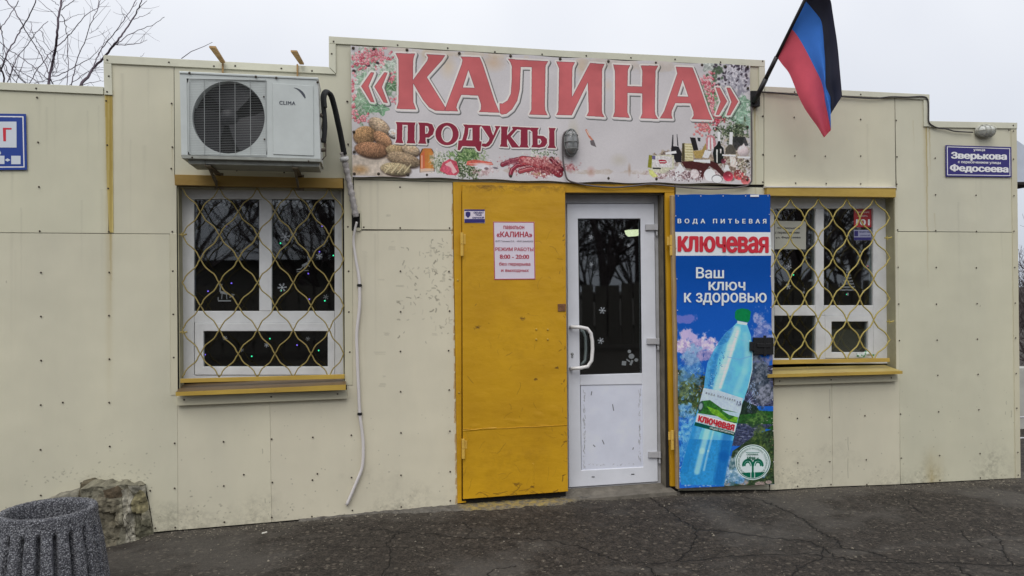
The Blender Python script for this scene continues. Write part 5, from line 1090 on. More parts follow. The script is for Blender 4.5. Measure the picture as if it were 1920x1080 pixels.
s1 = plate('street_sign', 'navy street name plate with white Cyrillic lettering near the right corner under the wall lamp', 'sign', q, .012, M_navy); border(s1, q, 2.6, 1.3, .0128, T_sw)
d_ = .0134
text(s1, 'улица', [(1825, 279.2), (1847, 279.6), (1847, 284.6), (1825, 284.2)], d_, T_sw, .03); text(s1, 'Зверькова', [(1783, 284.5), (1888, 286.5), (1888, 303), (1783, 300.5)], d_, T_sw, .055, .98, split=True)
text(s1, 'с пересечением улицы', [(1796, 301.8), (1876.5, 303.8), (1876.5, 309), (1796, 307)], d_, T_sw, .03); text(s1, 'Федосеева', [(1781, 307.5), (1891, 310), (1891, 326), (1781, 323.2)], d_, T_sw, .055, .98, split=True)
q = [(-64, 212), (48.5, 213.5), (50.5, 318.5), (-62, 319)]
s2 = plate('house_number_plate', 'blue house number plate with red letter on pale square at the left picture edge', 'sign', q, .012, M_blue); border(s2, q, 4.5, 2, .0128, T_sw)
slab('number_field', [(-45, 228), (30.8, 228), (31, 276.6), (-45, 276.4)], .0132, .0007, M_sgw, s2); mb = MB(); mb.prism(wp([(5.2, 239.5), (21.6, 239.8), (21.6, 243), (11, 243), (11.2, 264.8), (6.2, 264.8)], .0138), (0, .0005, 0)); mb.build('lettering', T_brand, s2)
mb = MB(); mb.prism(wp(rect(-9, 292, 8.3, 307.5), .0132), (0, .0006, 0)); mb.prism(wp(rect(21, 292, 38.5, 307.8), .0132), (0, .0006, 0)); mb.prism(wp([(9, 300), (14, 296.8), (19.5, 300), (14, 303)], .0132), (0, .0006, 0)); mb.prism(wp([(-4, 282), (0, 283), (2, 287), (0, 290), (-4, 290)], .0132), (0, .0006, 0)); mb.build('direction_marks', M_sgw, s2)
q = [(924.7, 415.5), (1002, 416), (1003.8, 523.8), (926.8, 524.5)]
M_paper = flat('paper_white', (186, 178, 188)); s3 = plate('opening_hours_notice', 'white opening hours notice with red border and red text on the ochre metal door', 'notice', q, .0365, M_paper, .001, 0); border(s3, q, .2, 1.3, .0372, T_red)
d_ = .0378
for tx, a, b_, c, e_, bo in [('павильон', 944, 423, 983, 429.5, .03), ('«КАЛИНА»', 931, 434, 998, 444.5, .05), ('ФЛП Ткачева О.А.    ИНН 2646402425', 929, 450.3, 999.5, 454, .0), ('РЕЖИМ РАБОТЫ', 928.8, 463.8, 1000.2, 470.6, .04), ('8:00 - 20:00', 937, 477.2, 992, 485.2, .045), ('без перерыва', 936, 491.5, 994.5, 499.5, .035), ('и выходных', 939.5, 505, 991.5, 510.8, .035)]:
    text(s3, tx, qr(a, b_, c, e_, .3), d_, T_red if bo else T_grey, bo*.55 or .005)
q = [(870.3, 392.3), (909, 393), (909.3, 418.2), (870.8, 417.6)]
s4 = plate('security_sticker', 'small white and navy security sticker at the top left of the ochre metal door', 'sticker', q, .0365, M_paper, .001, 0)
mb = MB(); mb.prism(wp(rect(870.6, 392.6, 908.8, 395.6), .0372), (0, .0005, 0)); mb.prism(wp(rect(871, 410.5, 909, 417.6), .0372), (0, .0005, 0)); mb.prism(wp([(873, 398), (877.5, 396.6), (882, 398), (882, 404), (877.5, 409), (873, 404)], .0372), (0, .0005, 0)); mb.build('printed_band', T_navy, s4)
text(s4, 'ОБЪЕКТ', qr(888, 397, 907, 400.6), .0378, T_navy, .05); text(s4, 'ПОД', qr(892, 401.6, 903, 405), .0378, T_navy, .05); text(s4, 'ОХРАНОЙ', qr(885.5, 406, 907.5, 409.6), .0378, T_navy, .05)
# window notices (stuck inside the panes)
dP = -.1225
q = [(1450, 414), (1511.5, 415), (1511, 467.5), (1450, 467)]
s5 = plate('address_notice', 'white paper address notice taped inside the left pane of the right window', 'notice', q, dP, flat('paper_dim', (150, 150, 140)), .0008, 0)
for tx, a, b_, c, e_ in [('Ул. Зверькова', 1457, 425.5, 1500, 430.5), ('с пересечением', 1453, 434.5, 1499, 439.5), ('ул. Федосеева', 1454, 443, 1501, 448)]: text(s5, tx, qr(a, b_, c, e_), dP+.0005, T_black, .03)
q = rect(1601, 392.5, 1634, 426)
s6 = plate('fire_sticker', 'red emergency sticker with white number 101 at the top of the right window', 'sticker', q, dP, flat('sticker_red', (150, 44, 48)), .0008, 0)
text(s6, '101', qr(1605, 411, 1631, 422.5), dP+.0005, T_sw, .03); text(s6, 'ПРИ ПОЖАРЕ', qr(1604, 396.5, 1630, 399.5), dP+.0005, T_sw, .0); text(s6, 'ЗВОНИТЬ', qr(1608, 403.5, 1627, 406.5), dP+.0005, T_sw, .0)
q = rect(1601, 431, 1633.5, 450.5)
s7 = plate('security_sticker', 'blue and white security sticker right below the red 101 sticker in the right window', 'sticker', q, dP, flat('sticker_pale', (130, 132, 156)), .0008, 0)
mb = MB(); mb.prism(wp(rect(1601.2, 445, 1633.2, 450.2), dP+.0006), (0, .0004, 0)); mb.prism(wp(rect(1602, 433, 1609, 443), dP+.0006), (0, .0004, 0)); mb.build('printed_band', T_navy, s7); text(s7, 'ОБЪЕКТ ПОД', qr(1611, 433.5, 1632, 437), dP+.0006, T_navy, .03); text(s7, 'ОХРАНОЙ', qr(1612, 439.5, 1631, 443), dP+.0006, T_navy, .03)
mb = MB(); mb.prism(wp(rect(1556, 617, 1631, 665), -.16), (0, .006, 0)); tag(mb.build('cardboard_sheet', mk('cardboard', (112, 104, 88), .9)), 'beige cardboard sheet standing behind the small lower right sash of the right window', 'cardboard')
# crushed green and white bag wedged behind the grille
Vb = []; r = random.Random(4); mb = MB()
pts = [W(1606+32*t, 665+2.0*math.sin(t*7), -.05) for t in [k/10 for k in range(11)]]
mb.tube(pts, [.008+.014*math.sin(math.pi*min(1, (k+1)/11))*r.uniform(.7, 1.1) for k in range(11)], 8)
for v in mb.v: v += Vector([r.uniform(-.003, .003) for _ in range(3)])
lit = build('plastic_bag', mb.v, mb.f, None, None, mats=[mk('bag_green', (70, 124, 84), .3), mk('bag_clear', (172, 180, 176), .3)], midx=[r.choice([0, 1, 1]) for _ in mb.f])
tag(lit, 'crumpled green and white plastic wrapper lying on the sill inside the right window grille', 'litter')

# ------------------------------------------------------------------ STICKERS AND FAIRY LIGHTS
M_stick = flat('sticker_white', (146, 151, 156)); M_stick2 = flat('sticker_silver', (104, 108, 110))
def flake(x, y, s_, label, d=dP, arms=6, mat=None):
    mb = MB(); c = W(x, y, d); k = s_/264.; r = random.Random(int(x*7))
    a0 = r.random()
    for a in range(arms):
        t = a0+a*2*math.pi/arms; u = Vector((math.cos(t), 0, math.sin(t))); n_ = Vector((-u.z, 0, u.x))
        def bar(p, q_, w_): 
            dv = (q_-p).normalized(); nn = Vector((-dv.z, 0, dv.x))*w_; mb.prism([p-nn, q_-nn*.6, q_+nn*.6, p+nn], (0, .0006, 0))
        bar(c, c+u*k, k*.09)
        for tt in (.45, .75): 
            for sg in (-1, 1): bar(c+u*k*tt, c+u*k*(tt+.22)+n_*sg*k*.2, k*.06)
    mb.disc(c, k*.22, .0007, 6)
    tag(mb.build('snowflake_sticker', mat or M_stick), label, 'sticker', 'snowflake stickers on the glass')
flake(535, 444, 8.5, 'large round snowflake sticker high in the upper right pane of the left window')
flake(598.5, 480, 6, 'star-like snowflake sticker at the right of the upper right pane of the left window')
flake(529, 539, 8, 'large snowflake sticker low in the upper right pane of the left window')
flake(611, 557, 5, 'faint snowflake sticker lower right in the upper right pane of left window', mat=M_stick2)
flake(422, 634, 4, 'leftmost small snowflake sticker in the bottom sash of the left window', -.118)
flake(453, 656, 4, 'small snowflake sticker second from left in the bottom sash of the left window', -.118, mat=M_stick2)
flake(500, 647, 4.5, 'small snowflake sticker in the middle of the bottom sash of the left window', -.118)
flake(577, 635, 4, 'rightmost small snowflake sticker in the bottom sash of the left window', -.118, mat=M_stick2)
dd = dD-.011
flake(1108, 445, 4.5, 'small snowflake sticker at the top left of the door glass', dd); flake(1178.5, 460, 4, 'small snowflake sticker at the top right of the door glass below the lamp', dd); flake(1108.6, 495.5, 4, 'small snowflake sticker on the left of the door glass, second from top', dd)
flake(1129.5, 582, 7, 'largest snowflake sticker in the middle of the door glass', dd); flake(1126.5, 639, 6.5, 'snowflake sticker on the door glass beside the pull handle', dd); flake(1166, 442, 6, 'faint frost sticker left of the lit lamp on the door glass', dd, mat=M_stick2)
flake(1461.6, 480, 5, 'small snowflake sticker under the address notice on the right window'); flake(1510, 483.5, 4, 'small snowflake sticker right of the address notice near the mullion of the right window'); flake(1479, 500, 6.5, 'round snowflake sticker in the middle of the left pane of the right window')
flake(1477.6, 537, 6.5, 'round snowflake sticker low in the left pane of the right window'); flake(1572, 488, 4.5, 'small star sticker above the tree sticker on the right window'); flake(1507, 548, 3, 'tiny snowflake sticker low beside the mullion of the right window'); flake(1619, 547, 3.5, 'tiny snowflake sticker right of the tree sticker on the right window')
# fir tree, reindeer and sleigh, angel stickers (lacy silver film)
def film(name, label, blobs, d, mat=M_stick2):
    mb = MB()
    for bl in blobs: mb.prism(wp(bl, d), (0, .0006, 0))
    tag(mb.build(name, mat), label, 'sticker')
tr = []; r = random.Random(6)
for lv in range(7):
    y = 510+lv*5.6; hw = 2+lv*2.1
    for k in range(-lv-1, lv+2): x = 1589.6+k*hw/(lv+1); tr.append([(x-1.4, y+r.uniform(0, 2)), (x+.3, y-2.4), (x+1.3, y+r.uniform(.5, 2))])
tr.append([(1588, 549), (1591, 549), (1591, 554), (1588, 554)]); tr.append([(1589.6, 500), (1591, 504), (1594, 505), (1591, 507), (1589.6, 510), (1588, 507), (1585.5, 505), (1588, 504)])
film('tree_sticker', 'lacy silver Christmas tree sticker in the right pane of the right window', tr, dP)
def sq(x, y, w_, h_, a=0): 
    c, s_ = math.cos(a), math.sin(a); return [(x+c*u-s_*v, y+s_*u+c*v) for u, v in ((-w_, -h_), (w_, -h_), (w_, h_), (-w_, h_))]
film('reindeer_sticker', 'silver leaping reindeer and sleigh sticker in the upper right pane of the left window', [sq(572, 496, 6, 2.2, -.5), sq(579, 489, 2.5, 1.5, -.8), sq(580, 484.5, .6, 4, .4), sq(577, 484, .6, 3.5, -.3), sq(566, 502, .7, 4.5, .6), sq(571, 502, .7, 4, .2), sq(577, 497, .7, 4.5, -.9), sq(560, 505, 4, 1, -.2), sq(562, 509, 6, .6, -.1), sq(574, 507, 5, .5, 0)], dP)
film('reindeer_sticker', 'silver reindeer and foliage sticker low in the upper left pane of the left window', [sq(420, 549, 7, 2.4, .2), sq(413, 542, 1.2, 5, .1), sq(412, 536, .6, 4, -.4), sq(415, 536, .6, 4, .4), sq(416, 556, .7, 5, .1), sq(425, 556, .7, 5, -.1), sq(421, 564, 12, 1.2, 0), sq(434, 556, 4, 1, -.4), sq(437, 552, 3, .7, .3), sq(409, 560, .7, 3, 0)], dP)
film('angel_sticker', 'small silver bear and gift sticker at the lower right of the door glass', [[(1180+3.4*math.cos(a), 659+3.4*math.sin(a)) for a in np.linspace(0, 6, 8)], [(1184+5.5*math.cos(a), 668+5*math.sin(a)) for a in np.linspace(0, 6, 9)], [(1193+3.8*math.cos(a), 675+3.4*math.sin(a)) for a in np.linspace(0, 6, 8)], sq(1170, 681, 4, 4, .1), sq(1184, 680, 2, 5, .4), sq(1178, 676, 4, 1.3, .6)], dd)
def fairy(label, pts, dw):
    g_ = empty('fairy_lights', W(pts[0][0], pts[0][1], dw), label, 'string lights'); mb = MB(); ps = []
    for (x, y, c) in sorted(pts, key=lambda p: p[0]): ps += [W(x-4, y-14, dw), W(x, y-2, dw)]
    mb.tube(ps, .0008, 3); mb.build('cord', M_black, g_)
    for (x, y, c) in pts:
        mb = MB(); P = W(x, y, dw); mb.disc(P, .0055, .006, 8); mb.disc(P, .0055, .006, 8, (0, 1, 0)); mb.build('bulb', EM[c], g_)
EM = {'g': emis('bulb_green', (.05, 1, .45), 2.2), 'p': emis('bulb_violet', (.25, .15, 1), 2.0), 'r': emis('bulb_red', (1, .1, .1), .8)}
fairy('green and violet fairy lights hanging inside the left window', [(526, 456, 'g'), (625, 479, 'g'), (527, 545, 'g'), (609, 564, 'g'), (506, 635, 'g'), (472, 668, 'g'), (597.5, 657, 'g'), (424, 423, 'p'), (604, 424, 'p'), (599, 472, 'p'), (578, 513, 'p'), (434, 531, 'p'), (390, 546, 'p'), (580, 561, 'p'), (557, 647, 'p'), (384.5, 665, 'p')], -.18)
fairy('few green fairy lights hanging inside the right window', [(1487.7, 515.5, 'g'), (1621, 500, 'g'), (1627, 499, 'r'), (1588, 552, 'g')], -.18)

# ------------------------------------------------------------------ AIR CONDITIONER
dA = .42
ac = empty('air_conditioner', W(470, 305, dA-.15), 'weathered white outdoor air conditioner unit with round fan hung above the left window', 'air conditioner')
M_ac = mk('ac_white', (164, 169, 167), .4, var=.07, vs=5, bump=.03); M_ac2 = mk('ac_grey', (126, 128, 122), .5, var=.2, vs=12)
FX, FY, FR = 428.4, 220, 68
def circ(cx, cy, q, n=48): return [(cx+q*math.cos(2*math.pi*k/n), cy+q*math.sin(2*math.pi*k/n)) for k in range(n)]
# front face with round hole: build strip between square outline and circle
outer = [(337, 137), (596, 149), (601, 298), (340, 290)]
hx = [(350, 147), (500, 152), (501, 290), (352, 290)]
mb = MB(); mb.frame(wp(outer, dA), wp(hx, dA), .02)
N_ = 48; C_ = [W(x, y, dA-.004) for x, y in circ(FX, FY, FR, N_)]; sqp = []
cx0, cx1, cy0, cy1 = 350, 501, 146, 291
for k in range(N_):
    a = 2*math.pi*k/N_; c, s_ = math.cos(a), math.sin(a); t = min((( cx1-FX) if c > 0 else (FX-cx0))/max(abs(c), 1e-6), ((cy1-FY) if s_ > 0 else (FY-cy0))/max(abs(s_), 1e-6)); sqp.append(W(FX+c*t, FY+s_*t, dA-.004))
n0 = len(mb.v); mb.v += C_+sqp+[p+Vector((0, .08, 0)) for p in C_]
for k in range(N_): j = (k+1) % N_; mb.f += [(n0+k, n0+j, n0+N_+j, n0+N_+k), (n0+j, n0+k, n0+2*N_+k, n0+2*N_+j)]
A_ = wp(outer, dA)
D = Vector((0, .30, 0)); B_ = [p+D for p in A_]; E_ = [p+Vector((0, .021, 0)) for p in A_]
mb.add(E_+B_, [(0, 1, 5, 4), (1, 2, 6, 5), (2, 3, 7, 6), (3, 0, 4, 7), (4, 5, 6, 7)])
mb.build('casing', M_ac, ac)
mb = MB(); mb.prism(wp([(335.5, 133), (597, 145), (597, 150), (336, 138)], dA+.006), (0, .315, 0)); mb.build('top_cover', M_ac, ac, bevel=.004)
mb = MB(); mb.prism(wp([(339, 290.5), (602, 298.5), (602.5, 303.5), (341, 297)], dA+.004), (0, .31, 0)); mb.prism(wp([(352, 297.5), (600, 304), (598, 313), (354, 307)], dA-.03), (0, .24, 0)); mb.build('base_tray', M_ac2, ac, bevel=.002)
slab('service_panel', [(510.5, 155), (587.5, 160.5), (588.5, 292.5), (512, 289.5)], dA+.005, .005, M_ac, ac, .003)
M_brk = mk('bracket_metal', (92, 84, 70), .8, var=.4, vs=40)
mb = MB(); dG = dA+.006; gx0, gx1, gy0, gy1 = 354, 498, 148.5, 288.5
for k in range(45):
    y = gy0+(gy1-gy0)*k/44; sl_ = .02*(gx1-gx0); mb.tube([W(gx0, y, dG), W(gx1, y+sl_, dG)], .0007, 4)
mb.build('guard_wires', mk('guard_white', (128, 131, 130), .5), ac)
mb = MB()
for k in range(6): x = gx0+(gx1-gx0)*k/5; mb.tube([W(x, gy0, dG-.002), W(x+.8, gy1+2, dG-.002)], .0017, 5)
mb.tube([W(gx0, gy0-1, dG), W(gx1, gy0+2, dG), W(gx1+.8, gy1+3, dG), W(gx0+.8, gy1, dG), W(gx0, gy0-1, dG)], .0022, 5); mb.build('guard_ribs', mk('guard_rib', (140, 143, 142), .4), ac)
mb = MB(); mb.prism([p+Vector((0, .09, 0)) for p in [W(x, y, dA-.004) for x, y in circ(FX, FY, FR+1, 32)]], (0, .01, 0)); mb.build('fan_cavity', mk('ac_cavity', (14, 14, 15), .8), ac)
c = W(FX, FY, dA-.05); mb = MB(); mb.disc(c, .055, .02, 16)
for k in range(3):
    a0 = k*2*math.pi/3+.5; vs = []
    for j in range(7):
        a = a0+j/6*1.5
        for rr, dy in ((.05, 0), (.16, 0), (.235, 0)): vs.append(c+Vector((math.cos(a+rr*1.5)*rr, -.012+j*.006, math.sin(a+rr*1.5)*rr)))
    n = len(mb.v); mb.v += vs
    for j in range(6):
        for i in range(2): mb.f.append((n+j*3+i, n+j*3+i+1, n+j*3+i+4, n+j*3+i+3))
mb.build('fan', mk('fan_black', (30, 30, 33), .5), ac, smooth=True)
M_logo = flat('logo_dark', (60, 64, 72)); text(ac, 'CLIMA', [(523.5, 189), (554, 190.2), (554, 197.2), (523.5, 196)], dA+.0065, M_logo, .03, 1.15)
mb = MB(); sw = [(551, 164.5, .3), (556, 166, 1), (561, 169, 1.8), (566, 173.5, 2.4), (570, 179, 2.6), (572.5, 184, 1.4)]
up_ = [(x+w_*.5, y-w_*.9) for x, y, w_ in sw]; dn = [(x-w_*.5, y+w_*.7) for x, y, w_ in sw]; mb.prism(wp(up_+dn[::-1], dA+.0062), (0, .001, 0)); mb.build('emblem', M_logo, ac)
mb = MB()
for (x, y) in zm((320, 60), 2.842)((100, 218), (453, 238), (563, 244), (783, 268)): mb.disc(W(x, y, dA+.008), .008, .005, 8)
for (x, y) in zm((320, 60), 2.842)((114, 668), (735, 688), (497, 345), (500, 572)): mb.disc(W(x, y, dA+.006), .006, .004, 8)
tag(mb.build('cover_screws', M_screw, ac), kind='stuff')
for (x0, x1, x2, y0) in ((385, 407, 418, 300), (548, 562, 571, 304)):          # angle brackets under the unit
    mb = MB(); a = W(x0, y0+2, dA-.05); b = W(x1+8, y0+30, .03); b.z = a.z-.10; wv = Vector((.035, 0, 0))
    p0 = Vector((a.x, -(dA-.05), a.z-.02)); p1 = Vector((a.x, -.01, a.z-.02)); 
    mb.box((a.x, -(dA-.03), a.z-.035), (a.x+.035, -.005, a.z-.028)); mb.box((a.x, -(dA-.03), a.z-.03), (a.x+.005, -.005, a.z+.01))
    mb.prism([Vector((a.x+.002, -.30, a.z-.036)), Vector((a.x+.002, -.25, a.z-.036)), Vector((a.x+.002, -.008, a.z-.085)), Vector((a.x+.002, -.008, a.z-.125))], (.012, 0, 0)); mb.box((a.x-.012, -.012, a.z-.13), (a.x+.045, -.004, a.z-.02))
    mb.build('bracket', M_brk, ac)
for (xt, yt, xb, yb, xs_) in ((392, 89, 414, 118, 416), (545, 97, 562, 121, 556)):    # hanger straps hooked over the parapet
    mb = MB(); A = W(xt, yt, .30); B = W(xb, yb, .03); wv = Vector((.04, 0, .0)); t_ = Vector((.0, .004, .012))
    mb.add([A, A+wv, B+wv*.7, B, A+t_, A+wv+t_, B+wv*.7+t_, B+t_], [(0, 1, 2, 3), (7, 6, 5, 4), (0, 4, 5, 1), (1, 5, 6, 2), (2, 6, 7, 3), (3, 7, 4, 0)])
    mb.prism(wp(rect(xs_, yb-1, xs_+3, yb+22), .022), (0, .008, 0)); mb.build('hanger_strap', mk('strap_paint', (140, 112, 74), .8, var=.35, vs=30), ac)
# valves
mb = MB(); mb.tube([W(600, 215, dA-.12), W(606, 218, dA-.12)], .014, 8); mb.tube([W(600, 262, dA-.12), W(612, 262, dA-.12)], .010, 8); mb.tube([W(601, 282, dA-.12), W(610, 281, dA-.12)], .012, 8); mb.tube([W(607, 215, dA-.12), W(603, 240, dA-.12), W(611, 270, dA-.12), W(611, 292, dA-.12), W(604, 300, dA-.12)], .004, 6); mb.tube([W(608, 255, dA-.12), W(609, 276, dA-.12)], .007, 6); mb.build('valves', mk('valve_metal', (74, 66, 58), .5, metal=.3), ac)

def smooth_path(P, n=6):
    out = []
    for i in range(len(P)-1):
        p0, p1, p2, p3 = P[max(i-1, 0)], P[i], P[i+1], P[min(i+2, len(P)-1)]
        for k in range(n):
            t = k/n; out.append(.5*((2*p1)+(p2-p0)*t+(2*p0-5*p1+4*p2-p3)*t*t+(3*p1-p0-3*p2+p3)*t**3))
    return out+[P[-1]]
pp = empty('refrigerant_pipe', W(668, 415, .02), 'black insulated pipes looping from the air conditioner down into the wall hole', 'pipe')
zp = zm((320, 60), 2.842)
def path(pts, ds, off=(0, 0)): return smooth_path([W(x+off[0], y+off[1], d) for (x, y), d in zip(pts, ds)])
lp = zp((815, 590), (822, 500), (815, 400), (812, 345), (825, 318), (850, 335), (870, 400), (888, 480), (905, 560), (922, 650))
dsx = [.30, .30, .30, .29, .27, .24, .2, .16, .11, .07]
M_foam = mk('black_foam', (34, 35, 36), .8, bump=.3)
mb = MB(); mb.tube(path(lp, dsx), .016, 10); mb.build('pipe', M_foam, pp, smooth=True); mb = MB(); mb.tube(path(lp[2:], [d+.02 for d in dsx[2:]], (3.2, 1)), .012, 8); mb.build('pipe', M_foam, pp, smooth=True)
mb = MB(); mb.tube(path(zp((885, 400), (903, 480), (920, 560), (932, 645)), [.18, .14, .1, .07]), .004, 6); mb.build('signal_cable', M_black, pp, smooth=True)
wr = zp((918, 640), (930, 700), (945, 770), (962, 850), (975, 920), (988, 985)); P = path(wr, [.07, .06, .05, .045, .04, .03]); r = random.Random(8)
mb = MB(); mb.tube(P, [.021+.0035*math.sin(i*2.1)+r.uniform(-.002, .002) for i in range(len(P))], 10); mb.build('tape_wrap', mk('grey_tape', (140, 136, 134), .7, var=.3, vs=35, bump=.5), pp, smooth=True)
mb = MB(); mb.tube([P[3], P[5]], .031, 10); mb.build('tape_cuff', mk('cuff_white', (178, 178, 176), .5), pp, smooth=True)
mb = MB(); mb.prism(wp(rect(659.5, 398, 676.5, 432.5), .0075), (0, .006, 0)); mb.build('hole_edge', mk('hole_black', (16, 15, 15), .9), pp); mb = MB(); mb.prism(wp([(669, 395), (677.5, 395), (677.5, 432), (675, 432), (675, 400), (669, 400)], .009), (0, .004, 0)); mb.prism(wp(rect(668, 427, 675, 433), .012), (0, .006, 0)); mb.build('hole_flashing', M_trim, pp, uvs=[wall_uv(v) for v in mb.v])
hs = empty('drain_hose', W(650, 947, .02), 'thin white drain hose hanging down the cream wall left of the ochre door', 'hose')
hpts = [(669, 416), (664.5, 436), (663, 455), (667, 485), (672, 513), (674, 535), (674, 575), (669, 624), (669.5, 660), (671, 700), (674.5, 775), (679, 810), (681, 835), (679.5, 874), (668, 905), (650, 947)]
mb = MB(); P = path(hpts, [.045, .03]+[.018]*14); mb.tube(P, [.0075+.0035*min(1, i/30) for i in range(len(P))], 8); mb.build('hose', mk('hose_white', (178, 174, 172), .45, var=.08), hs, smooth=True)
for (x, y) in ((674, 535), (674.5, 776)): mb = MB(); mb.tube([W(x, y-2.5, .018), W(x, y+2.5, .018)], .0145, 8); mb.box(tuple(W(x-5, y+1, .012)), tuple(W(x+5, y-1, .002)+Vector((0, .0, 0)))); mb.build('clip', M_black, hs)

# ------------------------------------------------------------------ BULKHEAD LAMPS AND CABLE
def bulkhead(label, c, L_, Wd, vert, d):
    P = W(c[0], c[1], d); g_ = empty('bulkhead_lamp', P, label, 'lamp'); ax = Vector((0, 0, 1)) if vert else Vector((1, 0, 0)); bx_ = Vector((1, 0, 0)) if vert else Vector((0, 0, 1))
    def shell(sc, depth, lo, mat, nm):
        V = []; F_ = []; n, m = 20, 7
        for j in range(m+1):
            ph = j/m*math.pi/2; rr = math.cos(ph)**.6 if j < m else 0; yy = -lo-depth*math.sin(ph)
            for k in range(n):
                a = 2*math.pi*k/n; ca, sa = math.cos(a), math.sin(a); e_ = .75
                V.append(P+ax*(L_*sc*rr*abs(sa)**e_*(1 if sa > 0 else -1))+bx_*(Wd*sc*rr*abs(ca)**.9*(1 if ca > 0 else -1))+Vector((0, yy, 0)))
        for j in range(m):
            for k in range(n): a = j*n+k; b = j*n+(k+1) % n; F_.append((a, b, b+n, a+n))
        build(nm, V, F_, mat, g_, smooth=True)
    shell(1.0, .018, .0, M_base, 'base'); shell(.86, .055, .012, M_lens, 'glass_cover')
    def cage(f): mb = MB(); mb.tube([P+f(t/14*math.pi) for t in range(15)], .0032, 5); mb.build('cage_bar', M_base, g_, smooth=True)
    for k in (-.5, 0, .5): cage(lambda t, k=k: ax*(L_*k*1.0)+bx_*(Wd*.98*math.cos(t)*math.sqrt(1-k*k*.5))+Vector((0, -.012-.066*math.sin(t), 0)))
    cage(lambda t: ax*(L_*.98*math.cos(t))+Vector((0, -.012-.068*math.sin(t), 0)))
    mb = MB(); n = 24; mb.tube([P+ax*(L_*.96*math.sin(2*math.pi*k/n))+bx_*(Wd*.96*math.cos(2*math.pi*k/n))+Vector((0, -.022, 0)) for k in range(n+1)], .005, 6); mb.build('cage_ring', M_base, g_, smooth=True)
M_base = mk('lamp_grey', (104, 106, 104), .5, var=.15, vs=20); M_lens = mk('lamp_glass_grey', (118, 120, 120), .15, var=.12, vs=14, spec=.7)
bulkhead('upright oval caged lamp with grey glass fixed over the banner sign', (1070, 268), .102, .052, True, dS+.012)
M_base = mk('lamp_pale', (148, 148, 138), .5, var=.15, vs=20); M_lens = mk('lamp_glass_pale', (166, 168, 162), .15, var=.12, vs=14, spec=.7)
bulkhead('horizontal oval caged lamp with pale glass above the navy street sign', (1845, 246.5), .085, .052, False, .014)
cb = empty('power_cable', W(1410, 345, .03), 'grey power cable sagging under the banner sign and running along the right roof edge', 'cable')
M_cable = mk('cable_grey', (82, 76, 76), .6)
cp = [(1068, 243), (1058, 250), (1055, 265), (1056, 300), (1060, 325), (1066, 338), (1085, 344), (1110, 348.5), (1150, 351.5), (1190, 348.5), (1218, 345.5), (1260, 349), (1310, 353.5), (1350, 354), (1395, 349.5), (1407, 342), (1409.5, 330), (1409.5, 250), (1409, 200), (1410, 180), (1416, 171)]
cds = [dS+.02]+[dS+.02]*5+[.032]*9+[.035]*6
mb = MB(); mb.tube(path(cp, cds), .0062, 7); mb.build('cable', M_cable, cb, smooth=True)
cp = [(1068, 294), (1060, 287), (1058, 262), (1062, 250)]; mb = MB(); mb.tube(path(cp, [dS+.025]*4), .005, 7); mb.build('cable', M_cable, cb, smooth=True)
cp = [(1420, 172), (1455, 174), (1500, 178.5), (1560, 180), (1600, 182.5), (1640, 184.5), (1670, 181.5), (1700, 182), (1730, 181), (1739, 186), (1741, 200), (1741, 225), (1745, 233), (1758, 239.5), (1775, 242), (1790, 246), (1812, 247.5), (1824, 248)]
mb = MB(); mb.tube(path(cp, [.02]*len(cp)), .0055, 7); mb.build('cable', mk('cable_dark', (50, 46, 48), .6), cb, smooth=True)

# ------------------------------------------------------------------ FLAG
fl = empty('flag', W(1417, 190, .01), 'black, blue and red striped flag drooping from a slanted black pole at the roof edge', 'flag')
pb = W(1416, 188, .05); tipd = .62
def pole(t): x = 1414+(1524-1414)*t; y = 192+(-30-192)*t; return W(x, y, .05+(tipd-.05)*t)
mb = MB(); mb.tube([pole(0), pole(.2)], .019, 10); mb.tube([pole(.2), pole(.385)], .0165, 10); mb.tube([pole(.385), pole(1.02)], .012, 10); mb.build('pole', mk('pole_black', (30, 29, 30), .4), fl, smooth=True)
mb = MB(); mb.prism(wp(rect(1408.5, 170, 1425.5, 199.5), .045), (0, .045, 0)); mb.build('holder', M_black, fl, bevel=.003)
c_ = [[(1455, 104), (1466, 120), (1478, 135), (1486, 152), (1497, 180), (1508, 202), (1520, 220), (1533, 238), (1540, 250), (1545, 258)],
      [(1482, 52), (1492, 63), (1503, 80), (1516, 104), (1528, 128), (1538, 148), (1544, 168), (1547, 190), (1552, 214), (1558, 244)],
      [(1510, 1), (1526, 20), (1539, 38), (1543, 60), (1545, 86), (1547, 112), (1548, 140), (1549, 163), (1557, 184), (1557.5, 214)],
      [(1524, -32), (1545, -18), (1557, 0), (1561, 22), (1565, 48), (1569, 74), (1572, 100), (1574.5, 128), (1577, 156), (1579, 180)]]
NV, NU = 60, 36; Vv = []; 
def at(c, t): 
    s_ = t*(len(c)-1); i = min(int(s_), len(c)-2); f_ = s_-i; p0, p1, p2, p3 = c[max(i-1, 0)], c[i], c[i+1], c[min(i+2, len(c)-1)]
    return tuple(.5*((2*p1[a])+(p2[a]-p0[a])*f_+(2*p0[a]-5*p1[a]+4*p2[a]-p3[a])*f_*f_+(3*p1[a]-p0[a]-3*p2[a]+p3[a])*f_**3) for a in (0, 1))
for i in range(NU+1):
    u = i/NU; k = min(int(u*3), 2); f_ = u*3-k
    for j in range(NV+1):
        t = j/NV; a, b = at(c_[k], t), at(c_[k+1], t); x = a[0]+(b[0]-a[0])*f_; y = a[1]+(b[1]-a[1])*f_
        hd = .05+(tipd-.05)*(.385+.635*u); fold = .035*math.sin(u*13+1.5*t)*t+.05*math.sin(u*5+.5)*min(1, t*2)-.10*t*(u-.3)
        Vv.append(W(x, y, hd+fold*.8))
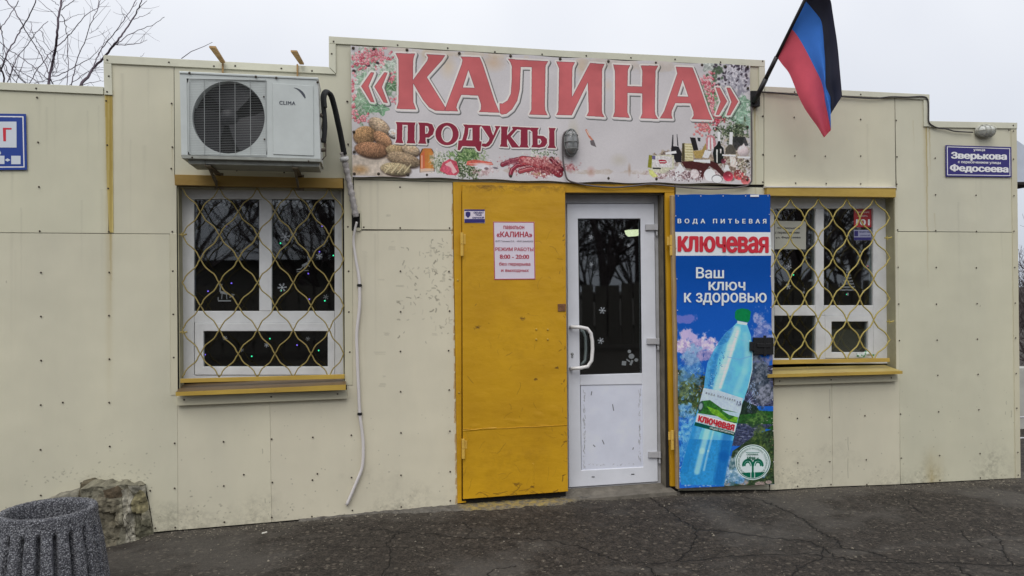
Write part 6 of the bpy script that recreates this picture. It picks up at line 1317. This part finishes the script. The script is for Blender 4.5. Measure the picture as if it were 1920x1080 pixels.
me_f = [(i*(NV+1)+j, i*(NV+1)+j+1, (i+1)*(NV+1)+j+1, (i+1)*(NV+1)+j) for i in range(NU) for j in range(NV)]
mi_ = [min(int((i/NU)*3+1e-6), 2) for i in range(NU) for j in range(NV)]
def cloth(n, rgb):
    m = mk(n, rgb, .85, var=.06, vs=6, bump=.15, bs=300, spec=.15); return m
build('flag_cloth', Vv, me_f, None, fl, smooth=True, mats=[cloth('flag_red', (252, 84, 98)), cloth('flag_blue', (62, 116, 210)), cloth('flag_black', (52, 53, 64))], midx=mi_)

# ------------------------------------------------------------------ CONCRETE LITTER BIN
def bin_mat():
    m = bpy.data.materials.new('pebble_concrete'); m.use_nodes = True; nt = m.node_tree; p = princ(m); N = nt.nodes.new; Lk = nt.links.new; g = N('ShaderNodeTexCoord')
    v = N('ShaderNodeTexVoronoi'); v.inputs['Scale'].default_value = 150; Lk(g.outputs['Object'], v.inputs[0]); s_ = N('ShaderNodeSeparateColor'); Lk(v.outputs['Color'], s_.inputs[0])
    rp = N('ShaderNodeValToRGB'); e0 = rp.color_ramp.elements; e0[0].position = 0; e0[0].color = (.085, .088, .10, 1); e0[1].position = 1; e0[1].color = (.40, .41, .43, 1); e1 = rp.color_ramp.elements.new(.5); e1.color = (.22, .225, .24, 1); Lk(s_.outputs[0], rp.inputs[0])
    r2 = N('ShaderNodeValToRGB'); r2.color_ramp.elements[0].position = .3; r2.color_ramp.elements[0].color = (1, 1, 1, 1); r2.color_ramp.elements[1].position = .62; r2.color_ramp.elements[1].color = (.3, .3, .33, 1); Lk(v.outputs['Distance'], r2.inputs[0])
    mm = N('ShaderNodeMix'); mm.data_type = 'RGBA'; mm.blend_type = 'MULTIPLY'; mm.inputs[0].default_value = 1; Lk(rp.outputs[0], mm.inputs[6]); Lk(r2.outputs[0], mm.inputs[7]); Lk(mm.outputs[2], p.inputs['Base Color']); p.inputs['Roughness'].default_value = .8
    b = N('ShaderNodeBump'); b.invert = True; b.inputs['Strength'].default_value = 1; b.inputs['Distance'].default_value = .006; Lk(v.outputs['Distance'], b.inputs['Height']); Lk(b.outputs[0], p.inputs['Normal']); return m
yb_ = 1.15; C = W(91, 953, yb_); zt2 = C.z; Rr = .222
bn2 = empty('litter_bin', (C.x, C.y, 0), 'fluted pebble-dashed grey concrete litter bin in the bottom left corner', 'litter bin')
prof = [(Rr*1.30, -.02), (Rr*1.24, .10), (Rr*1.13, zt2*.6), (Rr*1.03, zt2-.07), (Rr*1.015, zt2-.05), (Rr*1.01, zt2-.015), (Rr*.985, zt2), (Rr*.86, zt2-.001), (Rr*.83, zt2-.02), (Rr*.80, zt2-.2), (Rr*.78, .1), (0.001, .09)]
NS = 240; V = []; F_ = []; r = random.Random(1)
fine = []
for (a, b) in zip(prof[:-1], prof[1:]):
    n = max(1, int(abs(b[1]-a[1])/.012)) if abs(b[1]-a[1]) > .03 else 2
    for k in range(n): fine.append((a[0]+(b[0]-a[0])*k/n, a[1]+(b[1]-a[1])*k/n, prof.index(a) < 3))
fine.append(prof[-1]+(False,))
for (q, z, fl_) in fine:
    for k in range(NS):
        a = 2*math.pi*k/NS; rr = q
        if fl_:
            top_f = min(1, max(0, (zt2-.075-z)/.03)); ph = (a*20/(2*math.pi)) % 1; rr -= .05*top_f*max(0, 1-abs(ph-.5)/.17)**.6
        rr += r.uniform(-.0022, .0022); V.append((C.x+rr*math.cos(a), C.y+rr*math.sin(a), z+r.uniform(-.0015, .0015)))
for j in range(len(fine)-1):
    for k in range(NS): a = j*NS+k; b = j*NS+(k+1) % NS; F_.append((a, b, b+NS, a+NS))
build('bin_body', V, F_, bin_mat(), bn2, smooth=True)

# ------------------------------------------------------------------ RUBBLE STONE STUB
rs_ = empty('rubble_footing', G(240, 1020), 'exposed broken stone footing between the concrete bin and the cut cladding', 'stone footing')
def rock(name, pts, d0, d1, mat, seed, sub=4, amp=.02):
    """lumpy stone: px outline at d0 front, reaching back to d1"""
    bm = bmesh.new(); P = wp(pts, d0); n = len(P); a = [bm.verts.new(p) for p in P]; b = [bm.verts.new(Vector((p.x, -d1, p.z))) for p in P]
    bm.faces.new(a); bm.faces.new(b[::-1])
    for i in range(n): bm.faces.new((a[i], b[i], b[(i+1) % n], a[(i+1) % n]))
    bmesh.ops.recalc_face_normals(bm, faces=bm.faces); bmesh.ops.triangulate(bm, faces=bm.faces)
    bmesh.ops.subdivide_edges(bm, edges=bm.edges, cuts=5, use_grid_fill=True)
    bmesh.ops.smooth_vert(bm, verts=bm.verts, factor=.3, use_axis_x=True, use_axis_y=True, use_axis_z=True)
    from mathutils import noise
    for v in bm.verts:
        q = noise.noise_vector(v.co*8+Vector((seed, 0, 0)))*amp+noise.noise_vector(v.co*24+Vector((seed, 3, 0)))*amp*.55+noise.noise_vector(v.co*70+Vector((seed, 3, 0)))*amp*.22; v.co += q
    bmesh.ops.recalc_face_normals(bm, faces=bm.faces)
    V = [v.co.copy() for v in bm.verts]; bm.verts.index_update(); F_ = [tuple(v.index for v in f.verts) for f in bm.faces]; bm.free()
    return build(name, V, F_, mat, rs_, smooth=True)
def stone_mat(nm, rgb, v): return mk(nm, rgb, .95, var=v+.25, vs=18, bump=1.0, bs=60, L=.6, detail=9)
M_s1, M_s2, M_s3 = stone_mat('brown_stone', (84, 75, 60), .3), stone_mat('ochre_stone', (94, 88, 70), .25), stone_mat('lime_mortar', (104, 101, 90), .25)
KP = .01; SC = Canvas(0, 1.3, -10.8, 3.0, -8.9, 380, (100, 97, 84), conv=lambda x, y: (x*KP, -y*KP))
n1 = fbm(SC.h, SC.w, 120, 6, 71, .65)[..., None]; n2 = fbm(SC.h, SC.w, 16, 4, 72, .7)[..., None]; SC.a = SC.a*(1+(n1-.5)*.5+(n2-.5)*.5)
def sp_(c, pts, al=.85, sd=1): SC.fill(pts, c, al, .45, sd, 30)
sp_((90, 85, 72), [(182, 930), (206, 924), (222, 938), (226, 990), (214, 1048), (180, 1062)], .8, 3)
sp_((66, 56, 44), [(192, 922), (220, 912), (232, 924), (226, 934), (196, 934)], .8, 4)
sp_((122, 119, 108), [(226, 922), (240, 916), (250, 930), (246, 960), (252, 990), (256, 1030), (236, 1040), (234, 980)], .85, 5)
sp_((122, 119, 108), [(236, 912), (272, 910), (274, 918), (250, 924)], .85, 6)
sp_((104, 98, 74), [(250, 930), (262, 918), (273, 924), (278, 954), (270, 966), (252, 964), (246, 946)], .9, 7)
sp_((84, 82, 68), [(252, 972), (279, 968), (286, 1000), (266, 1014), (254, 1008)], .9, 8)
sp_((116, 112, 98), [(258, 964), (280, 956), (282, 972), (262, 978)], .7, 9)
crv = [[(226, 936), (232, 965), (236, 1000), (246, 1018)], [(250, 930), (246, 948), (252, 964), (262, 966)], [(232, 966), (246, 990), (250, 1004)], [(186, 952), (204, 950), (224, 944)], [(206, 952), (214, 972), (230, 986)], [(192, 1000), (206, 1010), (222, 1012)], [(252, 970), (256, 1008)]]
for c_ in crv: SC.stroke(jag(c_, 4, 1.2, 7), 1.6, (22, 18, 13), .9, .8)
SIMG = SC.image('stone_print', L=.6)
NXs, NYs = 46, 40; Vs = []; Us = []
from mathutils import noise as _ns
TLp, TRp, BRp, BLp = (150, 916), (272, 908), (288, 1006), (168, 1070)
SG = []
for j in range(NYs+1):
    v_ = j/NYs
    for i in range(NXs+1):
        u = i/NXs; px = (TLp[0]*(1-u)+TRp[0]*u)*(1-v_)+(BLp[0]*(1-u)+BRp[0]*u)*v_; py = (TLp[1]*(1-u)+TRp[1]*u)*(1-v_)+(BLp[1]*(1-u)+BRp[1]*u)*v_
        d_ = .24*(1-u)**.8+.02; q = W(px, py, d_); dv = min(min(math.hypot(px-a, py-b) for a, b in c_) for c_ in crv)
        facet = _ns.cell(Vector((px/24., py/26., 1)))*.022+_ns.noise(q*14)*.022+_ns.noise(q*40)*.008-.014*max(0, 1-dv/5)
        q.y -= facet; q.z += _ns.noise(q*11+Vector((5, 0, 0)))*.010*(1 if v_ < .98 else 0); Vs.append(q); Us.append((( px*KP-SC.x0)/(SC.x1-SC.x0), (-py*KP-SC.z0)/(SC.z1-SC.z0)))
Fs = [(j*(NXs+1)+i, (j+1)*(NXs+1)+i, (j+1)*(NXs+1)+i+1, j*(NXs+1)+i+1) for j in range(NYs) for i in range(NXs)]
n0 = len(Vs)                                  # rough top running back to the wall, and left end
for i in range(NXs+1):
    for k in (1, 2, 3):
        q = Vs[i].copy(); q.y = q.y+(.03-q.y)*k/3; q.z += .006*_ns.noise(q*30)+.012*math.sin(i*.5)*(k == 2); Vs.append(q); Us.append((Us[i][0], min(1, Us[i][1]+.012*k)))
for i in range(NXs):
    r0 = [i, n0+i*3, n0+i*3+1, n0+i*3+2]; r1 = [i+1, n0+i*3+3, n0+i*3+4, n0+i*3+5]
    for k in range(3): Fs.append((r0[k], r1[k], r1[k+1], r0[k+1]))
m_st = img_mat('broken_stone', SIMG, .95, .9, 45, .2)
build('stone_block', Vs, Fs, m_st, rs_, uvs=Us)
rock('stone', [(150, 905), (168, 903), (186, 914), (190, 930), (160, 945), (146, 930)], .10, -.06, stone_mat('dark_stone', (72, 66, 52), .3), 2, amp=.012)
rock('mortar', [(90, 935), (150, 918), (160, 960), (150, 1040), (90, 1050)], .06, -.06, M_s3, 8, amp=.02)

# ------------------------------------------------------------------ CONCRETE APRON with paint spill, loose grit
def apron():
    fr = [(560, 977), (640, 968), (700, 962), (760, 963), (800, 962), (850, 960), (900, 957.5), (960, 955), (985, 951), (1040, 948), (1062, 944), (1090, 937), (1130, 936), (1180, 931), (1225, 932), (1272, 927)]
    r = random.Random(3); V = []; F_ = []; xs_ = [p[0] for p in fr]; n = 90; m = 8
    for i in range(n+1):
        px = 560+(1272-560)*i/n; py = float(np.interp(px, xs_, [p[1] for p in fr]))+r.uniform(-1.6, 1.6)
        gx = G(px, py, .0); yf = gx.y
        A = Vector((gx.x, 0, 0)); x = W(px, 940).x
        yf = min(-.02, G(px, py, gh(x, -.1)).y)
        for j in range(m+1):
            t = j/m; y = .05+(yf-.05)*t; z = gh(x, y)+.012+.004*r.uniform(-1, 1)-(.02 if j == m else 0); V.append((x, y, z))
    for i in range(n):
        for j in range(m): a = i*(m+1)+j; F_.append((a, a+1, a+m+2, a+m+1))
    return V, F_
V, F_ = apron()
def apron_mat():
    m = bpy.data.materials.new('apron_concrete'); m.use_nodes = True; nt = m.node_tree; p = princ(m); N = nt.nodes.new; Lk = nt.links.new; g = N('ShaderNodeNewGeometry')
    n = N('ShaderNodeTexNoise'); n.inputs['Scale'].default_value = 26; n.inputs['Detail'].default_value = 8; n.inputs['Roughness'].default_value = .7; Lk(g.outputs['Position'], n.inputs[0])
    rp = N('ShaderNodeValToRGB'); rp.color_ramp.elements[0].position = .3; rp.color_ramp.elements[0].color = (.045, .04, .033, 1); rp.color_ramp.elements[1].position = .7; rp.color_ramp.elements[1].color = (.19, .175, .15, 1); Lk(n.outputs[0], rp.inputs[0])
    n2 = N('ShaderNodeTexNoise'); n2.inputs['Scale'].default_value = 19; n2.inputs['Detail'].default_value = 7; n2.inputs['Roughness'].default_value = .8; Lk(g.outputs['Position'], n2.inputs[0])
    r2 = N('ShaderNodeValToRGB'); r2.color_ramp.elements[0].position = .42; r2.color_ramp.elements[0].color = (0, 0, 0, 1); r2.color_ramp.elements[1].position = .58; r2.color_ramp.elements[1].color = (.9, .9, .9, 1); Lk(n2.outputs[0], r2.inputs[0])
    se = N('ShaderNodeSeparateXYZ'); Lk(g.outputs['Position'], se.inputs[0])
    a, b = W(862, 940).x, W(1062, 935).x
    def gate(v0, v1, lo, hi):
        mr = N('ShaderNodeMapRange'); mr.inputs[1].default_value = v0; mr.inputs[2].default_value = v1; mr.inputs[3].default_value = lo; mr.inputs[4].default_value = hi; return mr
    g1 = gate(a-.03, a+.05, 0, 1); g2 = gate(b-.15, b+.1, 1, 0); Lk(se.outputs[0], g1.inputs[0]); Lk(se.outputs[0], g2.inputs[0]); g3 = gate(-.22, -.10, 0, 1); Lk(se.outputs[1], g3.inputs[0])
    cur = r2.outputs[0]
    for gg in (g1, g2, g3): mm = N('ShaderNodeMath'); mm.operation = 'MULTIPLY'; Lk(cur, mm.inputs[0]); Lk(gg.outputs[0], mm.inputs[1]); cur = mm.outputs[0]
    mi = N('ShaderNodeMix'); mi.data_type = 'RGBA'; Lk(cur, mi.inputs[0]); Lk(rp.outputs[0], mi.inputs[6]); mi.inputs[7].default_value = (.38, .28, .07, 1); Lk(mi.outputs[2], p.inputs['Base Color']); p.inputs['Roughness'].default_value = .9
    bb = N('ShaderNodeBump'); bb.inputs['Strength'].default_value = .8; bb.inputs['Distance'].default_value = .01; Lk(n.outputs[0], bb.inputs['Height']); Lk(bb.outputs[0], p.inputs['Normal']); return m
ap = build('concrete_apron', V, F_, apron_mat(), smooth=True); tag(ap, kind='structure')
mb = MB(); r = random.Random(17)
for k in range(3200):
    if r.random() < .45: x = r.uniform(-1.6, 5.4); y = -abs(r.gauss(0, .10))-.01
    else: x = r.uniform(-2.2, 5.6); y = -r.uniform(.02, 1.9)
    s_ = r.uniform(.0018, .0065)*(1.9 if r.random() < .08 else 1); z = gh(x, y)+.004; c = Vector((x, y, z))
    pv = [c+Vector((r.uniform(.6, 1)*s_*math.cos(a), r.uniform(.6, 1)*s_*math.sin(a), 0)) for a in (0, 1.6, 3.1, 4.7)]; tp = c+Vector((0, 0, s_*r.uniform(.5, .9)))
    mb.add(pv+[tp], [(0, 1, 4), (1, 2, 4), (2, 3, 4), (3, 0, 4)])
tag(mb.build('gravel_crumbs', mk('crumbs', (116, 110, 98), .9, var=.5, vs=25, L=.9)), 'loose grit and crumbs strewn over the asphalt along the wall', None, None, 'stuff')
# larger broken stones at the leaf foot and far right
c = G(1436, 912, .03)
for (px, py, s_, lab) in [(1436, 917, .045, 'grey broken stone lying at the foot of the blue poster'), (1060, 944, .02, 'small concrete chunk lying by the ochre door bottom corner')]:
    bm = bmesh.new(); bmesh.ops.create_icosphere(bm, subdivisions=2, radius=s_); r2_ = random.Random(px)
    for v in bm.verts: v.co *= r2_.uniform(.8, 1.15); v.co.z *= .55
    P0 = G(px, py, .0); P0.z = gh(P0.x, P0.y)+s_*.35; V = [v.co+P0 for v in bm.verts]; bm.verts.index_update(); F_ = [tuple(v.index for v in f.verts) for f in bm.faces]; bm.free()
    tag(build('stone', V, F_, M_concrete), lab, 'stone')
mb = MB(); P0 = G(991, 968, .02); mb.tube([P0, P0+Vector((.02, .004, .003)), P0+Vector((.045, -.002, .0))], .007, 6); tag(mb.build('paper_scrap', flat('scrap_white', (200, 198, 190))), 'tiny white paper scrap on the asphalt in front of the ochre door', 'litter')
mb = MB(); P0 = G(491, 1000, .01); mb.tube([P0, P0+Vector((.03, .014, .002))], .005, 6); tag(mb.build('cigarette_end', flat('scrap_white2', (180, 178, 168))), 'white cigarette end on the asphalt below the left window', 'litter')

# ------------------------------------------------------------------ BARE TREES BEHIND THE ROOF (upper left)
z6 = zm((0, 0), 6.)
Yt = -6.2      # distance behind the wall plane
M_twig = mk('twig_bark', (72, 62, 70), .85, var=.2)
tr1 = empty('bare_tree', (W(-60, 200, Yt).x, -Yt, 0), 'bare leafless tree rising over the roof at the far left edge', 'tree')
tr2 = empty('bare_tree', (W(85, 200, Yt).x, -Yt, 0), 'bare young tree with one straight dark stem above the left roof', 'tree')
tr3 = empty('bare_tree', (W(145, 200, Yt).x, -Yt, 0), 'bare tree with forking branches leaning right beside the parapet step', 'tree')
def branch(par, pts, w0, w1, dz=0.):
    r = random.Random(int(pts[0][0]*31+pts[-1][1]*7)); P = z6(*pts); n = len(P); q = [W(x, y, Yt+dz+.25*math.sin(i*1.3+pts[0][0])) for i, (x, y) in enumerate(P)]
    q = smooth_path(q, 4); q = [p+Vector((r.uniform(-.008, .008), 0, r.uniform(-.008, .008))) for p in q]
    k = 1/6.*(DIST+6.2)/FPX*1.0; mb = MB(); mb.tube(q, w0*k/2, 5, w1*k/2)
    for i in range(3, len(q)-2, 3):
        if r.random() < .75:
            t_ = (q[i+1]-q[i]).normalized(); sd_ = r.choice([-1, 1])*r.uniform(.4, 1.0); dv = Vector((t_.x*math.cos(sd_)-t_.z*math.sin(sd_), r.uniform(-.2, .2), t_.x*math.sin(sd_)+t_.z*math.cos(sd_))); ln = r.uniform(.06, .42); tw = [q[i]]
            for j_ in range(4): dv = (dv+Vector((r.uniform(-.2, .2), 0, r.uniform(-.05, .22)))).normalized(); tw.append(tw[-1]+dv*ln/4)
            mb.tube(tw, .0028, 4, .0014)
    mb.build('branch', M_twig, par, smooth=True)
branch(tr2, [(530, 1150), (545, 940), (590, 740), (615, 590), (640, 400), (655, 210), (680, 60), (692, -60)], 30, 19)
for p, a, b in [(([(615, 560), (560, 600), (480, 700), (400, 820), (340, 930), (300, 1000)]), 8, 8), ([(625, 545), (700, 470), (800, 370), (880, 270), (980, 160), (1105, 80), (1125, -20)], 11, 5), ([(655, 205), (560, 110), (420, 0)], 7, 5), ([(665, 65), (620, 30), (560, -10)], 6, 5), ([(690, 110), (760, 60), (860, -5)], 9, 6), ([(700, 20), (740, 0)], 6, 4), ([(668, 250), (740, 228), (850, 175), (955, 152)], 7, 3), ([(680, 165), (720, 210), (745, 330), (760, 480), (765, 700), (760, 950), (758, 1000)], 8, 7), ([(655, 130), (615, 95)], 5, 3), ([(600, 860), (700, 830), (860, 740), (1010, 660), (1100, 570), (1200, 460)], 10, 4), ([(560, 870), (530, 900), (440, 915), (380, 945)], 7, 5), ([(590, 920), (680, 900), (760, 850)], 6, 4), ([(575, 910), (600, 960)], 6, 4), ([(590, 850), (610, 720), (600, 640), (600, 520)], 6, 3), ([(640, 570), (650, 620), (648, 760), (620, 810), (590, 820)], 6, 4), ([(1105, 78), (1240, 72)], 5, 2), ([(760, 730), (720, 670), (693, 610)], 6, 3), ([(500, 860), (560, 700), (575, 600)], 5, 4), ([(580, 860), (660, 800), (730, 770)], 5, 3)]: branch(tr2, p, a, b, .1)
branch(tr3, [(880, 1150), (910, 960), (980, 870), (1045, 775), (1160, 650), (1270, 520), (1340, 430), (1420, 330), (1510, 190), (1560, 80), (1610, -30)], 34, 9)
for p, a, b in [([(1045, 775), (1075, 690), (1130, 580), (1220, 450), (1320, 330), (1410, 200), (1500, 60), (1540, -30)], 12, 7), ([(1270, 525), (1340, 480), (1440, 400), (1590, 330), (1730, 275), (1845, 190)], 10, 5), ([(1300, 508), (1440, 503), (1560, 490), (1620, 465), (1655, 452)], 8, 4), ([(1510, 212), (1600, 180), (1690, 150)], 6, 4), ([(1255, 520), (1200, 450), (1115, 345)], 6, 3), ([(1470, 240), (1420, 175), (1390, 155)], 6, 3), ([(1400, 200), (1358, 85)], 6, 3), ([(1505, 75), (1545, 30)], 6, 4), ([(1575, 80), (1650, 10)], 7, 5), ([(800, 970), (830, 820), (880, 640), (960, 450), (1010, 300), (1070, 160), (1105, 70), (1120, -20)], 11, 6), ([(1000, 370), (1050, 355), (1118, 318)], 5, 3), ([(780, 960), (880, 880), (990, 810), (1160, 785)], 8, 5), ([(930, 955), (1050, 925), (1180, 905)], 7, 4), ([(1060, 780), (1120, 750)], 5, 3), ([(1580, 635), (1630, 597)], 5, 2), ([(1160, 640), (1135, 510)], 5, 2)]: branch(tr3, p, a, b, -.1)
mb = MB(); mb.tube(z6 and [W(x/6, y/6, Yt) for x, y in [(2040, 660), (2150, 580), (2300, 520), (2390, 475)]], .006, 5, .003); mb.build('branch', M_twig, tr3)
branch(tr1, [(60, 1150), (50, 920), (10, 780), (-60, 640)], 20, 14)
for p, a, b in [([(0, 800), (60, 650), (110, 545), (200, 400), (260, 290), (340, 150), (410, -10)], 15, 10), ([(55, -5), (150, 95), (200, 190), (265, 300), (350, 450), (430, 570), (490, 680), (550, 850), (590, 940)], 10, 10), ([(205, 0), (150, 110), (80, 220), (10, 310), (-40, 380)], 8, 8), ([(-10, 240), (20, 360), (40, 480), (60, 620), (110, 720), (210, 860), (330, 970)], 9, 8), ([(-10, 460), (100, 560), (230, 640), (350, 730), (450, 820), (560, 910)], 8, 7), ([(540, 240), (440, 330), (380, 400), (340, 460), (270, 550), (200, 640), (150, 760), (90, 920)], 6, 10), ([(352, 240), (360, 340), (400, 430), (470, 540), (540, 640), (590, 720)], 5, 7), ([(440, 335), (478, 360), (490, 450), (540, 530), (610, 610)], 5, 6), ([(-10, 610), (100, 700), (200, 790), (310, 850), (430, 940)], 8, 7), ([(0, 650), (60, 740), (90, 810), (190, 935)], 8, 7), ([(275, 560), (265, 690), (230, 790), (190, 930)], 5, 7), ([(75, 820), (150, 840), (210, 855), (300, 935)], 5, 6), ([(40, 500), (35, 640), (60, 800), (120, 900)], 6, 6), ([(130, 935), (120, 830), (150, 700)], 5, 4)]: branch(tr1, p, a, b, 0)
for t_, x in ((tr1, -30), (tr2, 88), (tr3, 146)):
    P = W(x, 190, Yt); mb = MB(); mb.tube([Vector((P.x+.1, -Yt, 0)), Vector((P.x, -Yt, P.z*.5)), P], .06, 8, .03); mb.build('trunk', M_bark, t_)

# ------------------------------------------------------------------ generic bare trees, across the street (mirrored in the panes) and at the right edge
def make_tree(name, H, seed, depth=6, spread=.55):
    r = random.Random(seed); tk = MB(); br = MB()
    def grow(p, d, L, rad, lv):
        n = 4; pts = [p]; q = p.copy(); dd_ = d.copy()
        for i in range(n):
            dd_ = (dd_+Vector((r.uniform(-.16, .16), r.uniform(-.16, .16), r.uniform(-.03, .12)))).normalized(); q = q+dd_*L/n; pts.append(q.copy())
        (tk if lv == 0 else br).tube(pts, rad, 6 if lv < 2 else 3, rad*.62, cap=False)
        if lv >= depth: return
        for k in range(3 if lv < 4 else 2):
            t = r.uniform(.35, 1); base = pts[int(t*n)]; ax = dd_.orthogonal().normalized(); ax.rotate(Matrix.Rotation(r.uniform(0, 6.28), 3, dd_))
            nd = (dd_+ax*r.uniform(.45, 1.0)*spread*1.6).normalized(); grow(base, nd, L*r.uniform(.62, .82), rad*.58, lv+1)
        grow(pts[-1], dd_, L*.75, rad*.6, lv+1)
    grow(Vector((0, 0, 0)), Vector((0, 0, 1)), H*.3, H*.018, 0)
    rt = bpy.data.objects.new(name, None); COL.objects.link(rt)
    for nm, m_ in (('trunk', tk), ('crown', br)):
        me = bpy.data.meshes.new(nm); me.from_pydata([tuple(v) for v in m_.v], [], m_.f); me.materials.append(M_bark); link(nm, me, rt)
    return rt
pt = make_tree('street_tree', 9, 5, 5)
spots = [(-9, -17, 1.1, .3), (-4.5, -15, .9, 1.4), (-.5, -18, 1.15, 2.2), (3.5, -16, 1.0, .9), (8, -19, 1.2, 3.0), (13, -16, 1.05, 4.1), (-14, -20, 1.2, 5), (18, -20, 1.15, 2.), (1.5, -22, 1.3, 1.), (6, -23, 1.3, 4.6), (-7, -23, 1.35, 5.5), (11, -24, 1.3, 3.5)]
side = ['leftmost', 'second', 'third', 'fourth', 'fifth', 'sixth', 'seventh', 'eighth', 'ninth', 'tenth', 'eleventh', 'twelfth']
srt = sorted(range(len(spots)), key=lambda i: spots[i][0])
for i, (x, y, s_, a) in enumerate(spots):
    if i == 0: t_ = pt
    else:
        t_ = pt.copy(); COL.objects.link(t_)
        for ch in [c for c in pt.children if c.name in ('trunk', 'crown') or c.name.startswith(('trunk', 'crown'))]:
            cc_ = ch.copy(); COL.objects.link(cc_); cc_.parent = t_
    t_.location = (x, y, 0); t_.rotation_euler = (0, 0, a); t_.scale = (s_,)*3
    tag(t_, 'bare street tree mirrored in the panes, %s from the left across the road' % side[srt.index(i)], 'tree', 'bare trees across the road')
hs_ = empty('house_opposite', (-3.5, -21, 0), 'low grey house with gabled roof across the road, mirrored in the left window', 'house')
mb = MB(); mb.box((-8.5, -25, 0), (1.5, -20, 2.7)); mb.build('wall', mk('house_wall', (96, 94, 90), .9), hs_)
mb = MB(); mb.add([(-9, -25.4, 2.6), (2, -25.4, 2.6), (2, -19.6, 2.6), (-9, -19.6, 2.6), (-9, -22.5, 4.6), (2, -22.5, 4.6)], [(0, 1, 5, 4), (3, 4, 5, 2), (0, 4, 3), (1, 2, 5), (0, 3, 2, 1)]); mb.build('roof', mk('house_roof', (176, 180, 186), .6), hs_)
fe = empty('street_fence', (4, -14, 0), 'grey board fence across the road, mirrored in the panes', 'fence'); mb = MB()
for k in range(110): x = -16+k*.36; mb.box((x, -14.02, .1), (x+.3, -13.98, 1.7+.05*math.sin(k)))
tag(mb.build('boards', mk('fence_wood', (80, 76, 70), .9), fe), kind='stuff')
mb = MB(); mb.box((-16, -14.08, .5), (23, -14.03, .6)); mb.box((-16, -14.08, 1.3), (23, -14.03, 1.4)); mb.build('rail', mk('rail_wood', (76, 72, 68), .9), fe)

# right edge: neighbouring shed gable, bush, pale wall and post
nb_ = empty('neighbour_shed', (W(1925, 600, -3).x, 3, 0), 'pale grey metal shed gable seen past the right corner of the shop', 'shed')
d_ = -3.
mb = MB(); mb.prism(wp([(1880, 252), (1908, 264), (1960, 300), (1960, 341), (1880, 341)], d_), (0, 2.5, 0)); mb.build('gable', mk('shed_metal', (160, 166, 176), .5, var=.1), nb_)
mb = MB(); mb.prism(wp(rect(1880, 341, 1960, 346), d_+.05), (0, 2.5, 0)); mb.build('eaves', M_dark, nb_)
mb = MB(); mb.tube([W(1940, 346, d_), Vector((W(1940, 346, d_).x, 3, -.1))], .05, 8); mb.build('post', M_dark, nb_)
lw_ = empty('low_wall', (W(1930, 800, -2).x, 2, 0), 'low pale block wall with a dark gap beyond the right shop corner', 'wall')
mb = MB(); mb.prism(wp([(1885, 690), (1985, 692), (1985, 815), (1885, 818)], -2.), (0, .3, 0)); mb.build('block_face', mk('pale_block', (150, 150, 144), .8, var=.15), lw_)
mb = MB(); mb.prism(wp([(1885, 819), (1985, 816), (1985, 900), (1885, 905)], -2.02), (0, .3, 0)); mb.build('plinth', mk('dark_block', (54, 50, 44), .9), lw_)
mb = MB()
for yy in (783, 822): mb.tube([W(1900, yy, -1.5), W(1980, yy-3, -1.5)], .012, 6)
mb.build('rail', M_white_d, lw_)
bp = make_tree('bare_bush', 3.2, 14, 6, .75); bp.location = (W(1945, 800, -3.6).x+.15, 3.8, 0); tag(bp, 'tangled dark bare bush beyond the right corner of the shop', 'bush')
bp2 = make_tree('bare_bush', 2.6, 23, 6, .9); bp2.location = (W(1980, 800, -5.6).x, 5.6, 0); tag(bp2, 'second bare bush farther behind the right corner of the shop', 'bush')
